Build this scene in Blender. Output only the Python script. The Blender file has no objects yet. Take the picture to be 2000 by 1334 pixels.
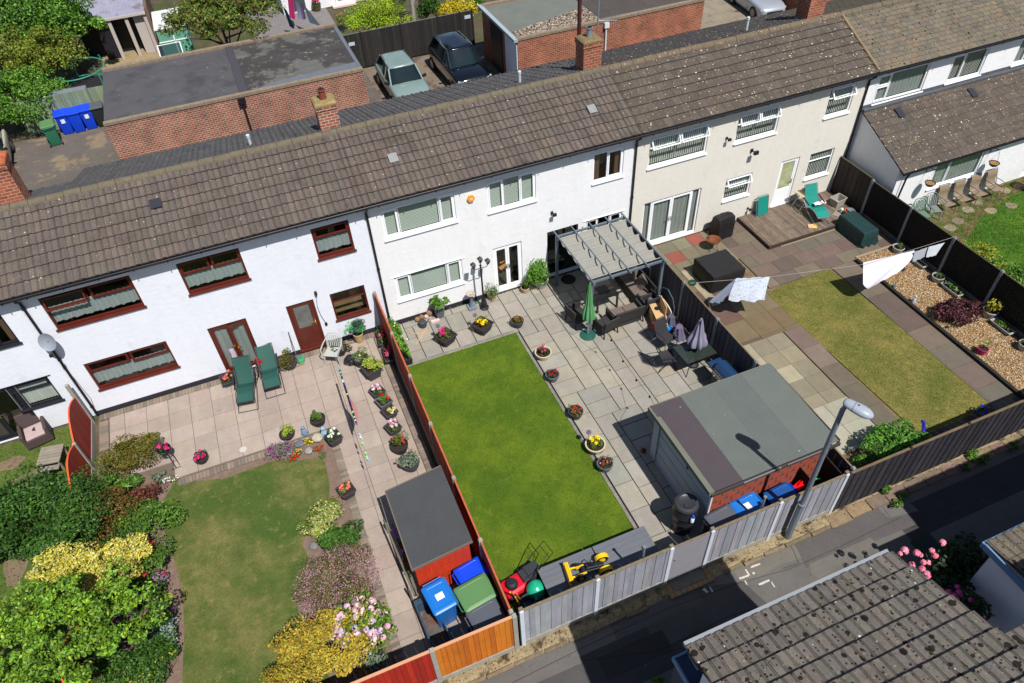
import bpy, math, random
import numpy as np
from mathutils import Vector, Matrix
random.seed(7); RNG = np.random.default_rng(11)
SC = bpy.context.scene; COL = SC.collection
# ---------------------------------------------------------------- camera (solved from the photograph)
CR = np.array([[0.92353001, -0.38125027, -0.04171986], [-0.29763046, -0.64383446, -0.70490658], [0.24188514, 0.66341949, -0.70807214]])
CP = np.array([-2.43875739, -18.92367389, 17.51233935]); CF = 1431.79925
cam_d = bpy.data.cameras.new('camera'); cam = bpy.data.objects.new('camera', cam_d); COL.objects.link(cam)
cam_d.sensor_width = 36; cam_d.lens = 36 * CF / 2000; cam_d.clip_start = .1; cam_d.clip_end = 600
cam.matrix_world = Matrix([[CR[0][i], -CR[1][i], -CR[2][i], CP[i]] for i in range(3)] + [[0, 0, 0, 1]])
SC.camera = cam
# ---------------------------------------------------------------- world and sun
SUN = Vector((.135, -.62, 1)).normalized()
EL = math.asin(SUN.z)
w = bpy.data.worlds.new('World'); SC.world = w; w.use_nodes = True
nt = w.node_tree; bg = nt.nodes['Background']; sky = nt.nodes.new('ShaderNodeTexSky')
sky.sky_type = 'NISHITA'; sky.sun_disc = False; sky.sun_elevation = EL
sky.sun_rotation = math.atan2(SUN.x, SUN.y); sky.air_density = 1.0; sky.dust_density = .6; sky.ozone_density = 1.2
nt.links.new(sky.outputs[0], bg.inputs[0]); bg.inputs[1].default_value = .065
sd = bpy.data.lights.new('sun', 'SUN'); sd.energy = 4.3; sd.angle = math.radians(.53); sd.color = (1, .965, .91)
so = bpy.data.objects.new('sun', sd); COL.objects.link(so)
so.rotation_euler = SUN.to_track_quat('Z', 'Y').to_euler(); so.location = (0, -40, 60)
SC.view_settings.view_transform = 'Standard'; SC.view_settings.look = 'None'
SC.view_settings.exposure = .56; SC.view_settings.gamma = 1
SC.render.engine = 'CYCLES'
SC.cycles.max_bounces = 6; SC.cycles.transparent_max_bounces = 12
SC.cycles.caustics_reflective = False; SC.cycles.caustics_refractive = False

# ---------------------------------------------------------------- surveying helpers: where a sight line meets a real plane
def _at(px, py, ax, v):
    d = CR.T @ np.array([(px - 1000) / CF, (py - 667) / CF, 1]); t = (v - CP[ax]) / d[ax]; return CP + t * d
def G(px, py, z=0.0): p = _at(px, py, 2, z); return (float(p[0]), float(p[1]), float(z))
def F(px, py, y=0.0): p = _at(px, py, 1, y); return (float(p[0]), float(y), float(p[2]))
def rectF(a, b, c, d, y=0.0):
    A, B, C_, D = F(*a, y), F(*b, y), F(*c, y), F(*d, y)
    return ((A[0] + D[0]) / 2, (B[0] + C_[0]) / 2, (C_[2] + D[2]) / 2, (A[2] + B[2]) / 2)

# ---------------------------------------------------------------- tagging
def tag(o, label=None, cat=None, group=None, kind=None):
    if label: o['label'] = label
    if cat: o['category'] = cat
    if group: o['group'] = group
    if kind: o['kind'] = kind
    return o
def thing(name, label, cat, loc=(0, 0, 0), rz=0.0, group=None):
    o = bpy.data.objects.new(name, None); COL.objects.link(o); o.location = loc; o.rotation_euler = (0, 0, rz)
    o.empty_display_size = .2
    return tag(o, label, cat, group)
def children(o): return [c for c in bpy.data.objects if c.parent == o]
def dup(root, loc=None, rz=None, label=None, kids=None):
    r = root.copy(); COL.objects.link(r)
    if loc is not None: r.location = loc
    if rz is not None: r.rotation_euler = (0, 0, rz)
    if label: r['label'] = label
    def rec(a, b):
        for ch in children(a):
            c = ch.copy(); COL.objects.link(c); c.parent = b; rec(ch, c)
    rec(root, r); return r

# ---------------------------------------------------------------- colour and materials
def S(r, g, b, k=1.0):
    f = lambda c: (c / 255 / 12.92 if c <= 10 else ((c / 255 + .055) / 1.055) ** 2.4) * k
    return (f(r), f(g), f(b))
MATS = {}
def M(name, col=(.5, .5, .5), rough=.7, metal=0.0, noise=None, bump=None, attr=False, spec=.35, coat=0.0, trans=0.0, spots=None, col2=None, streak=None):
    """noise=(scale, amount) value variation; bump=(scale, dist); spots=[(scale, threshold, colour)]; col2 large patches"""
    if name in MATS: return MATS[name]
    m = bpy.data.materials.new(name); m.use_nodes = True; t = m.node_tree; N = t.nodes; L = t.links
    p = N['Principled BSDF']; p.inputs['Roughness'].default_value = rough; p.inputs['Metallic'].default_value = metal
    p.inputs['Specular IOR Level'].default_value = spec; p.inputs['Coat Weight'].default_value = coat
    tc = N.new('ShaderNodeTexCoord')
    if attr:
        a = N.new('ShaderNodeAttribute'); a.attribute_name = 'col'; c = a.outputs['Color']
        if col != (.5, .5, .5):
            mx = N.new('ShaderNodeMix'); mx.data_type = 'RGBA'; mx.blend_type = 'MULTIPLY'; mx.inputs[0].default_value = 1
            L.new(c, mx.inputs[6]); mx.inputs[7].default_value = (*col, 1); c = mx.outputs[2]
    else:
        r = N.new('ShaderNodeRGB'); r.outputs[0].default_value = (*col, 1); c = r.outputs[0]
    def noise_tex(scale, detail=4, rough_=.6, vec=None, stretch=None):
        n = N.new('ShaderNodeTexNoise'); n.inputs['Scale'].default_value = scale; n.inputs['Detail'].default_value = detail
        n.inputs['Roughness'].default_value = rough_
        if stretch:
            mp = N.new('ShaderNodeMapping'); mp.inputs['Scale'].default_value = stretch; L.new(tc.outputs['Object'], mp.inputs[0]); L.new(mp.outputs[0], n.inputs[0])
        else: L.new(tc.outputs['Object'], n.inputs[0])
        return n.outputs['Fac']
    def ramp(v, a, b, lo=0.0, hi=1.0):
        mr = N.new('ShaderNodeMapRange'); mr.inputs[1].default_value = a; mr.inputs[2].default_value = b
        mr.inputs[3].default_value = lo; mr.inputs[4].default_value = hi; L.new(v, mr.inputs[0]); return mr.outputs[0]
    def mix(f, a, b, mode='MIX'):
        mx = N.new('ShaderNodeMix'); mx.data_type = 'RGBA'; mx.blend_type = mode
        if isinstance(f, float): mx.inputs[0].default_value = f
        else: L.new(f, mx.inputs[0])
        for i, s in ((6, a), (7, b)):
            if isinstance(s, tuple): mx.inputs[i].default_value = (*s, 1)
            else: L.new(s, mx.inputs[i])
        return mx.outputs[2]
    if col2:
        for sc, lo, hi, cc in (col2 if isinstance(col2, list) else [col2]):
            c = mix(ramp(noise_tex(sc, 5, .65), lo, hi), c, cc)
    if noise:
        for sc, am in (noise if isinstance(noise, list) else [noise]):
            v = ramp(noise_tex(sc), .25, .75, 1 - am, 1 + am)
            vv = N.new('ShaderNodeCombineColor'); [L.new(v, vv.inputs[i]) for i in range(3)]
            c = mix(1.0, c, vv.outputs[0], 'MULTIPLY')
    if streak:
        sx, am = streak; v = ramp(noise_tex(1.0, 3, .6, stretch=sx), .3, .7, 1 - am, 1 + am)
        vv = N.new('ShaderNodeCombineColor'); [L.new(v, vv.inputs[i]) for i in range(3)]
        c = mix(1.0, c, vv.outputs[0], 'MULTIPLY')
    if spots:
        for sc, th, cc in spots:
            vo = N.new('ShaderNodeTexVoronoi'); vo.inputs['Scale'].default_value = sc; L.new(tc.outputs['Object'], vo.inputs[0])
            sep = N.new('ShaderNodeSeparateColor'); L.new(vo.outputs['Color'], sep.inputs[0])
            thr = ramp(sep.outputs[0], .35, 1.0, 0.0, th)
            lt = N.new('ShaderNodeMath'); lt.operation = 'LESS_THAN'; L.new(vo.outputs['Distance'], lt.inputs[0]); L.new(thr, lt.inputs[1])
            c = mix(lt.outputs[0], c, cc)
    L.new(c, p.inputs['Base Color'])
    if bump:
        for k, (sc, di) in enumerate(bump if isinstance(bump, list) else [bump]):
            b = N.new('ShaderNodeBump'); b.inputs['Distance'].default_value = di; b.inputs['Strength'].default_value = 1
            L.new(noise_tex(sc, 5, .6), b.inputs['Height'])
            if k: L.new(prev, b.inputs['Normal'])
            prev = b.outputs[0]
        L.new(prev, p.inputs['Normal'])
    if trans:
        tr = N.new('ShaderNodeBsdfTranslucent'); L.new(c, tr.inputs[0]); ms = N.new('ShaderNodeMixShader'); ms.inputs[0].default_value = trans
        L.new(p.outputs[0], ms.inputs[1]); L.new(tr.outputs[0], ms.inputs[2]); L.new(ms.outputs[0], N['Material Output'].inputs[0])
    MATS[name] = m; return m
def glass(name, tint=(.8, .9, .85), refl=.12, rough=.03):
    if name in MATS: return MATS[name]
    m = bpy.data.materials.new(name); m.use_nodes = True; t = m.node_tree; N = t.nodes; L = t.links
    tr = N.new('ShaderNodeBsdfTransparent'); tr.inputs[0].default_value = (*tint, 1)
    gl = N.new('ShaderNodeBsdfGlossy'); gl.inputs['Roughness'].default_value = rough
    fr = N.new('ShaderNodeLayerWeight'); fr.inputs[0].default_value = .5
    pw = N.new('ShaderNodeMath'); pw.operation = 'POWER'; pw.inputs[1].default_value = 4; L.new(fr.outputs['Facing'], pw.inputs[0])
    ad = N.new('ShaderNodeMath'); ad.operation = 'ADD'; ad.inputs[1].default_value = refl - .04; ad.use_clamp = True; L.new(pw.outputs[0], ad.inputs[0])
    ms = N.new('ShaderNodeMixShader'); L.new(ad.outputs[0], ms.inputs[0]); L.new(tr.outputs[0], ms.inputs[1]); L.new(gl.outputs[0], ms.inputs[2])
    L.new(ms.outputs[0], N['Material Output'].inputs[0]); MATS[name] = m; return m
def brick_mat(name, c1, c2, mortar, bw=.225, bh=.075):
    if name in MATS: return MATS[name]
    m = bpy.data.materials.new(name); m.use_nodes = True; t = m.node_tree; N = t.nodes; L = t.links; p = N['Principled BSDF']
    tc = N.new('ShaderNodeTexCoord'); sx = N.new('ShaderNodeSeparateXYZ'); L.new(tc.outputs['Object'], sx.inputs[0])
    ad = N.new('ShaderNodeMath'); ad.operation = 'ADD'; L.new(sx.outputs[0], ad.inputs[0]); L.new(sx.outputs[1], ad.inputs[1])
    cb = N.new('ShaderNodeCombineXYZ'); L.new(ad.outputs[0], cb.inputs[0]); L.new(sx.outputs[2], cb.inputs[1])
    br = N.new('ShaderNodeTexBrick'); L.new(cb.outputs[0], br.inputs[0]); br.inputs['Scale'].default_value = 1
    br.inputs['Brick Width'].default_value = bw; br.inputs['Row Height'].default_value = bh; br.inputs['Mortar Size'].default_value = .013
    br.inputs['Color1'].default_value = (*c1, 1); br.inputs['Color2'].default_value = (*c2, 1); br.inputs['Mortar'].default_value = (*mortar, 1)
    br.inputs['Bias'].default_value = -.1; br.inputs['Mortar Smooth'].default_value = .2
    no = N.new('ShaderNodeTexNoise'); no.inputs['Scale'].default_value = 1.3; no.inputs['Detail'].default_value = 6; L.new(tc.outputs['Object'], no.inputs[0])
    mr = N.new('ShaderNodeMapRange'); mr.inputs[1].default_value = .3; mr.inputs[2].default_value = .7; mr.inputs[3].default_value = .72; mr.inputs[4].default_value = 1.25
    L.new(no.outputs[0], mr.inputs[0]); vv = N.new('ShaderNodeCombineColor'); [L.new(mr.outputs[0], vv.inputs[i]) for i in range(3)]
    mx = N.new('ShaderNodeMix'); mx.data_type = 'RGBA'; mx.blend_type = 'MULTIPLY'; mx.inputs[0].default_value = 1
    L.new(br.outputs['Color'], mx.inputs[6]); L.new(vv.outputs[0], mx.inputs[7]); L.new(mx.outputs[2], p.inputs['Base Color'])
    b = N.new('ShaderNodeBump'); b.inputs['Distance'].default_value = .01; b.invert = True; L.new(br.outputs['Fac'], b.inputs['Height']); L.new(b.outputs[0], p.inputs['Normal'])
    p.inputs['Roughness'].default_value = .9; MATS[name] = m; return m

# ---------------------------------------------------------------- mesh building
class MB:
    def __init__(s): s.v = []; s.f = []; s.c = []; s.m = []; s.col = (1, 1, 1); s.mi = 0
    def face(s, pts):
        n = len(s.v); s.v += [tuple(p) for p in pts]; s.f.append(tuple(range(n, n + len(pts)))); s.c.append(s.col); s.m.append(s.mi); return s
    def grid(s, rows, close_u=False, close_v=False):
        n = len(s.v); R = len(rows); Cn = len(rows[0])
        for r in rows: s.v += [tuple(p) for p in r]
        for i in range(R if close_v else R - 1):
            for j in range(Cn if close_u else Cn - 1):
                a = n + i * Cn + j; b = n + i * Cn + (j + 1) % Cn; i2 = (i + 1) % R
                s.f.append((a, b, n + i2 * Cn + (j + 1) % Cn, n + i2 * Cn + j)); s.c.append(s.col); s.m.append(s.mi)
        return s
    def box(s, x0, x1, y0, y1, z0, z1, T=None, taper=0.0):
        n = len(s.v); P = []
        for z, k in ((z0, taper), (z1, 0)):
            P += [(x0 + k, y0 + k, z), (x1 - k, y0 + k, z), (x1 - k, y1 - k, z), (x0 + k, y1 - k, z)]
        if T is not None: P = [tuple(T @ Vector(p)) for p in P]
        s.v += P
        for f in ((0, 3, 2, 1), (4, 5, 6, 7), (0, 1, 5, 4), (1, 2, 6, 5), (2, 3, 7, 6), (3, 0, 4, 7)):
            s.f.append(tuple(n + i for i in f)); s.c.append(s.col); s.m.append(s.mi)
        return s
    def beam(s, a, b, w, h):
        a = Vector(a); b = Vector(b); d = (b - a).normalized(); up = Vector((0, 0, 1)) if abs(d.z) < .95 else Vector((0, 1, 0))
        x = d.cross(up).normalized() * w / 2; y = x.normalized().cross(d) * h / 2
        n = len(s.v)
        for p in (a, b): s.v += [tuple(p + q) for q in (-x - y, x - y, x + y, -x + y)]
        for f in ((0, 1, 2, 3), (7, 6, 5, 4), (0, 4, 5, 1), (1, 5, 6, 2), (2, 6, 7, 3), (3, 7, 4, 0)):
            s.f.append(tuple(n + i for i in f)); s.c.append(s.col); s.m.append(s.mi)
        return s
    def tube(s, pts, r, n=8, closed=False):
        P = [Vector(p) for p in pts]; K = len(P); rows = []
        R = r if isinstance(r, (list, tuple)) else [r] * K
        pu = None
        for i, p in enumerate(P):
            if closed: d = (P[(i + 1) % K] - P[i - 1]).normalized()
            else: d = (P[min(i + 1, K - 1)] - P[max(i - 1, 0)]).normalized()
            if pu is None:
                up = Vector((0, 0, 1)) if abs(d.z) < .9 else Vector((0, 1, 0)); u = d.cross(up).normalized()
            else: u = (pu - d * pu.dot(d)).normalized()
            pu = u; v = d.cross(u)
            rows.append([p + (u * math.cos(a) + v * math.sin(a)) * R[i] for a in [2 * math.pi * k / n for k in range(n)]])
        s.grid(rows, True, closed)
        if not closed: s.face(rows[0][::-1]); s.face(rows[-1])
        return s
    def lathe(s, prof, c=(0, 0, 0), n=20, sx=1.0, sy=1.0, cap=True):
        rows = [[(c[0] + r * sx * math.cos(2 * math.pi * k / n), c[1] + r * sy * math.sin(2 * math.pi * k / n), c[2] + z) for k in range(n)] for r, z in prof]
        s.grid(rows, True)
        if cap:
            s.face(rows[0][::-1]); s.face(rows[-1])
        return s
    def sqlathe(s, prof, c=(0, 0, 0), sx=1.0, sy=1.0, cap=True, rnd=.0, T=None):
        rows = []
        for r, z in prof:
            q = max(rnd, .001); hx, hy = r * sx, r * sy; row = []
            for (ax, ay, a0) in ((1, -1, -90), (1, 1, 0), (-1, 1, 90), (-1, -1, 180)):
                for k in range(4 if rnd else 1):
                    a = math.radians(a0 + k * 30) if rnd else 0
                    px = ax * (hx - q) + (q * math.cos(a) if rnd else ax * q); py = ay * (hy - q) + (q * math.sin(a) if rnd else ay * q)
                    p = Vector((c[0] + px, c[1] + py, c[2] + z)); row.append(T @ p if T is not None else p)
            rows.append(row)
        s.grid(rows, True)
        if cap: s.face(rows[0][::-1]); s.face(rows[-1])
        return s
    def prism(s, poly, z0, z1):
        n = len(poly); lo = [(x, y, z0) for x, y in poly]; hi = [(x, y, z1) for x, y in poly]
        s.face(hi); s.face(lo[::-1])
        for i in range(n): s.face([lo[i], lo[(i + 1) % n], hi[(i + 1) % n], hi[i]])
        return s
    def ball(s, c, r, n=8, sz=1.0, jit=0.0):
        rows = []
        for i in range(1, n):
            a = math.pi * i / n; rows.append([(c[0] + r * math.sin(a) * math.cos(b) * (1 + random.uniform(-jit, jit)), c[1] + r * math.sin(a) * math.sin(b) * (1 + random.uniform(-jit, jit)), c[2] - r * sz * math.cos(a)) for b in [2 * math.pi * k / (2 * n) for k in range(2 * n)]])
        s.grid(rows, True); s.face(rows[0][::-1]); s.face(rows[-1]); return s
    def build(s, name, mats, parent=None, smooth=False, loc=None, rz=None, bev=0.0):
        me = bpy.data.meshes.new(name); me.from_pydata(s.v, [], s.f)
        mats = mats if isinstance(mats, (list, tuple)) else [mats]
        for m in mats: me.materials.append(m)
        if len(mats) > 1: me.polygons.foreach_set('material_index', s.m)
        a = me.attributes.new('col', 'FLOAT_COLOR', 'FACE'); a.data.foreach_set('color', np.array([(*c, 1) for c in s.c], dtype=np.float32).ravel())
        if smooth: me.polygons.foreach_set('use_smooth', [True] * len(s.f))
        me.update()
        o = bpy.data.objects.new(name, me); COL.objects.link(o)
        if smooth == 2:
            me.set_sharp_from_angle(angle=math.radians(40))
        if bev:
            b = o.modifiers.new('bevel', 'BEVEL'); b.width = bev; b.segments = 2; b.limit_method = 'ANGLE'; b.angle_limit = math.radians(40)
        if parent: o.parent = parent
        if loc is not None: o.location = loc
        if rz is not None: o.rotation_euler = (0, 0, rz)
        return o
def RZ(a, c=(0, 0, 0)): return Matrix.Translation(c) @ Matrix.Rotation(a, 4, 'Z')
def jitc(c, a=.15, h=.04):
    k = 1 + random.uniform(-a, a); return tuple(max(0, x * k * (1 + random.uniform(-h, h))) for x in c)

# ---- many small faces at once (leaves, petals, blades)
def cloud_mesh(name, P, Nn, size, cols, mat, parent=None, aspect=1.0, up=None, shape='leaf', loc=None):
    """P (n,3) centres, Nn (n,3) normals, size (n,), cols (n,3)"""
    n = len(P); T = RNG.normal(size=(n, 3)) if up is None else up
    T = T - (T * Nn).sum(1, keepdims=True) * Nn; T /= np.linalg.norm(T, axis=1, keepdims=True) + 1e-9
    B = np.cross(Nn, T); s = size[:, None]; k = 4
    V = np.empty((n, 4, 3))
    if shape == 'leaf':
        V[:, 0] = P - T * s; V[:, 1] = P + B * s * .5 * aspect + Nn * s * .12; V[:, 2] = P + T * s; V[:, 3] = P - B * s * .5 * aspect + Nn * s * .12
    else:
        V[:, 0] = P - T * s - B * s * aspect; V[:, 1] = P + T * s - B * s * aspect; V[:, 2] = P + T * s + B * s * aspect; V[:, 3] = P - T * s + B * s * aspect
    me = bpy.data.meshes.new(name); me.vertices.add(n * k); me.vertices.foreach_set('co', V.reshape(-1).astype(np.float32))
    me.loops.add(n * k); me.loops.foreach_set('vertex_index', np.arange(n * k, dtype=np.int32))
    me.polygons.add(n); me.polygons.foreach_set('loop_start', np.arange(0, n * k, k, dtype=np.int32))
    a = me.attributes.new('col', 'FLOAT_COLOR', 'FACE'); a.data.foreach_set('color', np.hstack([cols, np.ones((n, 1))]).astype(np.float32).ravel())
    me.materials.append(mat); me.update(calc_edges=True); me.validate()
    o = bpy.data.objects.new(name, me); COL.objects.link(o)
    if parent: o.parent = parent
    if loc is not None: o.location = loc
    return o
def palette(n, pal, jit=.18):
    pal = np.array([q[:3] for q in pal]); i = RNG.integers(0, len(pal), n); c = pal[i] * (1 + RNG.uniform(-jit, jit, (n, 1))) * (1 + RNG.uniform(-.06, .06, (n, 3)))
    return np.clip(c, 0, 1)
def crown_pts(n, c, r, clumps=14, spread=.42, flat=0.0, solid=.35, zmin=None, lean=0.5):
    """leaf centres gathered in clumps spread over an uneven ellipsoid"""
    c = np.array(c, float); r = np.array(r, float)
    d = RNG.normal(size=(clumps, 3)); d /= np.linalg.norm(d, axis=1, keepdims=True); d[:, 2] = np.abs(d[:, 2]) * (1 - flat) - .25 * RNG.random(clumps)
    cc = c + d * r * RNG.uniform(.4, .98, (clumps, 1)); cr = RNG.uniform(.55, 1.45, clumps) * spread
    i = RNG.integers(0, clumps, n); q = RNG.normal(size=(n, 3)); q /= np.linalg.norm(q, axis=1, keepdims=True)
    rad = RNG.uniform(solid, 1, (n, 1)) ** .5 * cr[i][:, None]
    P = cc[i] + q * rad * r * 1.0
    Nn = q * (1 - lean) + RNG.normal(size=(n, 3)) * .5 + np.array([0, 0, lean]); Nn /= np.linalg.norm(Nn, axis=1, keepdims=True)
    if zmin is not None: P[:, 2] = np.maximum(P[:, 2], zmin + RNG.random(n) * .05)
    return P, Nn, i
leafM = M('leaf_green', attr=True, rough=.55, trans=.25, spec=.3)
petalM = M('petal', attr=True, rough=.6, trans=.2, spec=.2)
GREEN = [S(96, 128, 38), S(74, 108, 30), S(118, 148, 44), S(56, 88, 26), S(134, 160, 60)]
DKGREEN = [S(42, 78, 26), S(56, 94, 32), S(34, 62, 22), S(74, 110, 40)]
def K(pal, k): return [tuple(x * k for x in p) for p in pal]
# ================================================================ THE SETTING
def sheet(name, poly, z, mat, kind='structure', cols=None):
    b = MB(); b.face([(x, y, z) for x, y in poly]); return tag(b.build(name, mat), kind=kind)
def rect(x0, x1, y0, y1): return [(x0, y0), (x1, y0), (x1, y1), (x0, y1)]
groundM = M('earth_ground', S(112, 98, 78, .55), .95, noise=[(1.2, .25), (9, .2)], bump=(14, .03), col2=(.5, .45, .62, S(70, 84, 40, .5)))
sheet('ground', rect(-90, 110, -60, 110), -.06, groundM)
# rear drive: worn tarmac
driveM = M('worn_tarmac', S(112, 104, 97, .62), .93, noise=[(.8, .16), (60, .22), (6, .08)], bump=(60, .006), col2=[(.55, .55, .62, S(150, 132, 108, .62)), (1.6, .6, .66, S(150, 128, 100, .6))])
sheet('drive', rect(-40, 60, 4.0, 20.45), -.045, driveM)
pale = M('pale_concrete', S(158, 146, 126, .62), .9, noise=[(1.0, .14), (30, .1)], bump=(30, .006), col2=(1.5, .5, .7, S(128, 118, 104, .6)))
sheet('drive_concrete', rect(21.6, 45, 10, 24), -.041, pale)
sheet('drive_parking', rect(4.2, 10.6, 11, 20.4), -.041, M('parking_concrete', S(140, 124, 108, .6), .93, noise=[(1.2, .2), (50, .16)], bump=(50, .006), col2=[(1.5, .5, .6, S(106, 92, 80, .6)), (3, .6, .68, S(160, 140, 100, .6))]))
# the back lane: tarmac with square patches, some darkened to deepen the house shade, kerb strip, white marks
roadM = M('lane_tarmac', attr=True, rough=.9, noise=[(1.1, .13), (90, .2), (9, .07)], bump=[(90, .006)], col2=None)
b = MB(); A0 = S(120, 116, 112, .55)
b.col = A0; b.face([(x, y, -.03) for x, y in rect(-40, 60, -14.05, -12.40)])
b.col = S(112, 108, 106, .6); b.face([(x, y, -.034) for x, y in rect(-40, 60, -19.5, -14.0)])
def patch(pts, c, dz):
    b.col = c; b.face([(*G(px, py, -.03)[:2], -.03 + dz) for px, py in pts])
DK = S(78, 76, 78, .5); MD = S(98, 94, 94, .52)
for r_, c_, dz_ in ((rect(1.0, 5.5, -13.95, -12.85), DK, .002), (rect(-3, 1.0, -13.95, -13.0), MD, .002), (rect(1.35, 3.1, -13.6, -13.05), S(66, 64, 66, .5), .004), (rect(10.2, 30, -13.6, -12.7), DK, .002), (rect(2.0, 4.4, -12.85, -12.44), S(104, 101, 100, .54), .0045)):  # dark rectangles: darker tarmac, also painted in to deepen the houses' cast shade
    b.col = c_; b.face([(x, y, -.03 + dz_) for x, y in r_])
patch([(1270, 1190), (1340, 1152), (1450, 1135), (1500, 1180), (1330, 1250), (1290, 1268), (1262, 1225)], MD, .0035)
patch([(1432, 1112), (1548, 1062), (1572, 1088), (1520, 1105), (1480, 1128), (1447, 1138)], S(126, 121, 112, .6), .003)
patch([(1550, 1058), (1720, 985), (1772, 1000), (1791, 1024), (1575, 1110)], S(104, 99, 98, .58), .0036)
patch([(1712, 990), (1768, 975), (1795, 998), (1735, 1012)], S(122, 120, 116, .58), .005)
patch([(1580, 1102), (1700, 1050), (1712, 1062), (1600, 1130), (1583, 1120)], S(124, 119, 112, .58), .006)
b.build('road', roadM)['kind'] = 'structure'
# thin joint lines and trench edges in the lane
b = MB(); b.col = S(52, 50, 52, .5)
for ln in ([(1000, 1334), (1165, 1252), (1300, 1190), (1445, 1138), (1540, 1112), (1640, 1068), (1760, 1010)], [(1140, 1290), (1290, 1270), (1420, 1205), (1500, 1180)], [(1545, 1065), (1560, 1100), (1530, 1110)], [(1720, 985), (1738, 1010)], [(1870, 980), (1780, 1030), (1850, 1010), (1990, 940)]):
    for p, q in zip(ln, ln[1:]):
        P, Q = Vector(G(*p, -.022)), Vector(G(*q, -.022)); d = (Q - P).normalized(); nrm = Vector((-d.y, d.x, 0)) * .005
        b.face([P + nrm, P - nrm, Q - nrm, Q + nrm])
tag(b.build('road_joints', M('joint_dark', S(50, 48, 50, .5), .95)), kind='structure')
b = MB(); b.col = S(225, 222, 210, .62)
def wl(p, q, wd, z=-.02):
    P, Q = Vector(G(*p, z)), Vector(G(*q, z)); d = (Q - P).normalized(); n_ = Vector((-d.y, d.x, 0)) * wd
    K_ = 6
    for i in range(K_):
        a, c = P.lerp(Q, i / K_), P.lerp(Q, (i + .93) / K_); r1, r2 = random.uniform(.6, 1.1), random.uniform(.6, 1.1)
        b.face([a + n_ * r1, a - n_ * r2, c - n_ * r1, c + n_ * r2])
wl((1482, 1142), (1503, 1133), .035); wl((1507, 1137), (1513, 1147), .018); wl((1466, 1108), (1485, 1101), .03); wl((1456, 1112), (1464, 1124), .025); wl((1444, 1130), (1462, 1124), .03)
wl((1470, 1118), (1474, 1121), .03)
wl((1374, 1150), (1382, 1157), .04); wl((1386, 1146), (1392, 1156), .02); wl((1455, 1134), (1459, 1142), .02)
tag(b.build('road_markings', M('worn_white_paint', S(228, 224, 210, .6), .85, noise=[(25, .3)])), kind='structure')
# verge strip of old concrete, soil and edging stones between lane and fences
vergeM = M('verge', S(172, 154, 120, .62), .95, noise=[(3, .25), (22, .28)], bump=[(12, .03), (50, .01)], col2=[(2.2, .52, .62, S(86, 70, 50, .5)), (3.3, .6, .66, S(120, 104, 52, .5))])
b = MB()
xs = np.arange(-9.7, 40, .12); rows = []
for y in np.linspace(-12.42, -12.08, 5):
    rows.append([(x, y, -.028 + (0 if y < -12.4 else .03 + .025 * math.sin(x * 7 + y * 30) * random.random() + .012 * random.random())) for x in xs])
b.grid(rows); tag(b.build('verge', vergeM, smooth=True), kind='structure')
b = MB(); x = -9.0
while x < 19:
    L_ = random.uniform(.5, .9)
    if not (3.7 < x < 4.9 or 3.7 < x + L_ < 4.9) and not (x > 8.9):
        b.col = jitc(S(140, 124, 100, .6), .2); T = RZ(random.uniform(-.03, .03), (x, -12.43 + random.uniform(-.02, .02), random.uniform(-.05, -.02)))
        b.box(0, L_ - .03, -.045, .045, -.1, .07, T)
    x += L_
tag(b.build('kerb', M('kerb_stone', attr=True, rough=.95, noise=[(9, .3)], bump=(20, .02)), bev=.012), kind='structure')
b = MB(); x = 8.6
while x < 19.5:   # old paving pieces beside the dark fence
    L_ = random.uniform(.4, .75); b.col = jitc(random.choice([S(150, 124, 112, .6), S(160, 140, 108, .6), S(136, 118, 102, .6)]), .12)
    b.box(x, x + L_ - .03, -12.46 - random.uniform(0, .06), -12.16, -.05, .02 + random.uniform(0, .02)); x += L_
tag(b.build('verge_paving', M('old_slab', attr=True, rough=.95, noise=[(7, .25)], bump=(20, .015))), kind='structure')
b = MB(); b.col = S(132, 128, 116, .6); b.box(3.86, 4.79, -12.37, -12.06, -.03, .035); b.col = S(158, 130, 92, .6)
b.box(3.70, 3.85, -12.50, -12.06, -.03, .04); b.box(4.80, 4.96, -12.50, -12.06, -.03, .04)
for i in range(6): b.col = jitc(S(168, 146, 108, .6), .12); b.box(3.86 + i * .157, 3.86 + i * .157 + .147, -12.5, -12.38, -.03, .038)
tag(b.build('gate_step', M('step_stone', attr=True, rough=.95, noise=[(9, .2)], bump=(20, .01)), bev=.005), kind='structure')
b = MB(); p = G(1810, 1065, -.02); b.col = S(60, 78, 74, .5); b.box(p[0] - .32, p[0] + .32, p[1] - .25, p[1] + .25, -.033, -.02)
for i in range(12): b.box(p[0] - .29 + i * .05, p[0] - .27 + i * .05, p[1] - .22, p[1] + .22, -.02, -.014)
tag(b.build('manhole_cover', M('cast_iron', S(60, 76, 72, .5), .6, .4, noise=[(12, .2)])), 'grey metal manhole cover in the lane beside the pink rose bush', 'manhole cover')

n = 1500; Q = np.column_stack([RNG.uniform(-9, 19, n), -12.13 - np.abs(RNG.normal(size=n)) * .2]); Q = np.vstack([Q, RNG.uniform((-9, -14), (14, -12.4), (160, 2))]); n = len(Q); Nn = RNG.normal(size=(n, 3)) * .3 + np.array([0, 0, 1.]); Nn /= np.linalg.norm(Nn, axis=1, keepdims=True)
tag(cloud_mesh('leaf_litter', np.column_stack([Q, np.where(Q[:, 1] > -12.42, .03, -.018)]), Nn, RNG.uniform(.008, .026, n), palette(n, [S(150, 110, 60, .6), S(96, 66, 44, .55), S(190, 160, 100, .62), S(70, 58, 46, .5), S(120, 124, 60, .55)], .2), leafM), kind='stuff')
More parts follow.
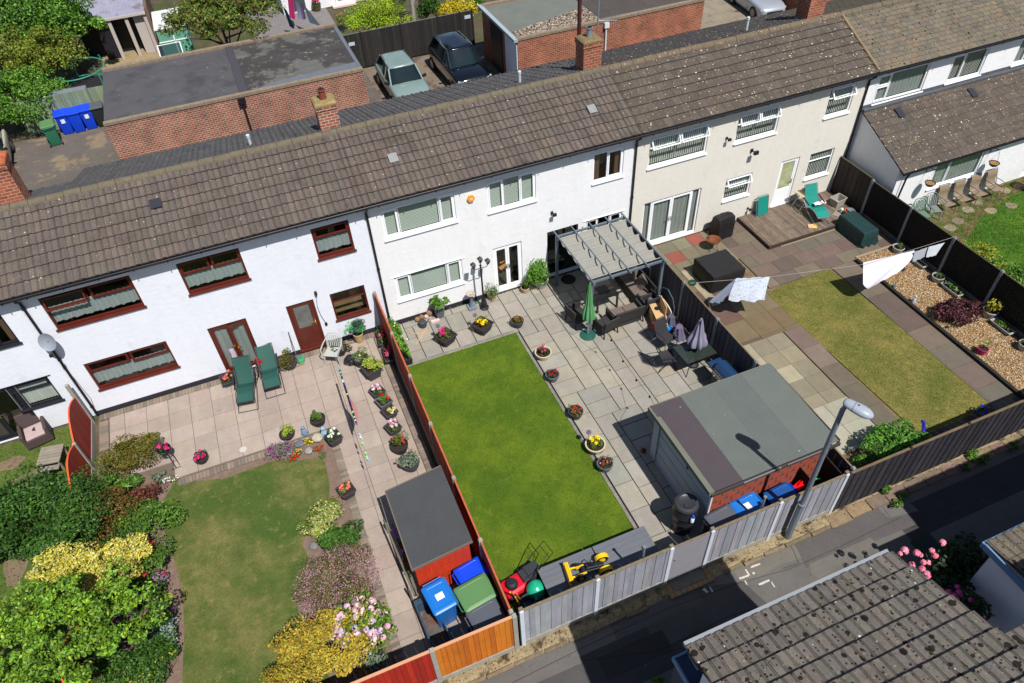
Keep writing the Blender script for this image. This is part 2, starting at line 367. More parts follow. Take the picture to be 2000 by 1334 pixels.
# ---- paving
slabM = M('paving_slab', attr=True, rough=.82, noise=[(.7, .07), (2.6, .09), (16, .08)], bump=[(16, .005)], spec=.25, col2=[(1.9, .66, .8, S(96, 88, 74, .52)), (6, .68, .76, S(120, 106, 84, .55))], streak=((5, 1.2, 1), .05))
jointM = M('paving_joint', S(48, 42, 38, .45), .95, noise=[(12, .3)])
jointP = M('paving_joint_pale', S(128, 112, 98, .55), .95, noise=[(12, .2)])
def ashlar(name, rects, u, pal, gap, z, sizes, skip=None):
    """random-course sandstone: slabs of mixed modules packed over cells"""
    x0 = min(r[0] for r in rects); x1 = max(r[1] for r in rects); y0 = min(r[2] for r in rects); y1 = max(r[3] for r in rects)
    nx, ny = int((x1 - x0) / u + .5), int((y1 - y0) / u + .5); occ = np.zeros((nx, ny), bool)
    for i in range(nx):
        for j in range(ny):
            cx, cy = x0 + (i + .5) * u, y0 + (j + .5) * u
            if not any(r[0] < cx < r[1] and r[2] < cy < r[3] for r in rects): occ[i, j] = True
    b = MB()
    for j in range(ny):
        for i in range(nx):
            if occ[i, j]: continue
            opts = [s for s in sizes]; random.shuffle(opts)
            opts.sort(key=lambda s: -s[0] * s[1] * random.random() ** .5)
            for (sw, sh) in opts + [(1, 1)]:
                if i + sw <= nx and j + sh <= ny and not occ[i:i + sw, j:j + sh].any():
                    occ[i:i + sw, j:j + sh] = True; g = gap / 2
                    b.col = jitc(random.choice(pal), .06, .015); dz = random.uniform(0, .004)
                    b.box(x0 + i * u + g, x0 + (i + sw) * u - g, y0 + j * u + g, y0 + (j + sh) * u - g, z - .05, z + dz); break
    return tag(b.build(name, slabM), kind='structure')
def slabs(name, x0, x1, y0, y1, sx, sy, pal, gap, z, a=.07, stag=False, off=0.0, keep=None):
    b = MB(); j = 0; y = y1
    while y - .02 > y0:
        yy = max(y - sy, y0); x = x0 - (sx * .5 if stag and j % 2 else 0) - off
        while x < x1 - .02:
            xa, xb = max(x, x0), min(x + sx, x1)
            if xb - xa > .05 and (keep is None or keep((xa + xb) / 2, (y + yy) / 2)):
                b.col = jitc(random.choice(pal), a, .02); g = gap / 2; b.box(xa + g, xb - g, yy + g, y - g, z - .04, z + random.uniform(0, .003))
            x += sx
        y = yy; j += 1
    return tag(b.build(name, slabM), kind='structure')
# middle garden: Indian sandstone
PAL2 = [S(176, 170, 156, .6), S(168, 163, 151, .6), S(182, 175, 158, .6), S(172, 164, 152, .6), S(166, 163, 153, .6), S(176, 170, 159, .6), S(180, 171, 154, .6)]
sheet('patio_bed', rect(-.25, 9.05, -12.0, -.02), -.045, jointM)
ashlar('patio', [(-.22, 9.0, -2.02, -.14), (3.92, 9.0, -12.0, -2.02), (-.22, .14, -2.2, -2.0)], .298, PAL2, .026, 0, [(3, 2), (2, 3), (2, 2), (2, 1), (1, 2), (3, 2), (2, 2), (2, 3), (1, 2), (2, 1), (1, 1)])
b = MB(); 
for (x0, x1, y0, y1) in ((.2, 3.9, -2.12, -2.03), (3.82, 3.91, -10.4, -2.12)):
    L_ = max(x1 - x0, y1 - y0); n = int(L_ / .2)
    for i in range(n):
        b.col = jitc(S(150, 146, 138, .6), .12)
        if x1 - x0 > y1 - y0: b.box(x0 + i * .2, x0 + i * .2 + .19, y0, y1, -.04, .012)
        else: b.box(x0, x1, y0 + i * .2, y0 + i * .2 + .19, -.04, .012)
tag(b.build('lawn_edging', slabM), kind='structure')
b = MB()
for i in range(900):
    x_, y_ = random.uniform(.0, 9.2), random.uniform(-.13, -.01); b.col = jitc(random.choice([S(70, 66, 66, .5), S(120, 116, 112, .6), S(50, 48, 52, .5)]), .2); b.box(x_, x_ + .03, y_ - .02, y_, -.04, random.uniform(-.02, .006))
tag(b.build('gravel_strip', slabM), kind='stuff')
# left garden: square buff slabs with block edging
PAL1 = [S(188, 171, 158, .6), S(184, 167, 154, .6), S(191, 174, 161, .6), S(180, 164, 152, .6)]
sheet('slab_bed', [(-9.62, -.05), (-9.62, -2.1), (-9.0, -2.6), (-7.75, -3.5), (-7.35, -3.62), (-3.05, -4.0), (-3.05, -12.0), (-.42, -12.0), (-.42, -.05)], -.045, jointP)
keep1 = lambda x, y: (y > -3.65 and not (x < -7.4 and y < -2.4 - (x + 9.3) * .55)) or x > -2.78
slabs('patio_left', -9.28, -.72, -12.0, -.32, .655, .655, PAL1, .012, 0, .025, off=.2, keep=keep1)
b = MB()
def blocks(x0, x1, y0, y1, along, sz=.1):
    L_ = (x1 - x0) if along == 'x' else (y1 - y0); n = int(L_ / sz)
    for i in range(n):
        b.col = jitc(random.choice([S(148, 134, 120, .6), S(132, 122, 112, .6), S(160, 142, 126, .6)]), .1)
        if along == 'x': b.box(x0 + i * sz, x0 + i * sz + sz - .008, y0, y1, -.04, .004)
        else: b.box(x0, x1, y0 + i * sz, y0 + i * sz + sz - .008, -.04, .004)
blocks(-9.55, -.6, -.31, -.08, 'x'); blocks(-9.58, -9.31, -2.4, -.32, 'y'); blocks(-7.45, -3.05, -3.90, -3.68, 'x'); blocks(-3.05, -2.82, -11.9, -3.68, 'y'); blocks(-.70, -.46, -7.2, -.32, 'y')
tag(b.build('block_edging', slabM), kind='structure')
# soil beds of the left garden
soilM = M('soil', S(152, 128, 112, .52), .97, noise=[(6, .2), (40, .25)], bump=[(30, .02), (6, .04)])
sheet('soil_bed', [(-9.65, -2.1), (-9.0, -2.6), (-7.75, -3.5), (-7.35, -3.62), (-3.05, -3.9), (-3.05, -12.05), (-9.65, -12.05)], -.03, soilM)
# ---- lawns: sheet plus real short blades
def lawn(name, poly, z, cols, nb, blade, seed=0, rare=.14):
    c0, c1, c2 = cols
    m = M(name + '_turf', c0, .95, noise=[(2.5, .12), (30, .16), (90, .12)], bump=[(60, .012)], col2=[(.5, .43, .6, c1), (1.7, .46, .72, c1), (3.5, .56, .8, c2)])
    s = sheet(name, poly, z, m)
    P2 = np.array(poly); lo = P2.min(0); hi = P2.max(0); Q = RNG.uniform(lo, hi, (int(nb * 1.6), 2))
    ins = np.zeros(len(Q), bool)
    for i in range(len(poly)):
        (xa, ya), (xb, yb) = poly[i], poly[(i + 1) % len(poly)]
        cnd = ((ya > Q[:, 1]) != (yb > Q[:, 1])) & (Q[:, 0] < (xb - xa) * (Q[:, 1] - ya) / (yb - ya + 1e-12) + xa); ins ^= cnd
    Q = Q[ins][:nb]; n = len(Q)
    Q = Q + RNG.normal(size=(n, 2)) * .018; f = np.sin(Q[:, 0] * 1.7 + seed) + np.sin(Q[:, 1] * 1.3 + seed * 2) + np.sin((Q[:, 0] + Q[:, 1]) * 2.9 + seed) * .7 + RNG.normal(size=n) * 1.1
    k = 1 / (1 + np.exp(-f * .8)); C_ = np.outer(1 - k, c0) + np.outer(k, c1); r = RNG.random(n) < rare; C_[r] = np.array(c2); C_ *= RNG.uniform(.8, 1.25, (n, 1))
    sz = RNG.uniform(.6, 1.3, n) * blade; up = np.tile([0, 0, 1.0], (n, 1)) + RNG.normal(size=(n, 3)) * .55; up[:, 2] = np.abs(up[:, 2])
    a = RNG.uniform(0, 2 * np.pi, n); Nn = np.stack([np.cos(a), np.sin(a), .2 + 0 * a], 1); Nn /= np.linalg.norm(Nn, axis=1, keepdims=True)
    P = np.column_stack([Q, np.full(n, z) + sz * .55])
    g = cloud_mesh('grass', P, Nn, sz, C_, leafM, aspect=.55, up=up); tag(g, kind='stuff'); return s
LG = (S(116, 142, 20, .50), S(90, 124, 10, .47), S(142, 150, 52, .5))
lawn('lawn_bright', [(.2, -2.1), (3.84, -2.12), (3.84, -10.5), (3.84, -11.9), (.0, -11.9), (-.2, -2.3)], -.012, LG, 60000, .015, 1, .1)
L1 = [(-7.59, -3.75), (-6.9, -3.95), (-6.16, -4.18), (-5.4, -4.15), (-4.67, -4.13), (-4.0, -4.45), (-3.5, -4.55), (-3.36, -4.8), (-3.40, -5.6), (-3.52, -6.15), (-3.9, -6.6), (-4.32, -6.94), (-4.52, -7.2), (-4.42, -7.72), (-4.6, -8.1), (-4.94, -8.87), (-4.96, -9.6), (-4.6, -10.01), (-4.5, -10.6), (-4.7, -11.3), (-7.9, -11.6), (-7.82, -9.71), (-7.66, -8.40), (-7.62, -7.5), (-7.70, -6.59), (-7.85, -5.75), (-7.98, -4.99), (-7.88, -4.2)]
lawn('lawn_patchy', L1, -.018, (S(136, 134, 74, .52), S(86, 114, 40, .49), S(170, 154, 104, .54)), 50000, .015, 2)
lawn('lawn_dry', [(12.68, -4.1), (13.4, -3.95), (14.5, -3.9), (15.5, -3.92), (15.55, -6), (15.62, -8.2), (15.72, -11.0), (12.9, -11.2), (12.76, -8), (12.66, -6)], -.01, (S(156, 146, 76, .55), S(122, 130, 54, .51), S(184, 164, 100, .56)), 45000, .016, 3)
lawn('lawn_far', [(21.1, -3.6), (23.2, -3.2), (25, -2.6), (30, -2.5), (30, -12), (19.2, -12), (19.2, -7.2), (20.2, -5)], -.01, (S(96, 140, 26, .52), S(72, 120, 18, .5), S(140, 156, 50, .54)), 50000, .03, 4)
lawn('lawn_rough', [(-9.75, -.1), (-9.75, -12), (-16, -12), (-16, -.1)], -.02, (S(110, 128, 50, .5), S(90, 120, 40, .5), S(140, 124, 90, .54)), 30000, .03, 5)
b = MB()
for (px, py, rx, ry) in ((40, 960, .5, .3), (20, 905, .4, .25), (60, 930, .5, .2), (30, 1110, .3, .6), (75, 1150, .25, .3)):
    c = G(px, py); b.col = jitc(S(150, 128, 104, .56), .1)
    b.face([(c[0] + rx * math.cos(a) * (1 + .2 * math.sin(3 * a)), c[1] + ry * math.sin(a) * (1 + .2 * math.cos(5 * a)), -.012) for a in [k * .35 for k in range(18)]])
tag(b.build('bare_soil', slabM), kind='structure')
# right garden: mixed old concrete slabs
PAL3 = [S(128, 114, 100, .58), S(126, 108, 98, .58), S(122, 114, 100, .58), S(116, 102, 94, .56), S(134, 122, 104, .58), S(120, 102, 94, .56), S(118, 112, 100, .58)]
sheet('slab_bed_right', rect(9.2, 18.7, -12.0, -.02), -.045, M('joint_sandy', S(148, 126, 96, .5), .95, noise=[(9, .3)]))
red = (S(160, 92, 78, .62),)
def sl3(n, *a, pal=PAL3, **k): return slabs(n, *a, pal, .012, 0, .07, **k)
slabs('slabs_by_door', 9.3, 12.9, -2.05, -.05, .62, .62, [S(140, 130, 106, .58), S(128, 124, 102, .58), S(146, 138, 116, .6)], .014, 0, .08, keep=lambda x, y: not (10.5 < x < 11.2 and y < -.6 and y > -1.35) and not (11.75 < x < 12.4 and y > -.7))
slabs('red_slabs', 10.54, 11.16, -1.29, -.67, .62, .62, red, .014, .001, .04); slabs('red_slab', 11.78, 12.4, -.67, -.05, .62, .62, red, .014, .001, .04)
sl3('slabs_centre', 12.9, 18.6, -3.9, -.05, .93, .66, stag=True)
sl3('slabs_left', 9.3, 12.66, -5.9, -2.05, .93, .93, pal=[S(132, 112, 84, .58), S(120, 96, 84, .58), S(134, 120, 92, .58)])
sl3('slabs_path', 15.58, 16.55, -12, -3.9, .97, .93)
sl3('slabs_strip', 11.98, 12.7, -11.2, -5.9, .72, .93, pal=[S(140, 122, 110, .6), S(132, 112, 102, .6), S(122, 112, 96, .58)])
sl3('slabs_pale', 9.3, 11.96, -9.0, -5.9, .66, .66, pal=[S(176, 166, 140, .62), S(164, 154, 128, .6), S(150, 142, 120, .6), S(184, 174, 148, .62)])
sl3('slabs_white', 9.3, 11.96, -10.7, -9.0, .9, .85, pal=[S(182, 178, 158, .62), S(170, 166, 146, .62)])
sl3('slabs_dark', 12.7, 18.0, -12.0, -11.1, .9, .6, pal=[S(110, 100, 92, .5), S(96, 88, 82, .5)])
# gravel bed: real stones on a sheet
graM = M('gravel_base', S(176, 136, 82, .55), .95, noise=[(40, .4), (5, .1)], bump=(70, .02)); sheet('gravel_bed_base', [(16.62, -3.9), (18.55, -3.75), (18.55, -12), (16.8, -12)], -.01, graM)
n = 42000; Q = RNG.uniform((16.7, -12), (18.55, -3.9), (n, 2)); Nn = RNG.normal(size=(n, 3)) * .5 + np.array([0, 0, 1.0]); Nn /= np.linalg.norm(Nn, axis=1, keepdims=True)
tag(cloud_mesh('gravel_bed', np.column_stack([Q, RNG.uniform(-.006, .014, n)]), Nn, RNG.uniform(.008, .02, n), palette(n, [S(206, 166, 104, .7), S(184, 138, 80, .68), S(220, 196, 156, .72), S(146, 108, 70, .62), S(230, 218, 196, .72), S(196, 150, 104, .68), S(160, 138, 114, .64)], .2), M('gravel_stone', attr=True, rough=.85), aspect=.75, shape='quad'), kind='stuff')
# far right garden: stepping stones
b = MB()
for i, (px, py) in enumerate([(1985, 332), (1945, 347), (1962, 372), (1920, 372), (1908, 395), (1890, 410), (1880, 375), (1935, 412), (1975, 402), (1990, 365), (1870, 432), (1855, 445)]):
    c = G(px, py); b.col = jitc(S(156, 142, 118, .6), .14); a0 = random.random(); b.prism([(c[0] + .26 * math.cos(a0 + a) * random.uniform(.85, 1.1), c[1] + .22 * math.sin(a0 + a) * random.uniform(.85, 1.1)) for a in [k * math.pi / 4 for k in range(8)]], -.03, .012)
tag(b.build('stepping_stones', slabM), kind='structure')
sheet('worn_path', [(18.9, -2.0), (28, -2.0), (27, -3.0), (24.5, -3.4), (22.5, -4.0), (20.6, -5.0), (19.1, -5.4)], -.006, M('trodden_soil', S(138, 116, 78, .52), .97, noise=[(3, .25), (30, .2)], bump=(20, .02), col2=[(3.5, .47, .56, S(90, 116, 40, .5))]))
# behind the rear fence
sheet('rear_gardens', rect(-40, 60, 20.6, 60), -.04, M('rear_soil', S(104, 92, 70, .5), .95, noise=[(1.5, .3)], col2=(.8, .5, .6, S(80, 100, 40, .5))))
sheet('rear_paving', rect(-.5, 4.2, 21.5, 33), -.02, M('rear_paving', S(142, 136, 136, .58), .9, noise=[(2, .12), (20, .1)]))
sheet('artificial_turf', rect(-2.6, 1.6, 20.7, 24.6), -.01, M('green_turf', S(130, 190, 60, .6), .9, noise=[(20, .15)]))
sheet('rear_deck', rect(-9.2, -5.6, 24.0, 29.2), -.01, M('rear_decking', S(178, 156, 120, .58), .8, noise=[(2, .15)], streak=((30, 1, 1), .22)))
# ================================================================ HOUSES
def wallmat(name, c, c2=None): return M(name, c, .88, noise=[(1.1, .03), (9, .03)], bump=[(38, .005), (6, .009)], spec=.2, streak=((5, 5, .5), .018), col2=(1.6, .58, .75, c2) if c2 else None)
WHITE = wallmat('white_render', S(233, 236, 245, .82), S(220, 224, 233, .8)); CREAM = wallmat('cream_render', S(232, 227, 216, .78), S(224, 218, 206, .76)); PAINT = wallmat('white_masonry_paint', S(240, 240, 242, .82), S(228, 229, 232, .8))
UPVC = M('white_upvc', S(240, 242, 245, .92), .35, spec=.5); UPVCD = M('anthracite_upvc', S(44, 46, 54), .4)
BROWN = M('mahogany_frame', S(108, 40, 28, .6), .38, noise=[(3, .15)], streak=((2, 2, 30), .18), spec=.5)
DARKF = M('black_frame', S(30, 30, 36), .5); GUT = M('black_pvc', S(28, 26, 34), .4)
INT = M('dim_interior', S(64, 58, 52, .7), .95, noise=[(1.5, .3)])
PANE = glass('window_glass', (.93, .965, .945), .10); PANE_D = glass('dark_window_glass', (.5, .55, .55), .14)
LEAD = M('lead_flashing', S(124, 132, 142, .7), .5, .3, noise=[(8, .2)])
BR1 = brick_mat('old_brick', S(172, 98, 74, .68), S(132, 76, 62, .64), S(206, 184, 164, .66), .225, .094); BR2 = brick_mat('red_brick', S(180, 92, 62, .68), S(140, 70, 52, .64), S(196, 160, 132, .62), .225, .094)
def facade(parent, x0, x1, z0, z1, y, holes, mat, name='wall', depth=.13, dy=1):
    xs = sorted({x0, x1} | {h[0] for h in holes} | {h[1] for h in holes}); zs = sorted({z0, z1} | {h[2] for h in holes} | {h[3] for h in holes})
    b = MB()
    for i in range(len(xs) - 1):
        for j in range(len(zs) - 1):
            cx, cz = (xs[i] + xs[i + 1]) / 2, (zs[j] + zs[j + 1]) / 2
            if any(h[0] < cx < h[1] and h[2] < cz < h[3] for h in holes): continue
            b.face([(xs[i], y, zs[j]), (xs[i + 1], y, zs[j]), (xs[i + 1], y, zs[j + 1]), (xs[i], y, zs[j + 1])])
    for a, c, d, e in holes:
        Y = y + depth
        b.face([(a, y, d), (a, y, e), (a, Y, e), (a, Y, d)]); b.face([(c, y, d), (c, Y, d), (c, Y, e), (c, y, e)])
        b.face([(a, y, e), (c, y, e), (c, Y, e), (a, Y, e)]); b.face([(a, y, d), (a, Y, d), (c, Y, d), (c, y, d)])
    return b
def shell(b, x0, x1, y0, y1, z0, z1, front=None):
    "side and rear walls (thick) around a facade"
    b.box(x0, x0 + .1, y0 + .001, y1, z0, z1); b.box(x1 - .1, x1, y0 + .001, y1, z0, z1); b.box(x0 + .1, x1 - .1, y1 - .1, y1, z0, z1)
def blind_mesh(kind, a, c, d, e, y, parent):
    b = MB()
    if kind == 'net':   # gathered lace curtain with scalloped hem
        n = int((c - a) / .02); rows = []; h = e - d
        for t in (0, .12, .5, .9, 1):
            rows.append([(a + (c - a) * k / n, y + .012 * math.sin(k * .9) + .006 * math.sin(k * 2.3), e - h * (.36 + .56 * t) + (0 if t < 1 else .035 * abs(math.sin(k * .21 + .4 * math.sin(k * .07))))) for k in range(n + 1)])
        b.grid(rows); m = M('net_curtain', S(186, 198, 198, .62), .9, noise=[(30, .15)], streak=((50, 1, 1), .2), trans=.2)
        return b.build('net_curtain', m, parent, smooth=True)
    if kind == 'venetian':
        z = d + .02
        while z < e - .02: b.face([(a, y, z), (c, y, z), (c, y + .012, z + .034), (a, y + .012, z + .034)]); z += .052
        return b.build('venetian_blind', M('blind_slat', S(186, 196, 186, .66), .6), parent)
    if kind == 'vertical':
        x = a + .03; k = 0
        while x < c - .03:
            w_ = random.uniform(.074, .083); b.face([(x, y, d + .02), (x + w_, y + .03, d + .02), (x + w_, y + .03, e), (x, y, e)]); x += .085; k += 1
        return b.build('vertical_blind', M('vertical_slat', S(196, 200, 192, .72), .8, streak=((9, 1, 1), .12)), parent)
    if kind == 'sheer':
        n = int((c - a) / .03); rows = [[(a + (c - a) * k / n, y + .02 * math.sin(k * 1.1), z) for k in range(n + 1)] for z in (e, d + .02)]
        b.grid(rows); return b.build('curtain', '' or M('sheer_curtain', S(176, 184, 180, .6), .9, streak=((12, 1, 1), .1), trans=.15), parent, smooth=True)
    if kind == 'drape':
        for (p, q) in ((a, a + (c - a) * .22), (c - (c - a) * .22, c)):
            n = 12; b.grid([[(p + (q - p) * k / n, y + .03 * math.sin(k * 1.6), z) for k in range(n + 1)] for z in (e, d)])
        return b.build('curtain', M('brown_drape', S(110, 84, 66, .7), .9), parent, smooth=True)
def window(parent, R, y, mat, panes, fw=.055, blind='net', sill=True, recess=.045, label=None, gl=None, sillmat=None, hinge='top', lintel=False):
    """R=(x0,x1,z0,z1); panes: (fx0,fx1,fz0,fz1,kind) kind f fixed / s sash / o open sash / p panel"""
    a, c, d, e = R; b = MB(); Y0 = y + recess; Y1 = Y0 + .06
    if sill: d2 = d + .05
    else: d2 = d
    b.box(a, c, Y0, Y1, e - fw, e); b.box(a, c, Y0, Y1, d2, d2 + fw); b.box(a, a + fw, Y0, Y1, d2 + fw, e - fw); b.box(c - fw, c, Y0, Y1, d2 + fw, e - fw)
    ia, ic, id_, ie = a + fw, c - fw, d2 + fw, e - fw; W_, H_ = ic - ia, ie - id_
    gb = MB(); sashes = []
    for (u0, u1, v0, v1, k) in panes:
        X0, X1, Z0, Z1 = ia + W_ * u0, ia + W_ * u1, id_ + H_ * v0, id_ + H_ * v1; q = fw * .42
        if u0 > .01: b.box(X0 - q, X0, Y0, Y1, Z0, Z1)
        if u1 < .99: b.box(X1, X1 + q, Y0, Y1, Z0, Z1)
        if v0 > .01: b.box(X0 - (q if u0 > .01 else 0), X1 + (q if u1 < .99 else 0), Y0, Y1, Z0 - q, Z0)
        sf = fw * .75
        if k == 'f': gb.face([(X0, Y0 + .03, Z0), (X1, Y0 + .03, Z0), (X1, Y0 + .03, Z1), (X0, Y0 + .03, Z1)])
        elif k == 's':
            S0, S1 = Y0 - .02, Y1 - .02
            b.box(X0, X1, S0, S1, Z1 - sf, Z1); b.box(X0, X1, S0, S1, Z0, Z0 + sf); b.box(X0, X0 + sf, S0, S1, Z0 + sf, Z1 - sf); b.box(X1 - sf, X1, S0, S1, Z0 + sf, Z1 - sf)
            gb.face([(X0 + sf, Y0 + .01, Z0 + sf), (X1 - sf, Y0 + .01, Z0 + sf), (X1 - sf, Y0 + .01, Z1 - sf), (X0 + sf, Y0 + .01, Z1 - sf)])
        else: sashes.append((X0, X1, Z0, Z1, k, sf))
    w_ = b.build('window', mat, parent, bev=.006)
    if label: w_['label'] = label
    if gb.v: gb.build('pane', gl or PANE, w_)
    for (X0, X1, Z0, Z1, k, sf) in sashes:
        ang = math.radians(float(k[1:])) ; T = Matrix.Translation((0, Y0 - .02, Z1)) @ Matrix.Rotation(-ang, 4, 'X')
        s_ = MB(); H2 = Z1 - Z0
        for q in ((X0, X1, -sf, 0), (X0, X1, -H2, -H2 + sf), (X0, X0 + sf, -H2 + sf, -sf), (X1 - sf, X1, -H2 + sf, -sf)): s_.box(q[0], q[1], -.03, .03, q[2], q[3], T)
        so_ = s_.build('open_vent', mat, w_, bev=.005)
        g_ = MB(); g_.face([T @ Vector(p) for p in ((X0 + sf, 0, -H2 + sf), (X1 - sf, 0, -H2 + sf), (X1 - sf, 0, -sf), (X0 + sf, 0, -sf))]); 
        g_.build('vent_pane', gl or PANE, w_)
    if sill:
        s_ = MB(); s_.box(a - .04, c + .04, y - .06, Y0 + .02, d, d + .045); s_.build('sill', sillmat or mat, w_, bev=.006)
    if lintel:
        s_ = MB(); s_.box(a - .1, c + .1, y - .028, y - .002, e + .015, e + .032); s_.build('drip_strip', sillmat or mat, w_)
    if blind: blind_mesh(blind, ia, ic, id_, ie, Y1 + .012, w_)
    return w_
def door_pair(parent, R, y, mat, blind='sheer', open_leaf=None, gl=None, side=0.0, fw=.07, handle=None):
    a, c, d, e = R; b = MB(); Y0 = y + .05; Y1 = Y0 + .07
    b.box(a, c, Y0, Y1, e - fw, e); b.box(a, c, Y0 - .03, Y1, d, d + .06); b.box(a, a + fw, Y0, Y1, d + .06, e - fw); b.box(c - fw, c, Y0, Y1, d + .06, e - fw)
    ia, ic = a + fw, c - fw; fr = b; gb = MB()
    if side:
        for X in (ia + side, ic - side): fr.box(X - .03, X + .03, Y0, Y1, d + .06, e - fw)
        gb.face([(ia, Y0 + .03, d + .06), (ia + side - .03, Y0 + .03, d + .06), (ia + side - .03, Y0 + .03, e - fw), (ia, Y0 + .03, e - fw)]); g2 = MB()
        g2.face([(ic - side + .03, Y0 + .03, d + .06), (ic, Y0 + .03, d + .06), (ic, Y0 + .03, e - fw), (ic - side + .03, Y0 + .03, e - fw)])
        ia += side + .03; ic -= side + .03
    f = fr.build('patio_doors', mat, parent, bev=.006)
    if gb.v: gb.build('side_pane', gl or PANE, f); g2.build('side_pane', gl or PANE, f)
    mid = (ia + ic) / 2
    for k, (X0, X1) in enumerate(((ia, mid - .003), (mid + .003, ic))):
        wv = X1 - X0; st = .072; Z0, Z1 = d + .07, e - fw - .01
        if open_leaf == k: piv = X1 if k else X0; T = Matrix.Translation((piv, Y0, 0)) @ Matrix.Rotation(math.radians(16 if k else -16), 4, 'Z') @ Matrix.Translation((-piv, -Y0, 0))
        else: T = Matrix.Identity(4)
        lf = MB(); lf.box(X0, X1, Y0 - .01, Y0 + .05, Z1 - st, Z1, T); lf.box(X0, X1, Y0 - .01, Y0 + .05, Z0, Z0 + st * 1.3, T); lf.box(X0, X0 + st, Y0 - .01, Y0 + .05, Z0 + st * 1.3, Z1 - st, T); lf.box(X1 - st, X1, Y0 - .01, Y0 + .05, Z0 + st * 1.3, Z1 - st, T)
        lo = lf.build('door', mat, f, bev=.005)
        g_ = MB(); g_.face([T @ Vector(p) for p in ((X0 + st, Y0 + .02, Z0 + st), (X1 - st, Y0 + .02, Z0 + st), (X1 - st, Y0 + .02, Z1 - st), (X0 + st, Y0 + .02, Z1 - st))]); g_.build('door_pane', gl or PANE, f)
        hx = (X1 - st * .5) if k == 0 else (X0 + st * .5); h_ = MB(); h_.box(hx - .015, hx + .015, Y0 - .025, Y0 - .01, .95, 1.15, T); h_.box(hx - (.12 if k == 0 else 0), hx + (.12 if k else 0), Y0 - .06, Y0 - .04, 1.07, 1.09, T); h_.box(hx - .01, hx + .01, Y0 - .05, Y0 - .02, 1.07, 1.09, T)
        h_.build('handle', handle or M('chrome', (.7, .7, .7), .25, 1.0), f)
    if blind: blind_mesh(blind, a + fw, c - fw, d + .07, e - fw, Y1 + .02, f)
    return f
# ---------------- tiled roofs, every course a real step
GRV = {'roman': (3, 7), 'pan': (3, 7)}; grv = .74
def tile_roof(x0, x1, y0, z0, y1, z1, kind, gauge, tw, cols, lift=.035, jitter=.035, thick=True):
    b = MB(); L_ = math.hypot(y1 - y0, z1 - z0); uy, uz = (y1 - y0) / L_, (z1 - z0) / L_; ny, nz = -uz * (1 if y1 > y0 else -1), abs(uy)
    n = max(1, round(L_ / gauge)); g = L_ / n
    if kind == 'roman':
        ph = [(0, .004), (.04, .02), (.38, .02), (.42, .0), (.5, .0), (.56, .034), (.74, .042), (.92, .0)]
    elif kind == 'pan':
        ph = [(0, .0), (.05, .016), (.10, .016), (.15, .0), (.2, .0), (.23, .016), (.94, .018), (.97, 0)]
    elif kind == 'flat': ph = [(0, -.012), (.02, 0), (.5, 0), (.98, 0)]
    else: ph = [(0, -.014), (.035, 0), (.965, 0)]
    P = lambda x, s, h: (x, y0 + uy * s + ny * h, z0 + uz * s + nz * h)
    for i in range(n):
        s0, s1 = i * g - (.04 if i == 0 else 0), (i + 1) * g + .02
        off = (tw / 2 if (i % 2 and kind in ('plain', 'flat')) else 0) + (random.uniform(-.01, .01)); k = math.floor((x0 - off) / tw) - 1
        while off + k * tw < x1:
            xa = off + k * tw; b.col = jitc(random.choice(cols), jitter, .03); dl = random.uniform(-.003, .005); dr = dl + random.uniform(-.003, .003)
            pts = [(xa + p * tw, h) for p, h in ph] + [(xa + tw, ph[0][1])]
            bc = b.col
            for ip, ((xp, hp), (xq, hq)) in enumerate(zip(pts, pts[1:])):
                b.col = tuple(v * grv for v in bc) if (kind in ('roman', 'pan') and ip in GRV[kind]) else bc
                if xq <= x0 or xp >= x1: continue
                xp2, xq2 = max(xp, x0), min(xq, x1); lf = lift + dl
                A, B_, C_, D_ = P(xp2, s0, hp + lf), P(xq2, s0, hq + lf), P(xq2, s1, hq + .004), P(xp2, s1, hp + .004)
                b.face([A, B_, C_, D_]); b.face([P(xp2, s0, hp - .012), P(xq2, s0, hq - .012), B_, A])
            k += 1
    if thick: b.col = cols[0]; b.face([P(x0, -.03, -.03), P(x1, -.03, -.03), P(x1, L_, -.03), P(x0, L_, -.03)][::-1])
    return b
def roofmat(name, spots): return M(name, attr=True, rough=.93, col2=[(1.1, .56, .78, S(92, 84, 76, .5)), (3.2, .66, .76, S(150, 136, 104, .5))], noise=[(2.6, .1), (26, .22), (70, .2)], bump=[(60, .006)], spots=spots, streak=((6, .7, .7), .1), spec=.2)
WHS = S(222, 218, 200, .7); YLS = S(190, 180, 130, .6); BLS = S(44, 40, 36, .6)
RM1 = roofmat('roman_tile', [(6, .15, S(206, 200, 180, .58)), (12, .16, S(170, 162, 136, .5))]); RM3 = roofmat('flat_tile', [(4.5, .16, WHS), (9, .26, S(196, 184, 150, .62)), (15, .22, YLS)]); RM4 = roofmat('plain_tile', [(7, .3, BLS), (11, .2, S(180, 168, 120, .6))]); RM5 = roofmat('big_tile', [(5, .34, BLS), (8.5, .36, S(52, 44, 38, .6)), (15, .34, BLS), (5.6, .13, S(226, 222, 214, .75)), (10, .22, S(172, 156, 112, .6))])
COL1 = [S(124, 113, 105, .54), S(119, 108, 101, .54), S(128, 116, 107, .54), S(121, 110, 103, .54)]
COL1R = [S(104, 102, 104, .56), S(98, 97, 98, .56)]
COL3 = [S(114, 103, 94, .5), S(109, 99, 91, .5), S(118, 107, 98, .5)]
COL4 = [S(138, 128, 112, .54), S(130, 121, 106, .54), S(142, 130, 111, .54), S(125, 118, 106, .54), S(144, 127, 108, .54), S(132, 124, 109, .54)]
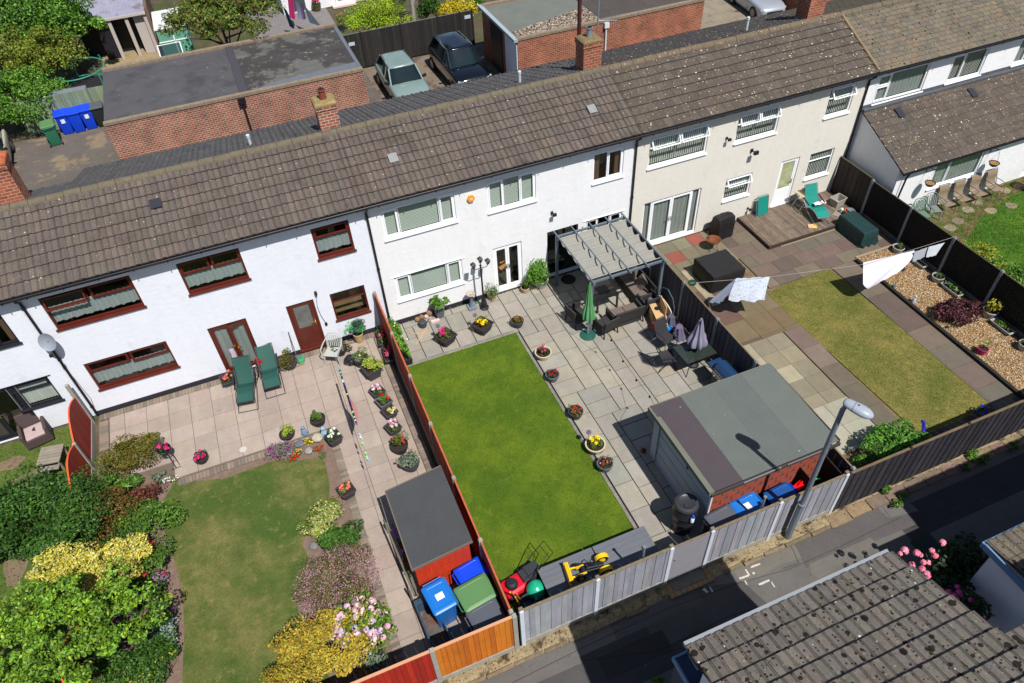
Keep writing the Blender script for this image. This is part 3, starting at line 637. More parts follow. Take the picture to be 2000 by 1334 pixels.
RIDGE = M('ridge_tile', S(130, 119, 99, .52), .95, noise=[(6, .2), (40, .25)], bump=(40, .01), spots=[(9, .2, S(110, 100, 80, .5)), (13, .16, S(180, 172, 140, .55))])
EY, EZ, RY, RZ_ = -.26, 5.16, 2.25, 6.33      # eaves and ridge of the terrace
def ridge(parent, x0, x1, y=RY, z=RZ_ + .02, mat=None, seg=.46):
    b = MB(); x = x0
    while x < x1 - .05:
        xe = min(x + seg, x1); dz = random.uniform(-.006, .01); rows = []
        for xx in (x + .006, xe - .006): rows.append([(xx, y - .14 * math.cos(a), z - .05 + dz + .13 * math.sin(a)) for a in [math.pi * k / 8 for k in range(9)]])
        b.grid(rows); b.face(rows[0]); b.face(rows[1][::-1]); x = xe
    return b.build('ridge_tiles', mat or RIDGE, parent, smooth=2)
def gutter(parent, x0, x1, y=EY - .05, z=EZ - .05, mat=None):
    b = MB(); n = 7; r = .055; rows = [[(x, y + r * math.cos(math.pi + math.pi * k / n), z + r * math.sin(math.pi + math.pi * k / n)) for k in range(n + 1)] for x in (x0, x1)]
    b.grid(rows); rows2 = [[(x, y + (r - .008) * math.cos(math.pi + math.pi * k / n), z + (r - .008) * math.sin(math.pi + math.pi * k / n)) for k in range(n + 1)] for x in (x0, x1)]; b.grid(rows2)
    b.box(x0, x1, y + r, y + r + .2, z - .12, z + .01); x = x0 + .4
    while x < x1: b.box(x, x + .025, y - .07, y + .05, z - .07, z - .055); x += .9
    return b.build('gutter', mat or GUT, parent)
def pipe(parent, x, y=-.05, z0=0.0, z1=EZ - .1, r=.038, mat=None, name='downpipe'):
    b = MB(); b.tube([(x, EY - .03, z1), (x, EY - .02, z1 - .08), (x, y, z1 - .28), (x, y, z0)], r, 10)
    for z in (z1 - .5, (z0 + z1) / 2, z0 + .4): b.tube([(x, y, z), (x, y, z + .06)], r + .012, 10)
    return b.build(name, mat or GUT, parent, smooth=2)
def roof_pair(parent, x0, x1, kind, tw, cols, mat, gauge=.33, ry=6.2, rz=4.93, rcols=None, lift=.052):
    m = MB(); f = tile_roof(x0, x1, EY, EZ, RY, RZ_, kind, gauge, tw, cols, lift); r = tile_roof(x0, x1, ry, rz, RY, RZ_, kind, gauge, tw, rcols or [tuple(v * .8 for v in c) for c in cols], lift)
    n = len(f.v); f.v += r.v; f.f += [tuple(i + n for i in q) for q in r.f]; f.c += r.c; f.m += r.m
    o = f.build('roof', mat, parent); return o
def skylight_tile(parent, px, py, name='glass_tile', mat=None, sz=(.14, .16)):
    # on the front slope
    t0 = None
    for k in range(60):
        y = EY + (RY - EY) * k / 60; p = F(px, py, y); zz = EZ + (RZ_ - EZ) * (y - EY) / (RY - EY)
        if t0 is None or abs(p[2] - zz) < t0[0]: t0 = (abs(p[2] - zz), p[0], y, zz)
    _, x, y, z = t0; sl = math.atan2(RZ_ - EZ, RY - EY); T = Matrix.Translation((x, y, z)) @ Matrix.Rotation(sl, 4, 'X'); b = MB()
    b.box(-sz[0], sz[0], -sz[1], sz[1], .05, .118, T)
    for i in range(4): b.box(-sz[0] + i * .075, -sz[0] + i * .075 + .03, -sz[1], sz[1], .118, .128, T)
    return b.build(name, mat or M('bare_tile_light', S(170, 172, 172, .56), .5, noise=[(14, .2)]), parent)
def chimney(parent, x0, x1, y0, y1, z0, z1, mat, cap, pot=None, potc=None, h=.45):
    b = MB(); b.box(x0, x1, y0, y1, z0, z1); b.box(x0 - .03, x1 + .03, y0 - .03, y1 + .03, z1 - .16, z1 - .02); c = b.build('chimney', mat, parent)
    k = MB(); k.sqlathe([(1, 0), (.98, .05), (.8, .1)], ((x0 + x1) / 2, (y0 + y1) / 2, z1 - .015), (x1 - x0) / 2 + .04, (y1 - y0) / 2 + .04); k.build('chimney_cap', cap, c)
    f = MB(); f.box(x0 - .05, x1 + .05, y0 - .05, y0 - .002, z0, z0 + .32); f.box(x0 - .04, x0 - .002, y0, y1, z0, z0 + .3); f.build('flashing', LEAD, c)
    if pot:
        p = MB(); p.lathe([(pot, 0), (pot * .85, h * .5), (pot * .85, h * .85), (pot * 1.05, h * .88), (pot * 1.05, h)], ((x0 + x1) / 2 + .0, (y0 + y1) / 2, z1 + .05), 16); p.build('chimney_pot', potc, c, smooth=2)
        p = MB(); p.lathe([(pot * .8, 0), (pot * .8, .01)], ((x0 + x1) / 2, (y0 + y1) / 2, z1 + .05 + h + .001), 16); p.build('pot_mouth', DARKF, c)
    return c
def house(x0, x1, name, label, wm, holes, depth=4.05):
    t = thing(name, label, 'house', ((x0 + x1) / 2, 0, 0)); t.location = (0, 0, 0)
    b = facade(t, x0 + .002, x1 - .002, 0, EZ - .06, 0, holes, wm); shell(b, x0 + .004, x1 - .004, 0, depth, -.02, 4.9)
    w_ = b.build('wall', wm, t)
    g = MB(); g.face([(x0 + .12, 1.1, 0), (x1 - .12, 1.1, 0), (x1 - .12, 1.1, 5), (x0 + .12, 1.1, 5)]); g.box(x0 + .12, x1 - .12, .14, 1.1, 2.45, 2.6); g.box(x0 + .12, x1 - .12, .14, 1.1, 0, .04); g.build('interior', INT, t)
    p = MB(); p.box(x0 + .003, x1 - .003, -.012, -.001, -.03, .13)
    return t
# ---- H1 mahogany-framed house
w11 = rectF((73.4, 583.5), (251, 538), (285, 599), (112.4, 645.8)); w12 = rectF((342.6, 515.4), (466, 484.5), (488.6, 546.9), (370, 576)); w13 = rectF((605.5, 448), (679.9, 429), (694, 489), (622.9, 508.5))
w14 = rectF((162, 711.8), (323.7, 666), (350, 716), (195, 762.7)); w15 = rectF((643, 574.8), (711, 556.5), (723, 607.7), (658, 627)); d11 = rectF((404, 642), (479.6, 621.8), (512, 700), (445, 731)); d12 = rectF((557, 599), (611, 585), (639.4, 672.8), (590, 690))
d11 = (d11[0], d11[1], .05, d11[3]); d12 = (d12[0], d12[1], .02, d12[3])
h1 = house(-9.7, -.04, 'terraced_house', 'white rendered terraced house with mahogany brown windows and doors', WHITE, [w11, w12, w13, w14, w15, d11, d12])
TOP2 = [(0, .47, .62, 1, 's'), (.53, 1, .62, 1, 's'), (0, 1, 0, .60, 'f')]
window(h1, w11, 0, BROWN, [(0, .47, .62, 1, 'o14'), (.53, 1, .62, 1, 's'), (0, 1, 0, .60, 'f')], .06)
window(h1, w12, 0, BROWN, TOP2, .06); window(h1, w14, 0, BROWN, [(0, .5, .66, 1, 's'), (.54, 1, .6, 1, 's'), (0, 1, 0, .60, 'f')], .06)
window(h1, w13, 0, BROWN, [(0, 1, .66, 1, 's'), (0, 1, 0, .62, 'f')], .07); window(h1, w15, 0, BROWN, [(0, 1, .66, 1, 'f'), (0, 1, 0, .62, 'f')], .06, blind='none' and None)
door_pair(h1, d11, 0, BROWN, 'sheer', open_leaf=1, handle=M('brass', S(214, 170, 70), .25, 1.0))
a, c, d, e = d12; b = MB(); b.box(a, c, .04, .11, e - .06, e); b.box(a, a + .07, .04, .11, d, e - .06); b.box(c - .07, c, .04, .11, d, e - .06); b.box(a, c, -.05, .11, d - .02, d + .05)
f = b.build('door_frame', BROWN, h1, bev=.005)
b = MB(); b.box(a + .075, c - .075, .05, .1, d + .05, d + .95); b.box(a + .075, c - .075, .05, .1, e - .17, e - .062); b.box(a + .075, a + .19, .05, .1, d + .95, e - .17); b.box(c - .19, c - .075, .05, .1, d + .95, e - .17)
for k in (0, 1):
    xx = a + .17 + k * .28; 
    for q in ((xx, xx + .2, d + .25, d + .28), (xx, xx + .2, d + .72, d + .75), (xx, xx + .03, d + .28, d + .72), (xx + .17, xx + .2, d + .28, d + .72)): b.box(q[0], q[1], .038, .05, q[2], q[3])
b.box(a + .12, c - .12, .03, .05, d + .1, d + .14); dd = b.build('door', BROWN, f, bev=.005)
b = MB(); b.face([(a + .19, .075, d + .95), (c - .19, .075, d + .95), (c - .19, .075, e - .17), (a + .19, .075, e - .17)]); b.build('door_pane', M('obscured_glass', S(96, 100, 98), .25, spec=.6, noise=[(3, .3)]), f)
b = MB(); b.box(c - .15, c - .12, .02, .05, 1.0, 1.22); b.box(c - .25, c - .12, -.01, .01, 1.12, 1.145); b.box(c - .14, c - .12, 0, .04, 1.12, 1.14); b.build('handle', MATS['brass'], f)
# ---- H2 white house in the middle
w21 = rectF((742.8, 413.5), (887, 376), (892, 433), (753, 472)); w22 = rectF((950, 358), (1045, 333), (1048, 392.7), (955, 417)); w23 = rectF((1160, 303), (1220, 286), (1216, 345), (1157, 361))
w24 = rectF((770.7, 543), (901, 505), (906.8, 553.5), (778, 590)); d21 = rectF((959, 487.5), (1019.5, 470.4), (1021, 560), (972, 575)); d21 = (d21[0], d21[1], .05, d21[3])
w25 = (F(1086, 452)[0], F(1086, 452)[0] + 1.25, .25, 2.02); w26 = (6.98 + .55, 8.75, .95, 2.02)
w25 = (6.0, 7.2, .12, 2.05); w26 = (7.5, 8.95, .95, 2.05)
h2 = house(-.04, 9.28, 'terraced_house', 'bright white terraced house with white windows and an orange alarm box', PAINT, [w21, w22, w23, w24, w25, w26, d21])
THREE = [(0, .2, 0, 1, 's'), (.23, .77, 0, 1, 'f'), (.80, 1, 0, 1, 's')]
window(h2, w21, 0, UPVC, [(0, .19, 0, 1, 's'), (.22, .78, 0, 1, 'f'), (.81, 1, 0, 1, 's')], .06, 'venetian', lintel=True); window(h2, w24, 0, UPVC, THREE, .06, 'venetian', lintel=True)
window(h2, w22, 0, UPVC, [(0, .3, 0, 1, 's'), (.33, .67, 0, 1, 'f'), (.70, 1, 0, 1, 's')], .055, 'venetian', lintel=True); window(h2, w23, 0, UPVC, [(0, .46, 0, 1, 'f'), (.5, 1, 0, 1, 's')], .06, 'drape', lintel=True)
door_pair(h2, d21, 0, UPVC, None, handle=DARKF)
window(h2, w25, 0, DARKF, [(0, 1, 0, 1, 'f')], .05, None, sill=False, gl=PANE_D, label='dark framed glazed door under the pergola'); window(h2, w26, 0, UPVC, [(0, .3, 0, 1, 's'), (.34, .66, 0, 1, 'f'), (.7, 1, 0, 1, 's')], .05, None, lintel=True, gl=PANE_D)
b = MB()
for k in range(6): b.beam((d21[0] + .15, .75, .35 + k * .3), (d21[1] - .1, .95, .5 + k * .3), .3, .03)
b.build('stair_boards', M('pine_board', S(196, 140, 80, .7), .6), h2)
b = MB(); b.box(w15[0], w15[1], .42, .44, w15[2] + .0, w15[3] - .25); b.build('kitchen_backdrop', M('backdrop_tan', S(150, 124, 84, .6), .8, noise=[(1.5, .2)]), h1)  # added tan panel standing in for the brown kitchen interior, no blind
q = F(455, 690, .0); b = MB(); b.grid([[(q[0] - .07 + .035 * i + .01 * math.sin(j), -.03 - .015 * math.sin(i * 2 + j), 1.08 - .13 * j) for i in range(5)] for j in range(5)]); b.build('hanging_towel', M('lilac_towel', S(206, 186, 206, .8), .9, noise=[(20, .15)]), h1, smooth=True)
# ---- H3 cream house
w31 = rectF((1271, 270), (1387, 241), (1378, 300), (1264, 333)); w32 = rectF((1443, 225), (1528, 205), (1515, 261), (1435, 282)); w33 = rectF((1627, 174), (1675, 160), (1657, 219), (1606, 235))
w34 = rectF((1420, 351), (1471, 336), (1460, 381), (1409, 396)); w35 = rectF((1585, 301), (1632, 288), (1615, 339), (1569, 354)); d31 = rectF((1256, 399), (1369, 367), (1357.5, 455), (1251, 484)); d31 = (d31[0], d31[1], .05, d31[3])
d32 = rectF((1525, 315), (1561, 308), (1540, 400), (1506, 409)); d32 = (d32[0], d32[1], .16, d32[3])
h3 = house(9.28, 18.93, 'terraced_house', 'cream rendered terraced house with several white top vents swung open', CREAM, [w31, w32, w33, w34, w35, d31, d32])
V2 = [(0, .49, .64, 1, 'o28'), (.51, 1, .64, 1, 'o28'), (0, 1, 0, .61, 'f')]
window(h3, w31, 0, UPVC, V2, .055, 'vertical'); window(h3, w32, 0, UPVC, V2, .055, 'vertical'); window(h3, w33, 0, UPVC, [(0, 1, .64, 1, 'o34'), (0, 1, 0, .61, 'f')], .055, 'vertical')
window(h3, w34, 0, UPVC, [(0, 1, .64, 1, 'o34'), (0, 1, 0, .61, 'f')], .055, 'vertical'); window(h3, w35, 0, UPVC, [(0, 1, .7, 1, 'f'), (0, 1, 0, .67, 'f')], .055, 'vertical')
door_pair(h3, d31, 0, UPVC, 'sheer', side=.28)
a, c, d, e = d32; b = MB(); b.box(a, c, .04, .11, e - .06, e); b.box(a, a + .07, .04, .11, d, e - .06); b.box(c - .07, c, .04, .11, d, e - .06); b.box(a - .05, c + .05, -.05, .11, d - .03, d + .04)
f = b.build('door_frame', UPVC, h3, bev=.005); b = MB(); b.box(a + .075, c - .075, .05, .1, d + .05, d + .72); b.box(a + .075, c - .075, .05, .1, e - .15, e - .062); b.box(a + .075, a + .15, .05, .1, d + .72, e - .15); b.box(c - .15, c - .075, .05, .1, d + .72, e - .15); b.build('door', UPVC, f, bev=.005)
b = MB(); b.face([(a + .15, .075, d + .72), (c - .15, .075, d + .72), (c - .15, .075, e - .15), (a + .15, .075, e - .15)]); b.build('door_pane', M('patterned_glass', S(186, 192, 150, .7), .3, noise=[(3.5, .3)], spec=.5), f)
b = MB(); b.box(c - .13, c - .1, .02, .05, 1.05, 1.25); b.box(c - .22, c - .1, 0, .015, 1.15, 1.17); b.build('handle', MATS['chrome'], f)
# ---- H0 far left
w01 = (F(-60, 640)[0], F(37, 664)[0], 2.5 + .95, 4.55); q_ = rectF((6, 761), (90, 734), (127.4, 783.7), (45, 800)); w02 = q_; d01 = (-12.9, F(95, 841)[0], .05, 2.05)
h0 = house(-19.3, -9.7, 'terraced_house', 'white terraced house at the left edge with black framed windows', WHITE, [w01, w02, d01])
window(h0, w01, 0, DARKF, [(0, .45, 0, 1, 's'), (.5, 1, 0, 1, 'f')], .06, 'drape'); window(h0, w02, 0, DARKF, [(0, 1, .7, 1, 's'), (0, 1, 0, .66, 'f')], .06, 'vertical', lintel=True, sillmat=None); door_pair(h0, d01, 0, DARKF, None)
# ---- H4 right, with a tiled single storey extension
w41 = rectF((1720, 148), (1819, 123), (1800, 178), (1701, 207)); w42 = rectF((1864, 111), (1936, 91), (1912, 147), (1845, 166)); w43 = (F(1998, 75)[0], F(1998, 75)[0] + 1.4, w42[2], w42[3])
h4 = house(18.93, 34, 'terraced_house', 'white terraced house at the right with mossy small tiles and a tiled lean-to extension', PAINT, [w41, w42, w43])
window(h4, w41, 0, UPVC, [(0, .24, .6, 1, 's'), (0, .24, 0, .56, 's'), (.27, 1, 0, 1, 'f')], .055, 'sheer', lintel=True); window(h4, w42, 0, UPVC, [(0, .36, 0, 1, 's'), (.4, 1, 0, 1, 'f')], .055, 'vertical', lintel=True); window(h4, w43, 0, UPVC, [(0, .4, 0, 1, 's'), (.44, 1, 0, 1, 'f')], .055, 'sheer')
YX = -2.62; zx = 2.32
we = rectF((1830, 322), (1927, 292), (1905, 342), (1809, 372), YX + .12); xr = F(1985, 330, YX + .12)[0]
dx = (xr + .45, xr + 1.35, .05, 2.05)
b = facade(h4, 19.02, 30, 0, 2.36, YX + .12, [we, dx], PAINT)
b.face([(19.02, YX + .12, 0), (19.02, 0, 0), (19.02, 0, 3.5), (19.02, YX + .12, 2.36)][::-1]); b.build('extension_wall', PAINT, h4)
window(h4, we, YX + .12, UPVC, [(0, .3, 0, 1, 's'), (.34, 1, 0, 1, 'f')], .055, 'sheer', lintel=True); door_pair(h4, dx, YX + .12, UPVC, None, gl=PANE_D)
g = MB(); g.face([(19.1, YX + 1.2, 0), (30, YX + 1.2, 0), (30, YX + 1.2, 2.6), (19.1, YX + 1.2, 2.6)]); g.build('extension_interior', INT, h4)
tile_roof(18.98, 30, YX - .08, zx + .02, 0.0, 3.55, 'flat', .33, .33, COL3, .03).build('extension_roof', RM3, h4)
b = MB(); b.box(19.0, 30, -.016, -.001, 3.5, 3.72); b.box(19.0, 30, -.16, -.018, 3.53, 3.60); b.build('extension_flashing', M('grey_lead', S(96, 98, 106, .7), .6, noise=[(6, .25)]), h4)
for (px, py) in ((1755, 222), (1897, 183)):
    for k in range(80):
        y = YX + 2.6 * k / 80; p = F(px, py, y)
        if p[2] < zx + (3.55 - zx) * (y - YX) / -YX: break
    sl = math.atan2(3.55 - zx, -YX); T = Matrix.Translation((p[0], y, p[2])) @ Matrix.Rotation(sl, 4, 'X'); b = MB(); b.box(-.13, .13, -.2, .2, .03, .1, T); b.box(-.10, .10, -.24, -.2, .03, .08, T); b.build('roof_vent', UPVCD, h4, bev=.01)
b = MB(); b.box(19.0, 30, YX - .14, YX - .08, zx - .09, zx - .03); b.build('extension_gutter', GUT, h4)
b = MB(); b.tube([(19.35, YX - .11, zx - .08), (19.35, YX - .02, zx - .3), (19.35, YX + .06, .05)], .035, 8); b.build('downpipe', GUT, h4, smooth=2)
b = MB(); b.box(19.03, 19.26, YX + .075, YX + .115, 0, 2.28); b.build('corner_board', PAINT, h4)
# ---- roofs, ridges, gutters, pipes
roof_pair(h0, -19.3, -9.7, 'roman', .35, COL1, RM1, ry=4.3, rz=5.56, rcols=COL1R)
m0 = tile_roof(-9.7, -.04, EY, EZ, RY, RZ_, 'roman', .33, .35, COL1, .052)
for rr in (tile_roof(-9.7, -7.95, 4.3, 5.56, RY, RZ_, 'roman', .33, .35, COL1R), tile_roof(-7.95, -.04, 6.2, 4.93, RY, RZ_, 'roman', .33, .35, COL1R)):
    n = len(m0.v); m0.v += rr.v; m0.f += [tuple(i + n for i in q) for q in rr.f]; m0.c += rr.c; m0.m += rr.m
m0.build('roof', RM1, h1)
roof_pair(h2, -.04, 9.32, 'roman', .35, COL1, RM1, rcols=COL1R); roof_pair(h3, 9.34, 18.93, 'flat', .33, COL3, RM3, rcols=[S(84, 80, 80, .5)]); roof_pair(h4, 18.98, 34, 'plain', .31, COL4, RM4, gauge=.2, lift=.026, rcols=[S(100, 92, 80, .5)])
b = MB(); b.tube([(9.33, EY, EZ + .07), (9.33, RY, RZ_ + .06)], .022, 6); b.build('verge_strip', M('dark_mortar', S(92, 82, 76, .5), .95), h3)
b = MB(); b.tube([(18.955, EY - .02, EZ + .06), (18.955, RY, RZ_ + .06)], .045, 6); b.build('verge_mortar', M('tan_mortar', S(170, 146, 112, .6), .95, noise=[(10, .3)], bump=(30, .02)), h4)
ridge(h0, -19.3, -9.7); ridge(h1, -9.7, -.04); ridge(h2, -.04, 9.3); ridge(h3, 9.3, 18.9, mat=M('ridge_flat', S(128, 112, 92, .58), .95, noise=[(8, .2)], spots=[(12, .3, S(206, 196, 160, .6))])); ridge(h4, 18.95, 34)
for h_, x0, x1 in ((h0, -19.3, -9.7), (h1, -9.7, -.04), (h2, -.04, 9.28), (h3, 9.28, 18.93), (h4, 18.96, 34)): gutter(h_, x0, x1)
b = MB(); b.box(19, 34, EY + .01, EY + .05, EZ - .18, EZ - .06); b.build('fascia', M('grey_fascia', S(130, 136, 146, .7), .6), h4)
pipe(h1, -9.62); pipe(h2, .0); pipe(h3, 9.28); pipe(h4, 18.90)
for h_, x0, x1 in ((h1, -9.68, d11[0]), (h1, d11[1], d12[0]), (h1, d12[1], -.1), (h2, .05, d21[0]), (h2, d21[1], 5.98)):
    b = MB(); b.box(x0, x1, -.014, -.002, -.03, .14); b.build('plinth', M('bitumen', S(42, 40, 48), .8, noise=[(20, .2)]), h_)
skylight_tile(h1, 305, 400, 'roof_vent', UPVCD, (.15, .15)); skylight_tile(h2, 768, 313); skylight_tile(h2, 1155, 216)
# chimneys
def pj(px, py, y): return F(px, py, y)
chimney(h2, -.44, .18, 2.75, 3.35, 5.8, 6.98, BR1, M('lichen_mortar', S(170, 150, 100, .6), .95, noise=[(9, .35)], bump=(20, .03)), .12, M('terracotta', S(150, 78, 56, .6), .8, noise=[(8, .3)]), .34)
chimney(h3, 8.56, 9.24, 2.6, 3.2, 5.8, 7.16, BR2, M('mossy_mortar', S(150, 130, 90, .55), .95, noise=[(9, .35)], bump=(20, .03)), .11, M('grey_flue', S(170, 178, 184, .7), .4, .5), .35)
chimney(h1, -9.75, -8.93, 2.65, 3.3, 5.8, 7.4, BR2, M('clay_cap', S(196, 110, 70, .65), .9, noise=[(6, .4)]), .18, MATS['terracotta'], .5)
chimney(h4, 17.9, 18.62, 2.75, 3.4, 5.8, 7.6, BR2, MATS['mossy_mortar'], .16, MATS['terracotta'], .5)
# aerial and flue poles by the second chimney
b = MB(); p0 = (9.40, 3.1, 6.2)
b.tube([(9.42, 3.35, 6.6), (9.50, 3.36, 9.6)], .028, 8); b.build('aerial_mast', M('galvanised', S(180, 186, 190, .7), .4, .6), h3)
b = MB(); b.tube([(8.78, 3.42, 6.0), (8.78, 3.42, 9.9)], .07, 10); b.build('flue_pipe', M('rusty_flue', S(70, 34, 32, .8), .7, noise=[(6, .3)]), h3, smooth=2)
b = MB(); b.tube([(9.45, 3.36, 7.5), (10.1, 3.2, 7.45)], .012, 6)
for k in range(9): b.tube([(9.52 + k * .065, 3.05, 7.49), (9.52 + k * .065, 3.55, 7.49)], .006, 4)
for k in range(5): b.tube([(10.05 - .02 * k, 3.0 + .1 * k, 7.2), (10.05 - .02 * k, 3.0 + .1 * k, 7.75)], .006, 4)
b.build('tv_aerial', MATS['galvanised'], h3)
for h_, (px, py), y_, hh in ((h2, (1015, 158), 3.2, .42), (h3, (1457, 62), 3.2, .5), (h1, (488, 278), 3.2, .35)):
    q = F(px, py, y_); b = MB(); b.lathe([(.05, 0), (.05, hh), (.062, hh + .01), (.062, hh + .1), (.04, hh + .12)], (q[0], y_, RZ_ - .37 * (y_ - RY) - .05), 12); b.build('vent_pipe', M('grey_vent', S(200, 208, 212, .75), .5), h_, smooth=2)
# small fittings on the walls
b = MB(); q = F(920, 388, -.05); b.prism([(q[0] + .13 * math.cos(math.radians(60 * k + 0)), .13 * math.sin(math.radians(60 * k))) for k in range(6)], -.03, .03)
for i, v in enumerate(b.v): b.v[i] = (v[0], -.04 - v[2], q[2] + v[1])
b.build('alarm_box', M('alarm_orange', S(236, 160, 40, .85), .5), h2, bev=.008)
b = MB(); b.box(q[0] - .05, q[0] + .05, -.078, -.072, q[2] - .03, q[2] + .03); b.build('alarm_badge', M('alarm_badge', S(244, 214, 170, .8), .5), h2)
def floodlight(h_, px, py, s=1.0):
    q = F(px, py, -.1); b = MB(); b.box(q[0] - .04 * s, q[0] + .04 * s, -.04, -.002, q[2] - .05 * s, q[2] + .05 * s); b.beam((q[0], -.03, q[2]), (q[0] + .04, -.16 * s, q[2] + .02), .03, .03); b.box(q[0] - .05 * s, q[0] + .09 * s, -.22 * s, -.15 * s, q[2] - .04 * s, q[2] + .06 * s); return b.build('wall_light', DARKF, h_)
floodlight(h2, 1080, 418); floodlight(h3, 1422, 272, .9); floodlight(h3, 1471, 296, 1.3); floodlight(h3, 1463, 409, .8)
b = MB(); P_ = [F(617, 574, -.02), F(620, 600, -.02), F(627, 617, -.02), F(637, 632, -.02)]; b.tube(P_, .008, 5); b.box(P_[0][0] - .04, P_[0][0] + .04, -.1, -.002, P_[0][2], P_[0][2] + .1); b.box(P_[3][0] - .04, P_[3][0] + .04, -.06, -.002, P_[3][2] - .04, P_[3][2] + .04); b.build('wall_cable', GUT, h1)
b = MB(); b.tube([F(112, 700, -.015), F(150, 745, -.015), F(178, 780, -.015), F(184, 796, -.015)], .006, 4); b.build('wall_cable', GUT, h1)
# satellite dish on the shared downpipe
q = F(93, 667, -.3); t = thing('satellite_dish', 'grey satellite dish on the white wall beside the downpipe', 'satellite dish', (q[0], -.02, q[2] - .05))
b = MB(); T = Matrix.Translation((0, -.3, .05)) @ Matrix.Rotation(math.radians(68), 4, 'X') @ Matrix.Rotation(math.radians(-14), 4, 'Y'); rows = [[T @ Vector((.23 * r * math.cos(a), .27 * r * math.sin(a), .08 * r * r - .05)) for a in [2 * math.pi * k / 28 for k in range(28)]] for r in (.02, .3, .6, .85, 1, 1.02)]
b.grid(rows, True); b.build('dish', M('dish_grey', S(138, 146, 158, .8), .5), t, smooth=True)
b = MB(); b.tube([(0, -.02, 0), (0, -.22, 0), (0, -.26, .02)], .02, 8); b.tube([(0, -.3, -.2), (.02, -.62, -.18)], .01, 6); b.box(-.04, .06, -.68, -.6, -.22, -.14); b.build('arm', DARKF, t)
# ================================================================ houses south of the lane (roofs at the bottom of the picture)
s1 = thing('south_house', 'house across the lane whose big mossy tiled roof fills the bottom right corner', 'house', (0, 0, 0))
X0, X1 = 1.78, 6.08; ys, zs = -15.2, 4.85
tile_roof(X0 - .05, X1 + .05, ys + .0, zs + .05, -20.5, zs + .05 + 5.3 * .42, 'pan', .40, .19, [S(134, 126, 118, .55), S(127, 119, 111, .55), S(140, 131, 121, .55), S(130, 123, 115, .55)], .075).build('roof', RM5, s1)
b = MB(); b.box(X0 + .15, X1 - .1, -20.4, ys - .3, 0, zs - .02); b.face([(X0 + .15, ys - .3, zs - .02), (X0 + .15, -20.4, zs - .02), (X0 + .15, -20.4, zs + 2.05)]); b.face([(X1 - .1, ys - .3, zs - .02), (X1 - .1, -20.4, zs - .02), (X1 - .1, -20.4, zs + 2.05)])
b.build('wall', PAINT, s1)
bl = M('blue_grey_trim', S(110, 150, 186, .75), .4); b = MB(); b.box(X0 - .02, X1 + .02, ys + .04, ys + .16, zs - .02, zs + .075); b.box(X0 - .02, X1, ys - .3, ys + .02, zs - .06, zs - .03); b.build('gutter', M('grey_gutter', S(150, 154, 158, .75), .5), s1)
b = MB(); b.box(X0 - .1, X0 - .05, -20.4, ys, zs + .0, zs + .1); bb = None
P1, P2 = G(1317, 1286, 3.9), G(1403, 1247, 3.9); b = MB(); b.box(P1[0], P2[0] + .9, P1[1], P1[1] + .03, 3.80, 3.93); b.box(P1[0] - .03, P1[0], P1[1] - .9, P1[1] + .03, 3.80, 3.93); b.build('box_bay_trim', bl, s1)
b = MB(); b.box(P1[0] + .04, P2[0] + .85, P1[1] - .9, P1[1] - .02, .1, 3.86); b.build('box_bay', M('navy_panel', S(40, 60, 92, .6), .4), s1)
s2 = thing('south_house', 'neighbouring house across the lane set back at the bottom right edge with mossy tiles', 'house', (0, 0, 0))
tile_roof(X1 + .02, 16, -17.15, 4.95, -21.5, 6.8, 'pan', .40, .19, [S(134, 126, 118, .55), S(127, 119, 111, .55), S(140, 131, 121, .55)], .075).build('roof', RM5, s2)
b = MB(); b.box(X1 + .05, 16, -21.4, -17.4, 0, 4.9); b.build('wall', PAINT, s2); b = MB(); b.box(X1, 16, -17.2, -17.1, 4.82, 4.92); b.build('gutter', GUT, s2)
s3 = thing('south_outbuilding', 'white walled outbuilding with ribbed grey roof beside the pink roses', 'outbuilding', (0, 0, 0))
a = G(1932, 1068, 2.6); b = MB(); b.box(a[0] + .1, 16, -17.3, a[1] - .1, 0, 2.55); b.build('wall', M('shaded_white_paint', S(224, 228, 236, .9), .85, noise=[(2, .06)], bump=(30, .005)), s3)
tile_roof(a[0] - .05, 16, a[1] + .05, 2.66, -17.6, 3.1, 'pan', .5, .22, [S(132, 122, 108, .56), S(118, 110, 98, .56)], .03).build('roof', RM5, s3); b = MB(); b.box(a[0] - .1, a[0] - .055, -17.2, a[1] + .05, 2.5, 2.68); b.box(a[0] - .1, 16, a[1] + .06, a[1] + .13, 2.5, 2.66); b.build('fascia', bl, s3)
s4 = thing('south_house', 'taller house beyond the right edge across the lane', 'house', (0, 0, 0))
b = MB(); b.box(11.5, 20, -23, -15.6, 0, 4.9); b.build('wall', PAINT, s4); tile_roof(11.4, 20.1, -15.4, 4.9, -20, 7, 'pan', .345, .30, COL3, .05).build('roof', RM5, s4)
# ================================================================ garages behind the terrace
def flat_garage(name, label, x0, x1, y0, y1, z, mat, roofs, copcol, door=None):
    t = thing(name, label, 'garage', (0, 0, 0)); b = MB(); b.box(x0, x1, y0, y1, -.04, z - .12); b.build('wall', mat, t)
    for i, (xa, xb, rm, dz) in enumerate(roofs):
        b = MB(); b.face([(xa, y0 + .1, z + dz - .1), (xb, y0 + .1, z + dz - .1), (xb, y1 - .1, z + dz - .1), (xa, y1 - .1, z + dz - .1)]); b.build('flat_roof', rm, t)
    cm = M('coping_' + name, copcol, .95, noise=[(5, .2), (20, .2)], bump=(25, .01)); b = MB()
    for (ya, yb) in ((y0 - .04, y0 + .2), (y1 - .2, y1 + .04)):
        b = MB(); x = x0
        while x < x1 - .05: xe = min(x + .6, x1); b.box(x + .004, xe - .004, ya, yb, z - .10, z + .02); x = xe
        b.build('coping', cm, t)
    return t, b
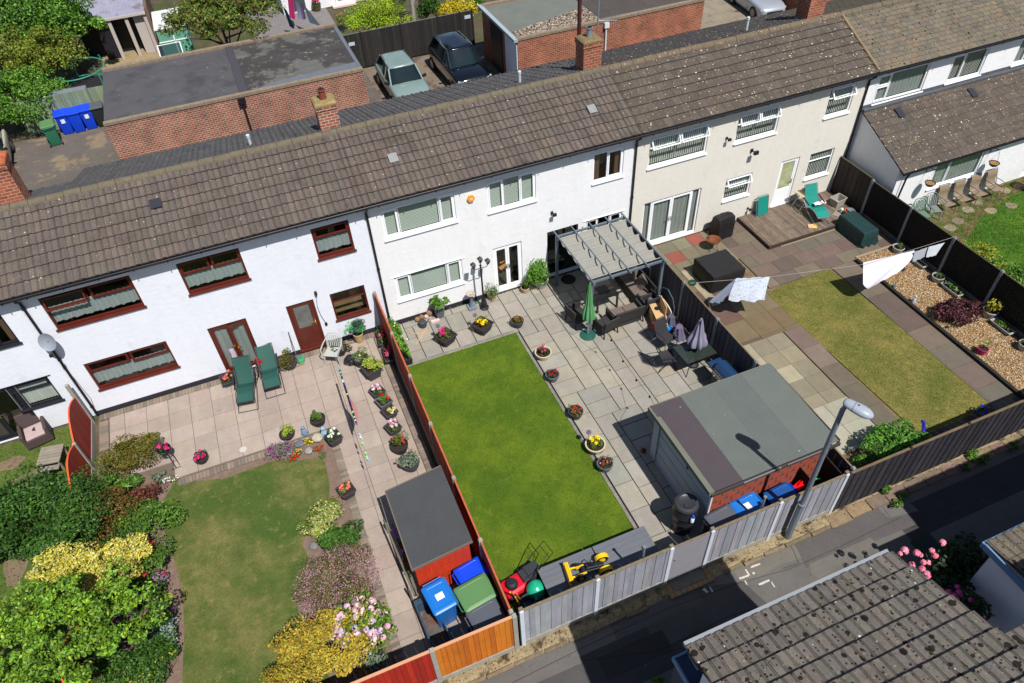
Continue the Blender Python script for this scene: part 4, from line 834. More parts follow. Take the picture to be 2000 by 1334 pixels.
felt = M('flat_felt', S(98, 96, 100, .56), .85, noise=[(.7, .14), (25, .12)], bump=(40, .004), col2=[(.8, .5, .66, S(80, 78, 84, .55)), (2.2, .62, .7, S(124, 118, 110, .56))], spots=[(2.0, .06, S(190, 190, 190, .6))])
felt2 = M('flat_felt_old', S(112, 112, 108, .56), .9, noise=[(.9, .16), (25, .12)], col2=[(.5, .46, .50, S(78, 74, 74, .55)), (3, .6, .64, S(140, 132, 116, .56))], streak=((.4, 1.8, 1), .16))
ga, _ = flat_garage('brick_garage', 'long brick garage block with dark felt flat roof behind the left houses', -8.2, 3.15, 14.3, 20.2, 2.7, BR1, [(-8.2, -2.3, felt, 0), (-2.3, 3.1, felt2, .02)], S(156, 138, 118, .6))
b = MB(); b.box(-2.45, -2.1, 14.5, 20.0, 2.6, 2.66); b.build('roof_flashing', M('felt_strip', S(84, 82, 90, .55), .8), ga)
b = MB(); b.box(3.0, 3.17, 14.3, 20.2, 2.58, 2.64); b.face([(-2.0, 14.5, 2.628), (3.0, 14.5, 2.628), (3.0, 15.35, 2.628), (-1.2, 15.0, 2.628)]); b.build('felt_repair', M('grey_felt_strip', S(120, 126, 136, .58), .7, noise=[(3, .1)]), ga)
b = MB(); b.box(-2.62, -2.3, 14.1, 14.28, 2.35, 2.6); b.tube([(-2.46, 14.2, 2.4), (-2.46, 14.2, 0)], .045, 8); b.build('downpipe', GUT, ga)
gb, _ = flat_garage('brick_garage', 'brick garage block with gravel strewn flat roof and white doors', 10.75, 21.3, 13.95, 18.9, 2.7, BR2, [(10.75, 15.5, M('green_felt', S(128, 132, 124, .56), .9, noise=[(1.2, .1), (20, .1)]), 0), (15.5, 21.2, M('brown_felt', S(92, 84, 80, .56), .9, noise=[(1.0, .2), (12, .2)]), .02)], S(126, 120, 108, .6))
n = 5200; Q = RNG.uniform((10.95, 14.2), (15.4, 16.0), (n, 2)); Q = Q[(Q[:, 1] < 15.0 + (Q[:, 0] - 11) * .25)]; n = len(Q); c_ = palette(n, [S(200, 186, 168, .6), S(176, 158, 136, .6), S(120, 76, 64, .55), S(214, 204, 186, .6)])
Nn = RNG.normal(size=(n, 3)) * .5 + np.array([0, 0, 1.]); Nn /= np.linalg.norm(Nn, axis=1, keepdims=True)
o_ = cloud_mesh('roof_gravel', np.column_stack([Q, np.full(n, 2.63)]), Nn, RNG.uniform(.02, .045, n), c_, M('roof_stone', attr=True, rough=.9), aspect=.8, shape='quad', parent=gb); o_['kind'] = 'stuff'
b = MB(); b.box(10.7, 10.752, 14.0, 15.55, .05, 2.4); b.build('garage_door', M('white_door', S(214, 222, 236, .85), .5, noise=[(2, .05)]), gb); b = MB(); b.box(10.70, 10.752, 16.05, 17.6, .05, 2.4); b.build('dark_opening', DARKF, gb)
b = MB(); b.box(10.55, 10.76, 13.9, 18.95, 2.55, 2.68); b.build('fascia', M('pale_fascia', S(170, 182, 186, .7), .6), gb)
b = MB(); b.tube([(15.55, 13.88, 2.45), (15.55, 13.88, 0)], .045, 8); b.box(15.42, 15.68, 13.78, 13.94, 2.35, 2.6); b.build('downpipe', M('white_pipe', S(220, 224, 228, .8), .4), gb)
gc, _ = flat_garage('brick_garage', 'brick garage just showing above the mossy roof at the top right', 28.4, 40, 13.6, 18.5, 2.7, BR2, [(28.4, 40, felt2, 0)], S(156, 146, 128, .6))
# ================================================================ FENCES, LAMP, SHEDS
CONC = M('concrete_post', S(176, 172, 160, .62), .92, noise=[(6, .15), (30, .12)], bump=(40, .006)); POSTW = M('painted_post', S(206, 212, 224, .78), .7, noise=[(6, .06)]); POSTG = M('grey_post', S(150, 154, 160, .62), .85, noise=[(6, .12)])
def boards(b, ax, u0, u1, v, z0, z1, w, th, cols, alt=.008, top=None, jit=.08):
    """vertical boards along axis ax ('x' or 'y') from u0 to u1 at v"""
    u = u0; k = 0
    while u < u1 - .01:
        ue = min(u + w, u1); b.col = jitc(random.choice(cols), jit); o = alt if k % 2 else 0; zt = top(u / 1.0) if top else z1
        if ax == 'x': b.box(u + .003, ue - .003, v - th / 2 - o, v + th / 2 - o, z0, zt)
        else: b.box(v - th / 2 - o, v + th / 2 - o, u + .003, ue - .003, z0, zt)
        u = ue; k += 1
def panelmat(name, st=(3, 3, .6)): return M(name, attr=True, rough=.75, noise=[(1.5, .12), (14, .12)], streak=((22, 22, 1.2), .14), bump=(30, .003))
GREYB = panelmat('grey_boards'); 
def fence(label, ax, v, posts, z1, postm, pcols, pmat, gravel=True, bw=.14, name='fence', group=None, pw=.1, gcol=None, caprail=None, skip=(), plabels=None, rail=None, ph=.04, alt=.008, cap=None, th=.022):
    t = thing(name, label, 'fence', (0, 0, 0), group=group)
    for i, p in enumerate(posts):
        b = MB(); h = z1 + ph
        if ax == 'x': b.box(p - pw / 2, p + pw / 2, v - pw / 2, v + pw / 2, -.05, h - .03); b.box(p - pw / 2 + .015, p + pw / 2 - .015, v - pw / 2 + .015, v + pw / 2 - .015, h - .03, h)
        else: b.box(v - pw / 2, v + pw / 2, p - pw / 2, p + pw / 2, -.05, h - .03); b.box(v - pw / 2 + .015, v + pw / 2 - .015, p - pw / 2 + .015, p + pw / 2 - .015, h - .03, h)
        b.build('post', postm, t, bev=.006)
        if cap:
            b = MB(); (b.box(p - .05, p + .05, v - .02, v + .06, h - .02, h + .04) if ax == 'x' else b.box(v - .02, v + .06, p - .05, p + .05, h - .02, h + .04)); b.build('post_cap', cap, t, bev=.01)
    for i, (p, q) in enumerate(zip(posts, posts[1:])):
        if i in skip: continue
        a, c = min(p, q) + pw / 2, max(p, q) - pw / 2; z0 = .2 if gravel else .02
        cols = pcols[i % len(pcols)] if isinstance(pcols[0], list) else pcols
        b = MB(); boards(b, ax, a, c, v, z0, z1 - .03, bw, th, cols, alt)
        b.col = cols[0]
        for z in (z0 + .1, (z0 + z1) / 2, z1 - .14):
            if ax == 'x': b.box(a, c, v + th / 2 + .001, v + th / 2 + .03, z, z + .06)
            else: b.box(v + th / 2 + .001, v + th / 2 + .03, a, c, z, z + .06)
        o = b.build('panel', pmat, t)
        if plabels and i < len(plabels): o['label'] = plabels[i]
        if caprail:
            b = MB(); (b.box(a, c, v - .03, v + .035, z1 - .03, z1 - .005) if ax == 'x' else b.box(v - .02, v + .022, a, c, z1 - .03, z1 - .005)); b.build('cap_rail', caprail, t)
        if gravel:
            b = MB(); (b.box(a, c, v - .03, v + .03, -.05, .19) if ax == 'x' else b.box(v - .03, v + .03, a, c, -.05, .19)); b.build('gravel_board', gcol or CONC, t, bev=.005)
    return t
mossy = M('mossy_cap', S(142, 128, 104, .58), .95, noise=[(14, .35)], bump=(30, .01)); YF = -12.06
GW = [S(160, 162, 172, .68), S(168, 169, 178, .68), S(154, 156, 166, .68)]
fs = fence('pale grey vertical board fence with white posts along the lane behind the middle garden', 'x', YF, [-.1, 1.8, 3.74], 1.78, POSTW, GW, GREYB, caprail=mossy, cap=mossy, alt=.012, bw=.135)
fence('pale grey vertical board fence between the flat gate and the dark fence, behind the bins', 'x', YF, [4.86, 6.81, 8.80], 1.78, POSTW, GW, GREYB, caprail=mossy, cap=mossy, alt=.012, bw=.135)
t = thing('garden_gate', 'flat pale grey solid gate in the lane fence above the stone step', 'gate', (4.3, YF, 0)); b = MB(); b.box(-.5, .49, -.02, .02, .06, 1.72); b.build('gate_leaf', M('gate_paint', S(158, 156, 164, .66), .7, noise=[(3, .05)]), t, bev=.005); b = MB(); b.box(-.5, .49, -.02, .025, 1.722, 1.75); b.build('gate_cap', mossy, t); b = MB(); b.box(-.42, -.40, -.05, -.02, 1.1, 1.16); b.box(-.43, -.39, -.028, -.021, 1.08, 1.18); b.build('latch', MATS['galvanised'], t)
OR = [S(206, 112, 22, .74), S(196, 104, 24, .72), S(212, 122, 30, .74)]; RD = [S(168, 34, 14, .78), S(160, 30, 14, .76), S(176, 40, 16, .78)]
FM = panelmat('stained_boards')
fence('orange and red stained board fence with concrete posts along the lane behind the left garden', 'x', YF - .02, [-.28, -2.2, -4.12, -6.04, -7.96, -9.75], 1.74, CONC, [OR, RD, OR, OR, OR], FM, caprail=M('pale_edge', S(214, 158, 120, .75), .8), plabels=['orange stained panel nearest the grey fence', 'red stained panel'], pw=.11, bw=.125, alt=.004)
DKB = [S(52, 50, 58, .6), S(44, 42, 50, .6), S(60, 58, 66, .6), S(48, 46, 56, .6)]
fence('near-black speckled board fence along the lane behind the right garden', 'x', YF, [8.92, 10.85, 12.8, 14.75, 16.7, 18.65, 20.6, 22.5], 1.74, M('dark_post', S(60, 56, 58, .6), .9), DKB, M('speckled_dark_boards', attr=True, rough=.85, noise=[(4, .25)], spots=[(6, .16, S(120, 116, 120, .5))], streak=((20, 20, 1), .2)), gravel=False, caprail=M('brown_cap', S(128, 108, 82, .6), .9, noise=[(9, .25)]), pw=.08, bw=.12, alt=.016)
# red fence between left and middle gardens
RDD = [S(176, 44, 18, .72), S(166, 38, 16, .7)]; 
fence('red stained fence with orange top edge and concrete posts between the left and middle gardens', 'y', -.30, [-11.95, -10.02, -8.07, -6.12, -4.17, -2.22, -.12], 1.72, CONC, RDD, FM, caprail=M('orange_edge', S(196, 112, 72, .62), .75, noise=[(8, .2)]), pw=.1, bw=.3, alt=.004)
# arched red fence at the far left
t = thing('fence', 'bright red fence with arched tops at the left end of the left garden', 'fence', (0, 0, 0))
py_ = [-.32, -2.25, -4.18, -6.11, -8.04, -9.97, -11.9]
for i, p in enumerate(py_): b = MB(); b.box(-9.81, -9.71, p - .05, p + .05, -.05, 1.78 if i == 0 else 1.26); b.build('post', CONC, t, bev=.006)
for p, q in list(zip(py_, py_[1:]))[:2] + list(zip(py_, py_[1:]))[3:5]:
    a, c = q + .05, p - .05; b = MB(); n = 22
    for k in range(n):
        u0, u1 = a + (c - a) * k / n, a + (c - a) * (k + 1) / n; s_ = math.sin(math.pi * (k + .5) / n); b.col = jitc(random.choice([S(176, 48, 22, .55), S(166, 42, 20, .52)]), .07); b.box(-9.773, -9.747, u0, u1, .18, 1.24 + .34 * s_)
    b.build('panel', FM, t); b = MB(); P_ = [(-9.76, a + (c - a) * k / 14, 1.255 + .34 * math.sin(math.pi * k / 14)) for k in range(15)]
    for A_, B_ in zip(P_, P_[1:]): b.beam(A_, B_, .04, .025)
    b.build('top_rail', M('sunlit_edge', S(232, 92, 44, .8), .6), t); b = MB(); b.box(-9.79, -9.73, a, c, -.05, .175); b.build('gravel_board', CONC, t)  # top rail's orange paints in the sunlit upper edge of the red panels
# dark fence between middle and right gardens
MDB = [S(84, 80, 90, .6), S(74, 70, 80, .6), S(94, 90, 98, .6), S(80, 76, 86, .6)]
fence('dark grey vertical board fence beside the pergola between the middle and right gardens', 'y', 9.12, [-11.95, -9.82, -7.85, -5.87, -3.95, -2.0, -.1], 1.70, POSTG, MDB, panelmat('dark_stain_boards'), gravel=False, caprail=M('weathered_rail', S(142, 124, 100, .6), .9, noise=[(9, .2)]), bw=.11, alt=.014)
BKB = [S(20, 19, 22, .5), S(24, 23, 26, .5)]
fence('black slatted fence with grey concrete posts between the two gardens on the right', 'y', 18.68, [-11.95, -9.74, -7.76, -5.79, -3.81, -1.84], 1.62, POSTG, BKB, panelmat('black_boards'), gravel=True, gcol=M('dark_gravel_board', S(112, 112, 106, .55), .9), bw=.03, alt=.01, caprail=M('moss_rail', S(96, 92, 72, .55), .95, noise=[(12, .3)]))
t = thing('fence', 'weathered dark brown board panel against the cream house at the end of the black fence', 'fence', (0, 0, 0)); b = MB(); boards(b, 'y', -1.78, -.03, 18.68, .05, 1.66, .13, .022, [S(66, 56, 50, .6), S(54, 46, 42, .6), S(76, 64, 56, .6)], .01, jit=.15); b.build('boards', panelmat('old_dark_boards'), t); b = MB(); b.box(18.65, 18.715, -1.78, -.03, 1.665, 1.69); b.build('cap_rail', MATS['moss_rail'], t)
# black fence behind the parked cars
fence('tall black board fence with a small white notice behind the parked cars', 'x', 20.5, [3.22, 4.4, 6.6, 8.7, 10.0, 10.72], 1.9, M('black_post', S(34, 32, 34, .6), .8), [S(50, 47, 46, .6), S(42, 40, 40, .6), S(58, 54, 52, .6)], panelmat('black_close_boards'), gravel=False, caprail=M('grey_cap', S(120, 118, 114, .6), .8), bw=.13, pw=.09)
for (px, py, w_) in ((913, 33, .17), (687, 86, .16)):
    q = F(px, py, 20.46); b = MB(); b.box(q[0] - w_, q[0] + w_, 20.45, 20.468, q[2] - .09, q[2] + .09); tag(b.build('notice', M('white_plate', S(190, 206, 214, .8), .5, noise=[(30, .3)])), 'small white notice on the black fence ' + ('near the brick garage' if px > 800 else 'by the corner of the long garage'), 'sign')
# pale green fence with bins
fence('pale green board fence behind the row of bins', 'x', 20.75, [-12.6, -10.95, -9.32, -8.3], 1.75, M('green_post', S(120, 140, 116, .6), .8), [S(146, 162, 132, .62), S(138, 154, 126, .62), S(152, 168, 138, .62)], panelmat('green_boards'), gravel=False, bw=.17, pw=.08, alt=.004)
# ---- street lamp
L0 = (7.34, -12.24, 0); t = thing('street_lamp', 'grey steel street lamp with a long oval head leaning over the lane fence', 'street lamp', L0)
b = MB(); b.tube([(0, 0, -.05), (0, 0, 1.55)], .085, 8); b.tube([(0, 0, 1.55), (0, 0, 1.62)], .095, 8); b.tube([(0, 0, 1.62), (-.01, 0, 5.25)], [.062, .055], 12); b.build('pole', M('lamp_steel', S(138, 150, 160, .72), .5, .3, noise=[(5, .12)]), t, smooth=2)
HM = M('lamp_head_grey', S(160, 168, 180, .78), .4); hd = MB(); e = Vector(G(1706, 815, 5.45)) - Vector(L0); s_ = Vector(G(1648, 783, 5.5)) - Vector(L0); rows = []
dv = (e - s_); side = Vector((0, 0, 1)).cross(dv).normalized()
for tt, rr in ((0, .03), (.02, .08), (.08, .11), (.2, .125), (.4, .14), (.6, .15), (.8, .135), (.93, .09), (.98, .05), (1, .01)):
    c_ = s_ + dv * tt; rows.append([c_ + side * rr * math.cos(a) + Vector((0, 0, 1)) * rr * .72 * math.sin(a) for a in [2 * math.pi * k / 16 for k in range(16)]])
hd.grid(rows, True); h_ = hd.build('lamp_head', HM, t, smooth=True); b = MB(); c_ = s_ + dv * .36; ring = [c_ + side * .140 * math.cos(a) + Vector((0, 0, 1)) * .102 * math.sin(a) for a in [2 * math.pi * k / 20 for k in range(20)]]; b.tube(ring, .004, 4, closed=True); c2 = s_ + dv * .47 + Vector((0, 0, .105)); b.lathe([(.02, 0), (.02, .012)], tuple(c2), 10); b.build('head_seam', M('seam_dark', S(70, 74, 80), .6), h_)
b = MB(); b.tube([(-.01, 0, 5.2), tuple(s_ + dv * .12 - Vector((0, 0, .05)))], .05, 10); b.build('bracket', MATS['lamp_steel'], t)
# ---- red shed
X0, X1, Y0_, Y1_ = -2.02, -.52, -10.02, -7.72; zL, zR = 1.62, 1.86
t = thing('shed', 'small red stained shed with dark felt roof next to the wheelie bins', 'shed', ((X0 + X1) / 2, (Y0_ + Y1_) / 2, 0)); hx, hy = (X1 - X0) / 2 - .06, (Y1_ - Y0_) / 2 - .08
b = MB(); n = 11
for k in range(n):
    z0, z1 = .05 + k * .14, .05 + (k + 1) * .14; z1 = min(z1, 1.58); b.col = jitc(S(206, 58, 22, .76), .06)
    b.box(-hx, hx, -hy - .012, -hy + .02, z0, z1 - .006); b.box(-hx, hx, hy - .02, hy + .012, z0, z1 - .006); b.box(-hx - .01, -hx + .02, -hy, hy, z0, z1 - .006); b.box(hx - .02, hx + .01, -hy, hy, z0, z1 - .006)
b.box(-hx + .02, hx - .02, -hy + .02, hy - .02, .0, 1.5)
b.face([(-hx, -hy - .01, 1.58), (hx, -hy - .01, 1.58), (hx, -hy - .01, zR - .02), (-hx, -hy - .01, zL - .03)]); b.face([(-hx, hy, 1.58), (hx, hy, 1.58), (hx, hy, zR - .02), (-hx, hy, zL - .03)])
b.build('walls', FM, t)
fm = M('shed_felt', S(86, 88, 90, .56), .95, noise=[(1.6, .1), (50, .28)], bump=(60, .004), spots=[(5, .05, S(200, 200, 200, .5))]); b = MB(); rows = []
a, c = -hx - .08, hx + .08
for k in range(9): x = a + (c - a) * k / 8; rows.append([(x, y, zL + (zR - zL) * k / 8 + .006 * math.sin(k * 1.3 + y * 3)) for y in np.linspace(-hy - .1, hy + .1, 12)])
b.grid(rows); rf = b.build('roof', fm, t, smooth=True); b = MB()
b.box(a, c, -hy - .13, -hy - .10, zL - .05, zL + .0); b = MB(); b.beam((a, -hy - .115, zL - .02), (c, -hy - .115, zR - .02), .03, .07); b.beam((a, hy + .115, zL - .02), (c, hy + .115, zR - .02), .03, .07); b.beam((a - .0, -hy - .12, zL - .02), (a, hy + .12, zL - .02), .03, .07); b.build('trim', M('grey_batten', S(128, 116, 104, .6), .9), t)
# ---- large shed with strip-coloured felt roof
t = thing('shed', 'large grey shed with patched green and purple felt roof and red shingled end wall', 'shed', (0, 0, 0))
A_, B_, C_, D_ = G(1275, 792, 2.12), G(1505, 708, 2.12), G(1640, 868, 2.0), G(1380, 962, 2.0)
x0, x1, y0, y1 = (A_[0] + D_[0]) / 2, (B_[0] + C_[0]) / 2, (C_[1] + D_[1]) / 2, (A_[1] + B_[1]) / 2
zt = lambda y: 2.03 + .07 * (y - y0) / (y1 - y0)
fel = M('mineral_felt', attr=True, rough=.95, noise=[(1.4, .07), (60, .22)], bump=(70, .004), spots=[(3, .07, S(200, 200, 190, .5))])
b = MB(); seams = [(0, .25, S(96, 86, 92, .52)), (.24, .51, S(118, 124, 118, .56)), (.50, .755, S(114, 120, 116, .56)), (.745, 1, S(120, 126, 120, .56))]
for i, (u, v, c_) in enumerate(seams):
    b.col = c_; xa, xb = x0 + (x1 - x0) * u, x0 + (x1 - x0) * v; rows = []
    for yy in np.linspace(y0 - .0, y1, 14): rows.append([(xx, yy, zt(yy) + .004 * i + .004 * math.sin(yy * 4 + xx * 3)) for xx in np.linspace(xa, xb, 6)])
    b.grid(rows)
b.build('roof', fel, t, smooth=True)
b = MB(); b.col = S(132, 134, 120, .56); b.box(x0 - .06, x0 + .08, y0 - .02, y1 + .02, 1.95, 2.03 + .06); b.box(x0, x1, y1, y1 + .04, 1.98, 2.09); b.build('roof_edge', fel, t)
b = MB(); b.box(x0, x1 + .02, y0 - .06, y0 - .003, 1.90, 2.0); b.box(x1 + .002, x1 + .03, y0, y1, 1.9, 2.08); b.build('fascia', M('dark_fascia', S(74, 70, 66, .6), .8), t); b = MB(); b.beam((x0 + .9, y0 - .07, 2.01), (x0 + 2.0, y0 - .07, 2.035), .03, .03); b.beam((x0 + 2.2, y0 - .07, 2.03), (x1 - .4, y0 - .07, 2.02), .02, .02); b.build('conduit', MATS['galvanised'], t)
gm = M('shed_grey_paint', S(176, 186, 196, .72), .7, noise=[(2, .05)], streak=((1, 1, 8), .05)); wx0, wx1, wy0, wy1 = x0 + .12, x1 - .1, y0 + .1, y1 - .12
b = MB(); b.box(wx0, wx1, wy0, wy1, -.03, 1.96); b.build('walls', gm, t)
b = MB(); 
for z in (.55, .95, 1.35): b.box(wx0 - .006, wx0 - .001, wy0 + .02, wy1 - .3, z, z + .012)
b.box(wx0 - .014, wx0 - .001, wy1 - .3, wy1 - .28, .02, 1.95); b.build('door_gap', M('gap_grey', S(120, 128, 136, .7), .8), t)
b = MB(); b.box(wx0 - .05, wx0 - .012, wy1 - 1.62, wy1 - 1.42, 1.72, 1.9); b.box(wx0 - .04, wx0 - .012, wy1 - 1.72, wy1 - 1.66, 1.52, 1.72); b.build('lock', DARKF, t, bev=.008)
b = MB(); b.box(wx0 - .03, wx0 + .12, wy1 - .02, wy1 + .12, 1.84, 1.95); b.build('shed_light', M('purple_lamp', S(86, 62, 70), .5), t); b = MB(); b.tube([(wx0 - .03, wy1 - .3, 1.9), (wx0 - .03, wy1 - .3, .2)], .022, 8); b.build('downpipe', gm, t)
sh = MB(); sh.col = S(150, 64, 44, .7); tw, thh = .34, .2; k = 0; z = .1
while z < 1.9:
    x = wx0 + (0 if k % 2 else -tw / 2)
    while x < wx1:
        pts = [(x, z + thh), (x + tw * .0, z + thh * .35), (x + tw * .25, z - .03), (x + tw * .75, z - .03), (x + tw, z + thh * .35), (x + tw, z + thh)]
        pts = [(min(max(p, wx0 + .01), wx1 - .01), min(q, 1.9)) for p, q in pts]; sh.col = jitc(S(176, 84, 62, .62), .06)
        if max(p[0] for p in pts) - min(p[0] for p in pts) > .04: sh.face([(p, wy0 - .014 - .004 * (k % 3), q) for p, q in [(a_ + (.012 if a_ < x + tw / 2 else -.012), c_) for a_, c_ in pts]])
        x += tw
    z += thh; k += 1
b = MB(); b.box(wx0, wx1, wy0 - .010, wy0 - .001, .0, 1.93); b.build('shingle_backing', M('shingle_gap', S(84, 88, 80, .55), .95), t); sh.build('shingles', M('red_shingle', attr=True, rough=.9, noise=[(5, .1), (50, .15)]), t)
b = MB(); b.box(wx0 - .02, wx0 + .03, wy0 - .06, wy0 - .011, 0, 1.95); b.build('corner_post', M('white_corner', S(220, 216, 214, .8), .6), t)
# dark tall bin store to the right of the shed end
t = thing('bin_store', 'open topped black timber compartment at the shed corner by the lane fence', 'bin store', (8.5, -11.5, 0)); b = MB()
b.box(-.35, -.33, -.45, .35, 0, 1.35); b.box(.36, .40, -.45, .35, 0, 1.5); b.box(-.33, .36, .33, .35, 0, 1.4); b.build('sides', M('black_timber', S(36, 32, 34, .5), .9), t)
# ---- decking on the cream house side
t = thing('deck', 'weathered brown timber deck against the cream house', 'deck', (0, 0, 0)); b = MB(); x = 14.25; y_b = -2.04
xx = 14.22
while xx < 18.5: b.col = jitc(random.choice([S(134, 118, 102, .6), S(122, 106, 92, .6), S(142, 126, 108, .6)]), .12); b.box(xx, xx + .114, y_b, -.02, .125, .155); xx += .12
b.build('boards', M('deck_board', attr=True, rough=.85, noise=[(5, .22), (30, .15)], streak=((30, 2, 1), .25), bump=(40, .004)), t); b = MB(); b.box(14.19, 18.55, -2.08, -2.045, .0, .15); b.box(14.18, 14.215, -2.06, -.02, 0, .15); b.build('fascia', M('deck_edge', S(74, 60, 52, .6), .9), t)
b = MB(); b.box(14.7, 18.3, -2.14, -2.10, -.01, .03); b.build('edging_batten', M('pale_batten', S(178, 160, 130, .6), .9), t)
# timber edge of the gravel bed
t = thing('gravel_edging', 'black timber sleeper edging along the gravel bed', 'edging', (0, 0, 0)); b = MB(); y = -3.95
while y > -11.9: b.box(16.56, 16.68, max(y - 1.6, -11.9), y - .02, -.03, .10 + random.uniform(0, .02)); y -= 1.6
b.build('sleeper', M('black_sleeper', S(46, 44, 42, .55), .9, noise=[(8, .3)]), t, bev=.006); b = MB(); b.box(16.72, 18.5, -3.88, -3.80, -.02, .05); b.build('end_board', MATS['pale_batten'], t)
# ================================================================ FURNITURE, POTS AND PLANTS
g6 = .6
def plant_part(name, parent, c, r, n, size, pal, clumps=8, spread=.5, flat=0.0, jit=.2, aspect=1.0, shape='leaf', zmin=None, mat=None, lean=.5, solid=.35):
    P, Nn, i = crown_pts(n, c, r, clumps, spread, flat, zmin=zmin, lean=lean, solid=solid); cols = palette(n, pal, jit); k = RNG.uniform(.8, 1.22, clumps)[i][:, None]
    return cloud_mesh(name, P, Nn, RNG.uniform(.7, 1.25, n) * size, np.clip(cols * k, 0, 1), mat or leafM, parent, aspect, shape=shape)
def blooms(parent, spots, r, pal, name='flowers', per=14, mat=None):
    """each spot a small domed head of petals"""
    Ps, Ns = [], []
    for s_ in spots:
        q = RNG.normal(size=(per, 3)); q[:, 2] = np.abs(q[:, 2]); q /= np.linalg.norm(q, axis=1, keepdims=True); Ps.append(np.array(s_) + q * r * .8); Ns.append(q)
    P = np.vstack(Ps); Nn = np.vstack(Ns); n = len(P); return cloud_mesh(name, P, Nn, RNG.uniform(.4, .62, n) * r, palette(n, pal, .12), mat or petalM, parent, 1.5)
SOILM = M('potting_soil', S(66, 50, 42, .5), .97, noise=[(20, .3)])
def potm(name, c, rough=.6): return M(name, c, rough, noise=[(7, .08)])
P_BLK = potm('black_plastic_pot', S(50, 48, 54, .7)); P_GRY = potm('slate_grey_pot', S(104, 108, 118, .7)); P_TAN = potm('tan_pot', S(206, 178, 132, .72)); P_CRM = potm('cream_pot', S(216, 200, 164, .72)); P_DGR = potm('dark_grey_tub', S(70, 70, 76, .7)); P_LGR = potm('pale_grey_pot', S(176, 178, 176, .72)); P_MAG = potm('magenta_pot', S(190, 30, 110, .75))
REDS = [S(220, 40, 30, .8), S(190, 30, 40, .8)]; MAG = [S(220, 40, 120, .85), S(240, 60, 140, .85), S(190, 30, 100, .8)]; CORAL = [S(244, 130, 120, .85), S(238, 110, 110, .85)]; PINKW = [S(240, 196, 214, .9), S(230, 170, 200, .85), S(248, 224, 232, .9)]; YEL = [S(252, 222, 30, .9), S(244, 204, 20, .88)]; WHT = [S(240, 240, 230, .9)]; RUST = [S(196, 84, 40, .75), S(214, 104, 50, .75), S(160, 60, 40, .7)]
GR = K([S(104, 140, 52), S(78, 118, 44), S(124, 158, 62)], .6); GD = K([S(54, 88, 40), S(66, 104, 46), S(44, 74, 36)], .6); GY = K([S(170, 190, 60), S(190, 200, 84), S(140, 168, 56)], .62); GG = K([S(130, 148, 122), S(108, 130, 104), S(150, 164, 140)], .6); BRN = K([S(120, 76, 50), S(140, 92, 60), S(96, 60, 46)], .6)
def pot(px, py, label, shape='sq', r=.2, h=.32, mat=None, leaves=None, fl=None, group=None, rz=0.0, name='plant_pot', cat='plant pot', z=0.0, loc=None, ht=.14, rl=None, nleaf=220, lsize=.035, nfl=9, rf=.045, lenx=1.0, sol=False, fcol2=None, taper=.72, leafname='foliage', flh=None):
    c = loc or G(px, py, z); t = thing(name, label, cat, (c[0], c[1], z), rz, group); mat = mat or P_BLK; b = MB(); wt = .022
    if shape in ('sq', 'trough', 'tall'):
        sx = r * lenx; b.sqlathe([(taper, 0), (1, h - .04), (1.09, h - .035), (1.09, h), (.95, h), (.92, h - .05)], (0, 0, 0), sx, r, cap=False, rnd=.008); b.face([(-sx * taper, -r * taper, .002), (sx * taper, -r * taper, .002), (sx * taper, r * taper, .002), (-sx * taper, r * taper, .002)])
        b.build('pot', mat, t); s_ = MB(); s_.face([(-sx * .93, -r * .93, h - .045), (sx * .93, -r * .93, h - .045), (sx * .93, r * .93, h - .045), (-sx * .93, r * .93, h - .045)]); s_.build('soil', SOILM, t)
    else:
        b.lathe([(r * taper, 0), (r * .93, h * .45), (r, h * .85), (r * 1.07, h - .03), (r * 1.07, h), (r * .94, h), (r * .9, h - .05)], n=24, cap=False); b.face([(r * taper * math.cos(a), r * taper * math.sin(a), .002) for a in [2 * math.pi * k / 24 for k in range(24)]]); b.build('pot', mat, t, smooth=2)
        s_ = MB(); s_.face([(r * .92 * math.cos(a), r * .92 * math.sin(a), h - .045) for a in [2 * math.pi * k / 20 for k in range(20)]]); s_.build('soil', SOILM, t); sx = r
    rl = rl or r * .95
    if leaves: plant_part(leafname, t, (0, 0, h + ht * .25), (rl * (lenx if shape == 'trough' else 1), rl, ht), nleaf, lsize, leaves, clumps=7, spread=.5)
    if fl:
        sp = [((RNG.uniform(-.75, .75)) * rl * (lenx if shape == 'trough' else 1), RNG.uniform(-.75, .75) * rl, h + (flh or ht) * RNG.uniform(.75, 1.1)) for _ in range(nfl)]
        blooms(t, sp, rf, fl)
    if fcol2:
        sp = [((RNG.uniform(-.75, .75)) * rl, RNG.uniform(-.75, .75) * rl, h + ht * RNG.uniform(.6, 1.0)) for _ in range(5)]; blooms(t, sp, rf * .9, fcol2, 'second_flowers')
    if sol:
        b = MB(); b.tube([(-r * .5, r * .6, h - .05), (-r * .5, r * .6, h + .36)], .008, 5); b.lathe([(.02, 0), (.05, .05), (.075, .07), (.075, .10), (.02, .11)], (-r * .5, r * .6, h + .34), 12); b.build('solar_light', M('solar_grey', S(110, 100, 110, .7), .5), t)
    return t
GP1 = 'potted plants in the left garden'; GP2 = 'potted plants in the middle garden'; GP3 = 'pots and planters on the gravel bed'
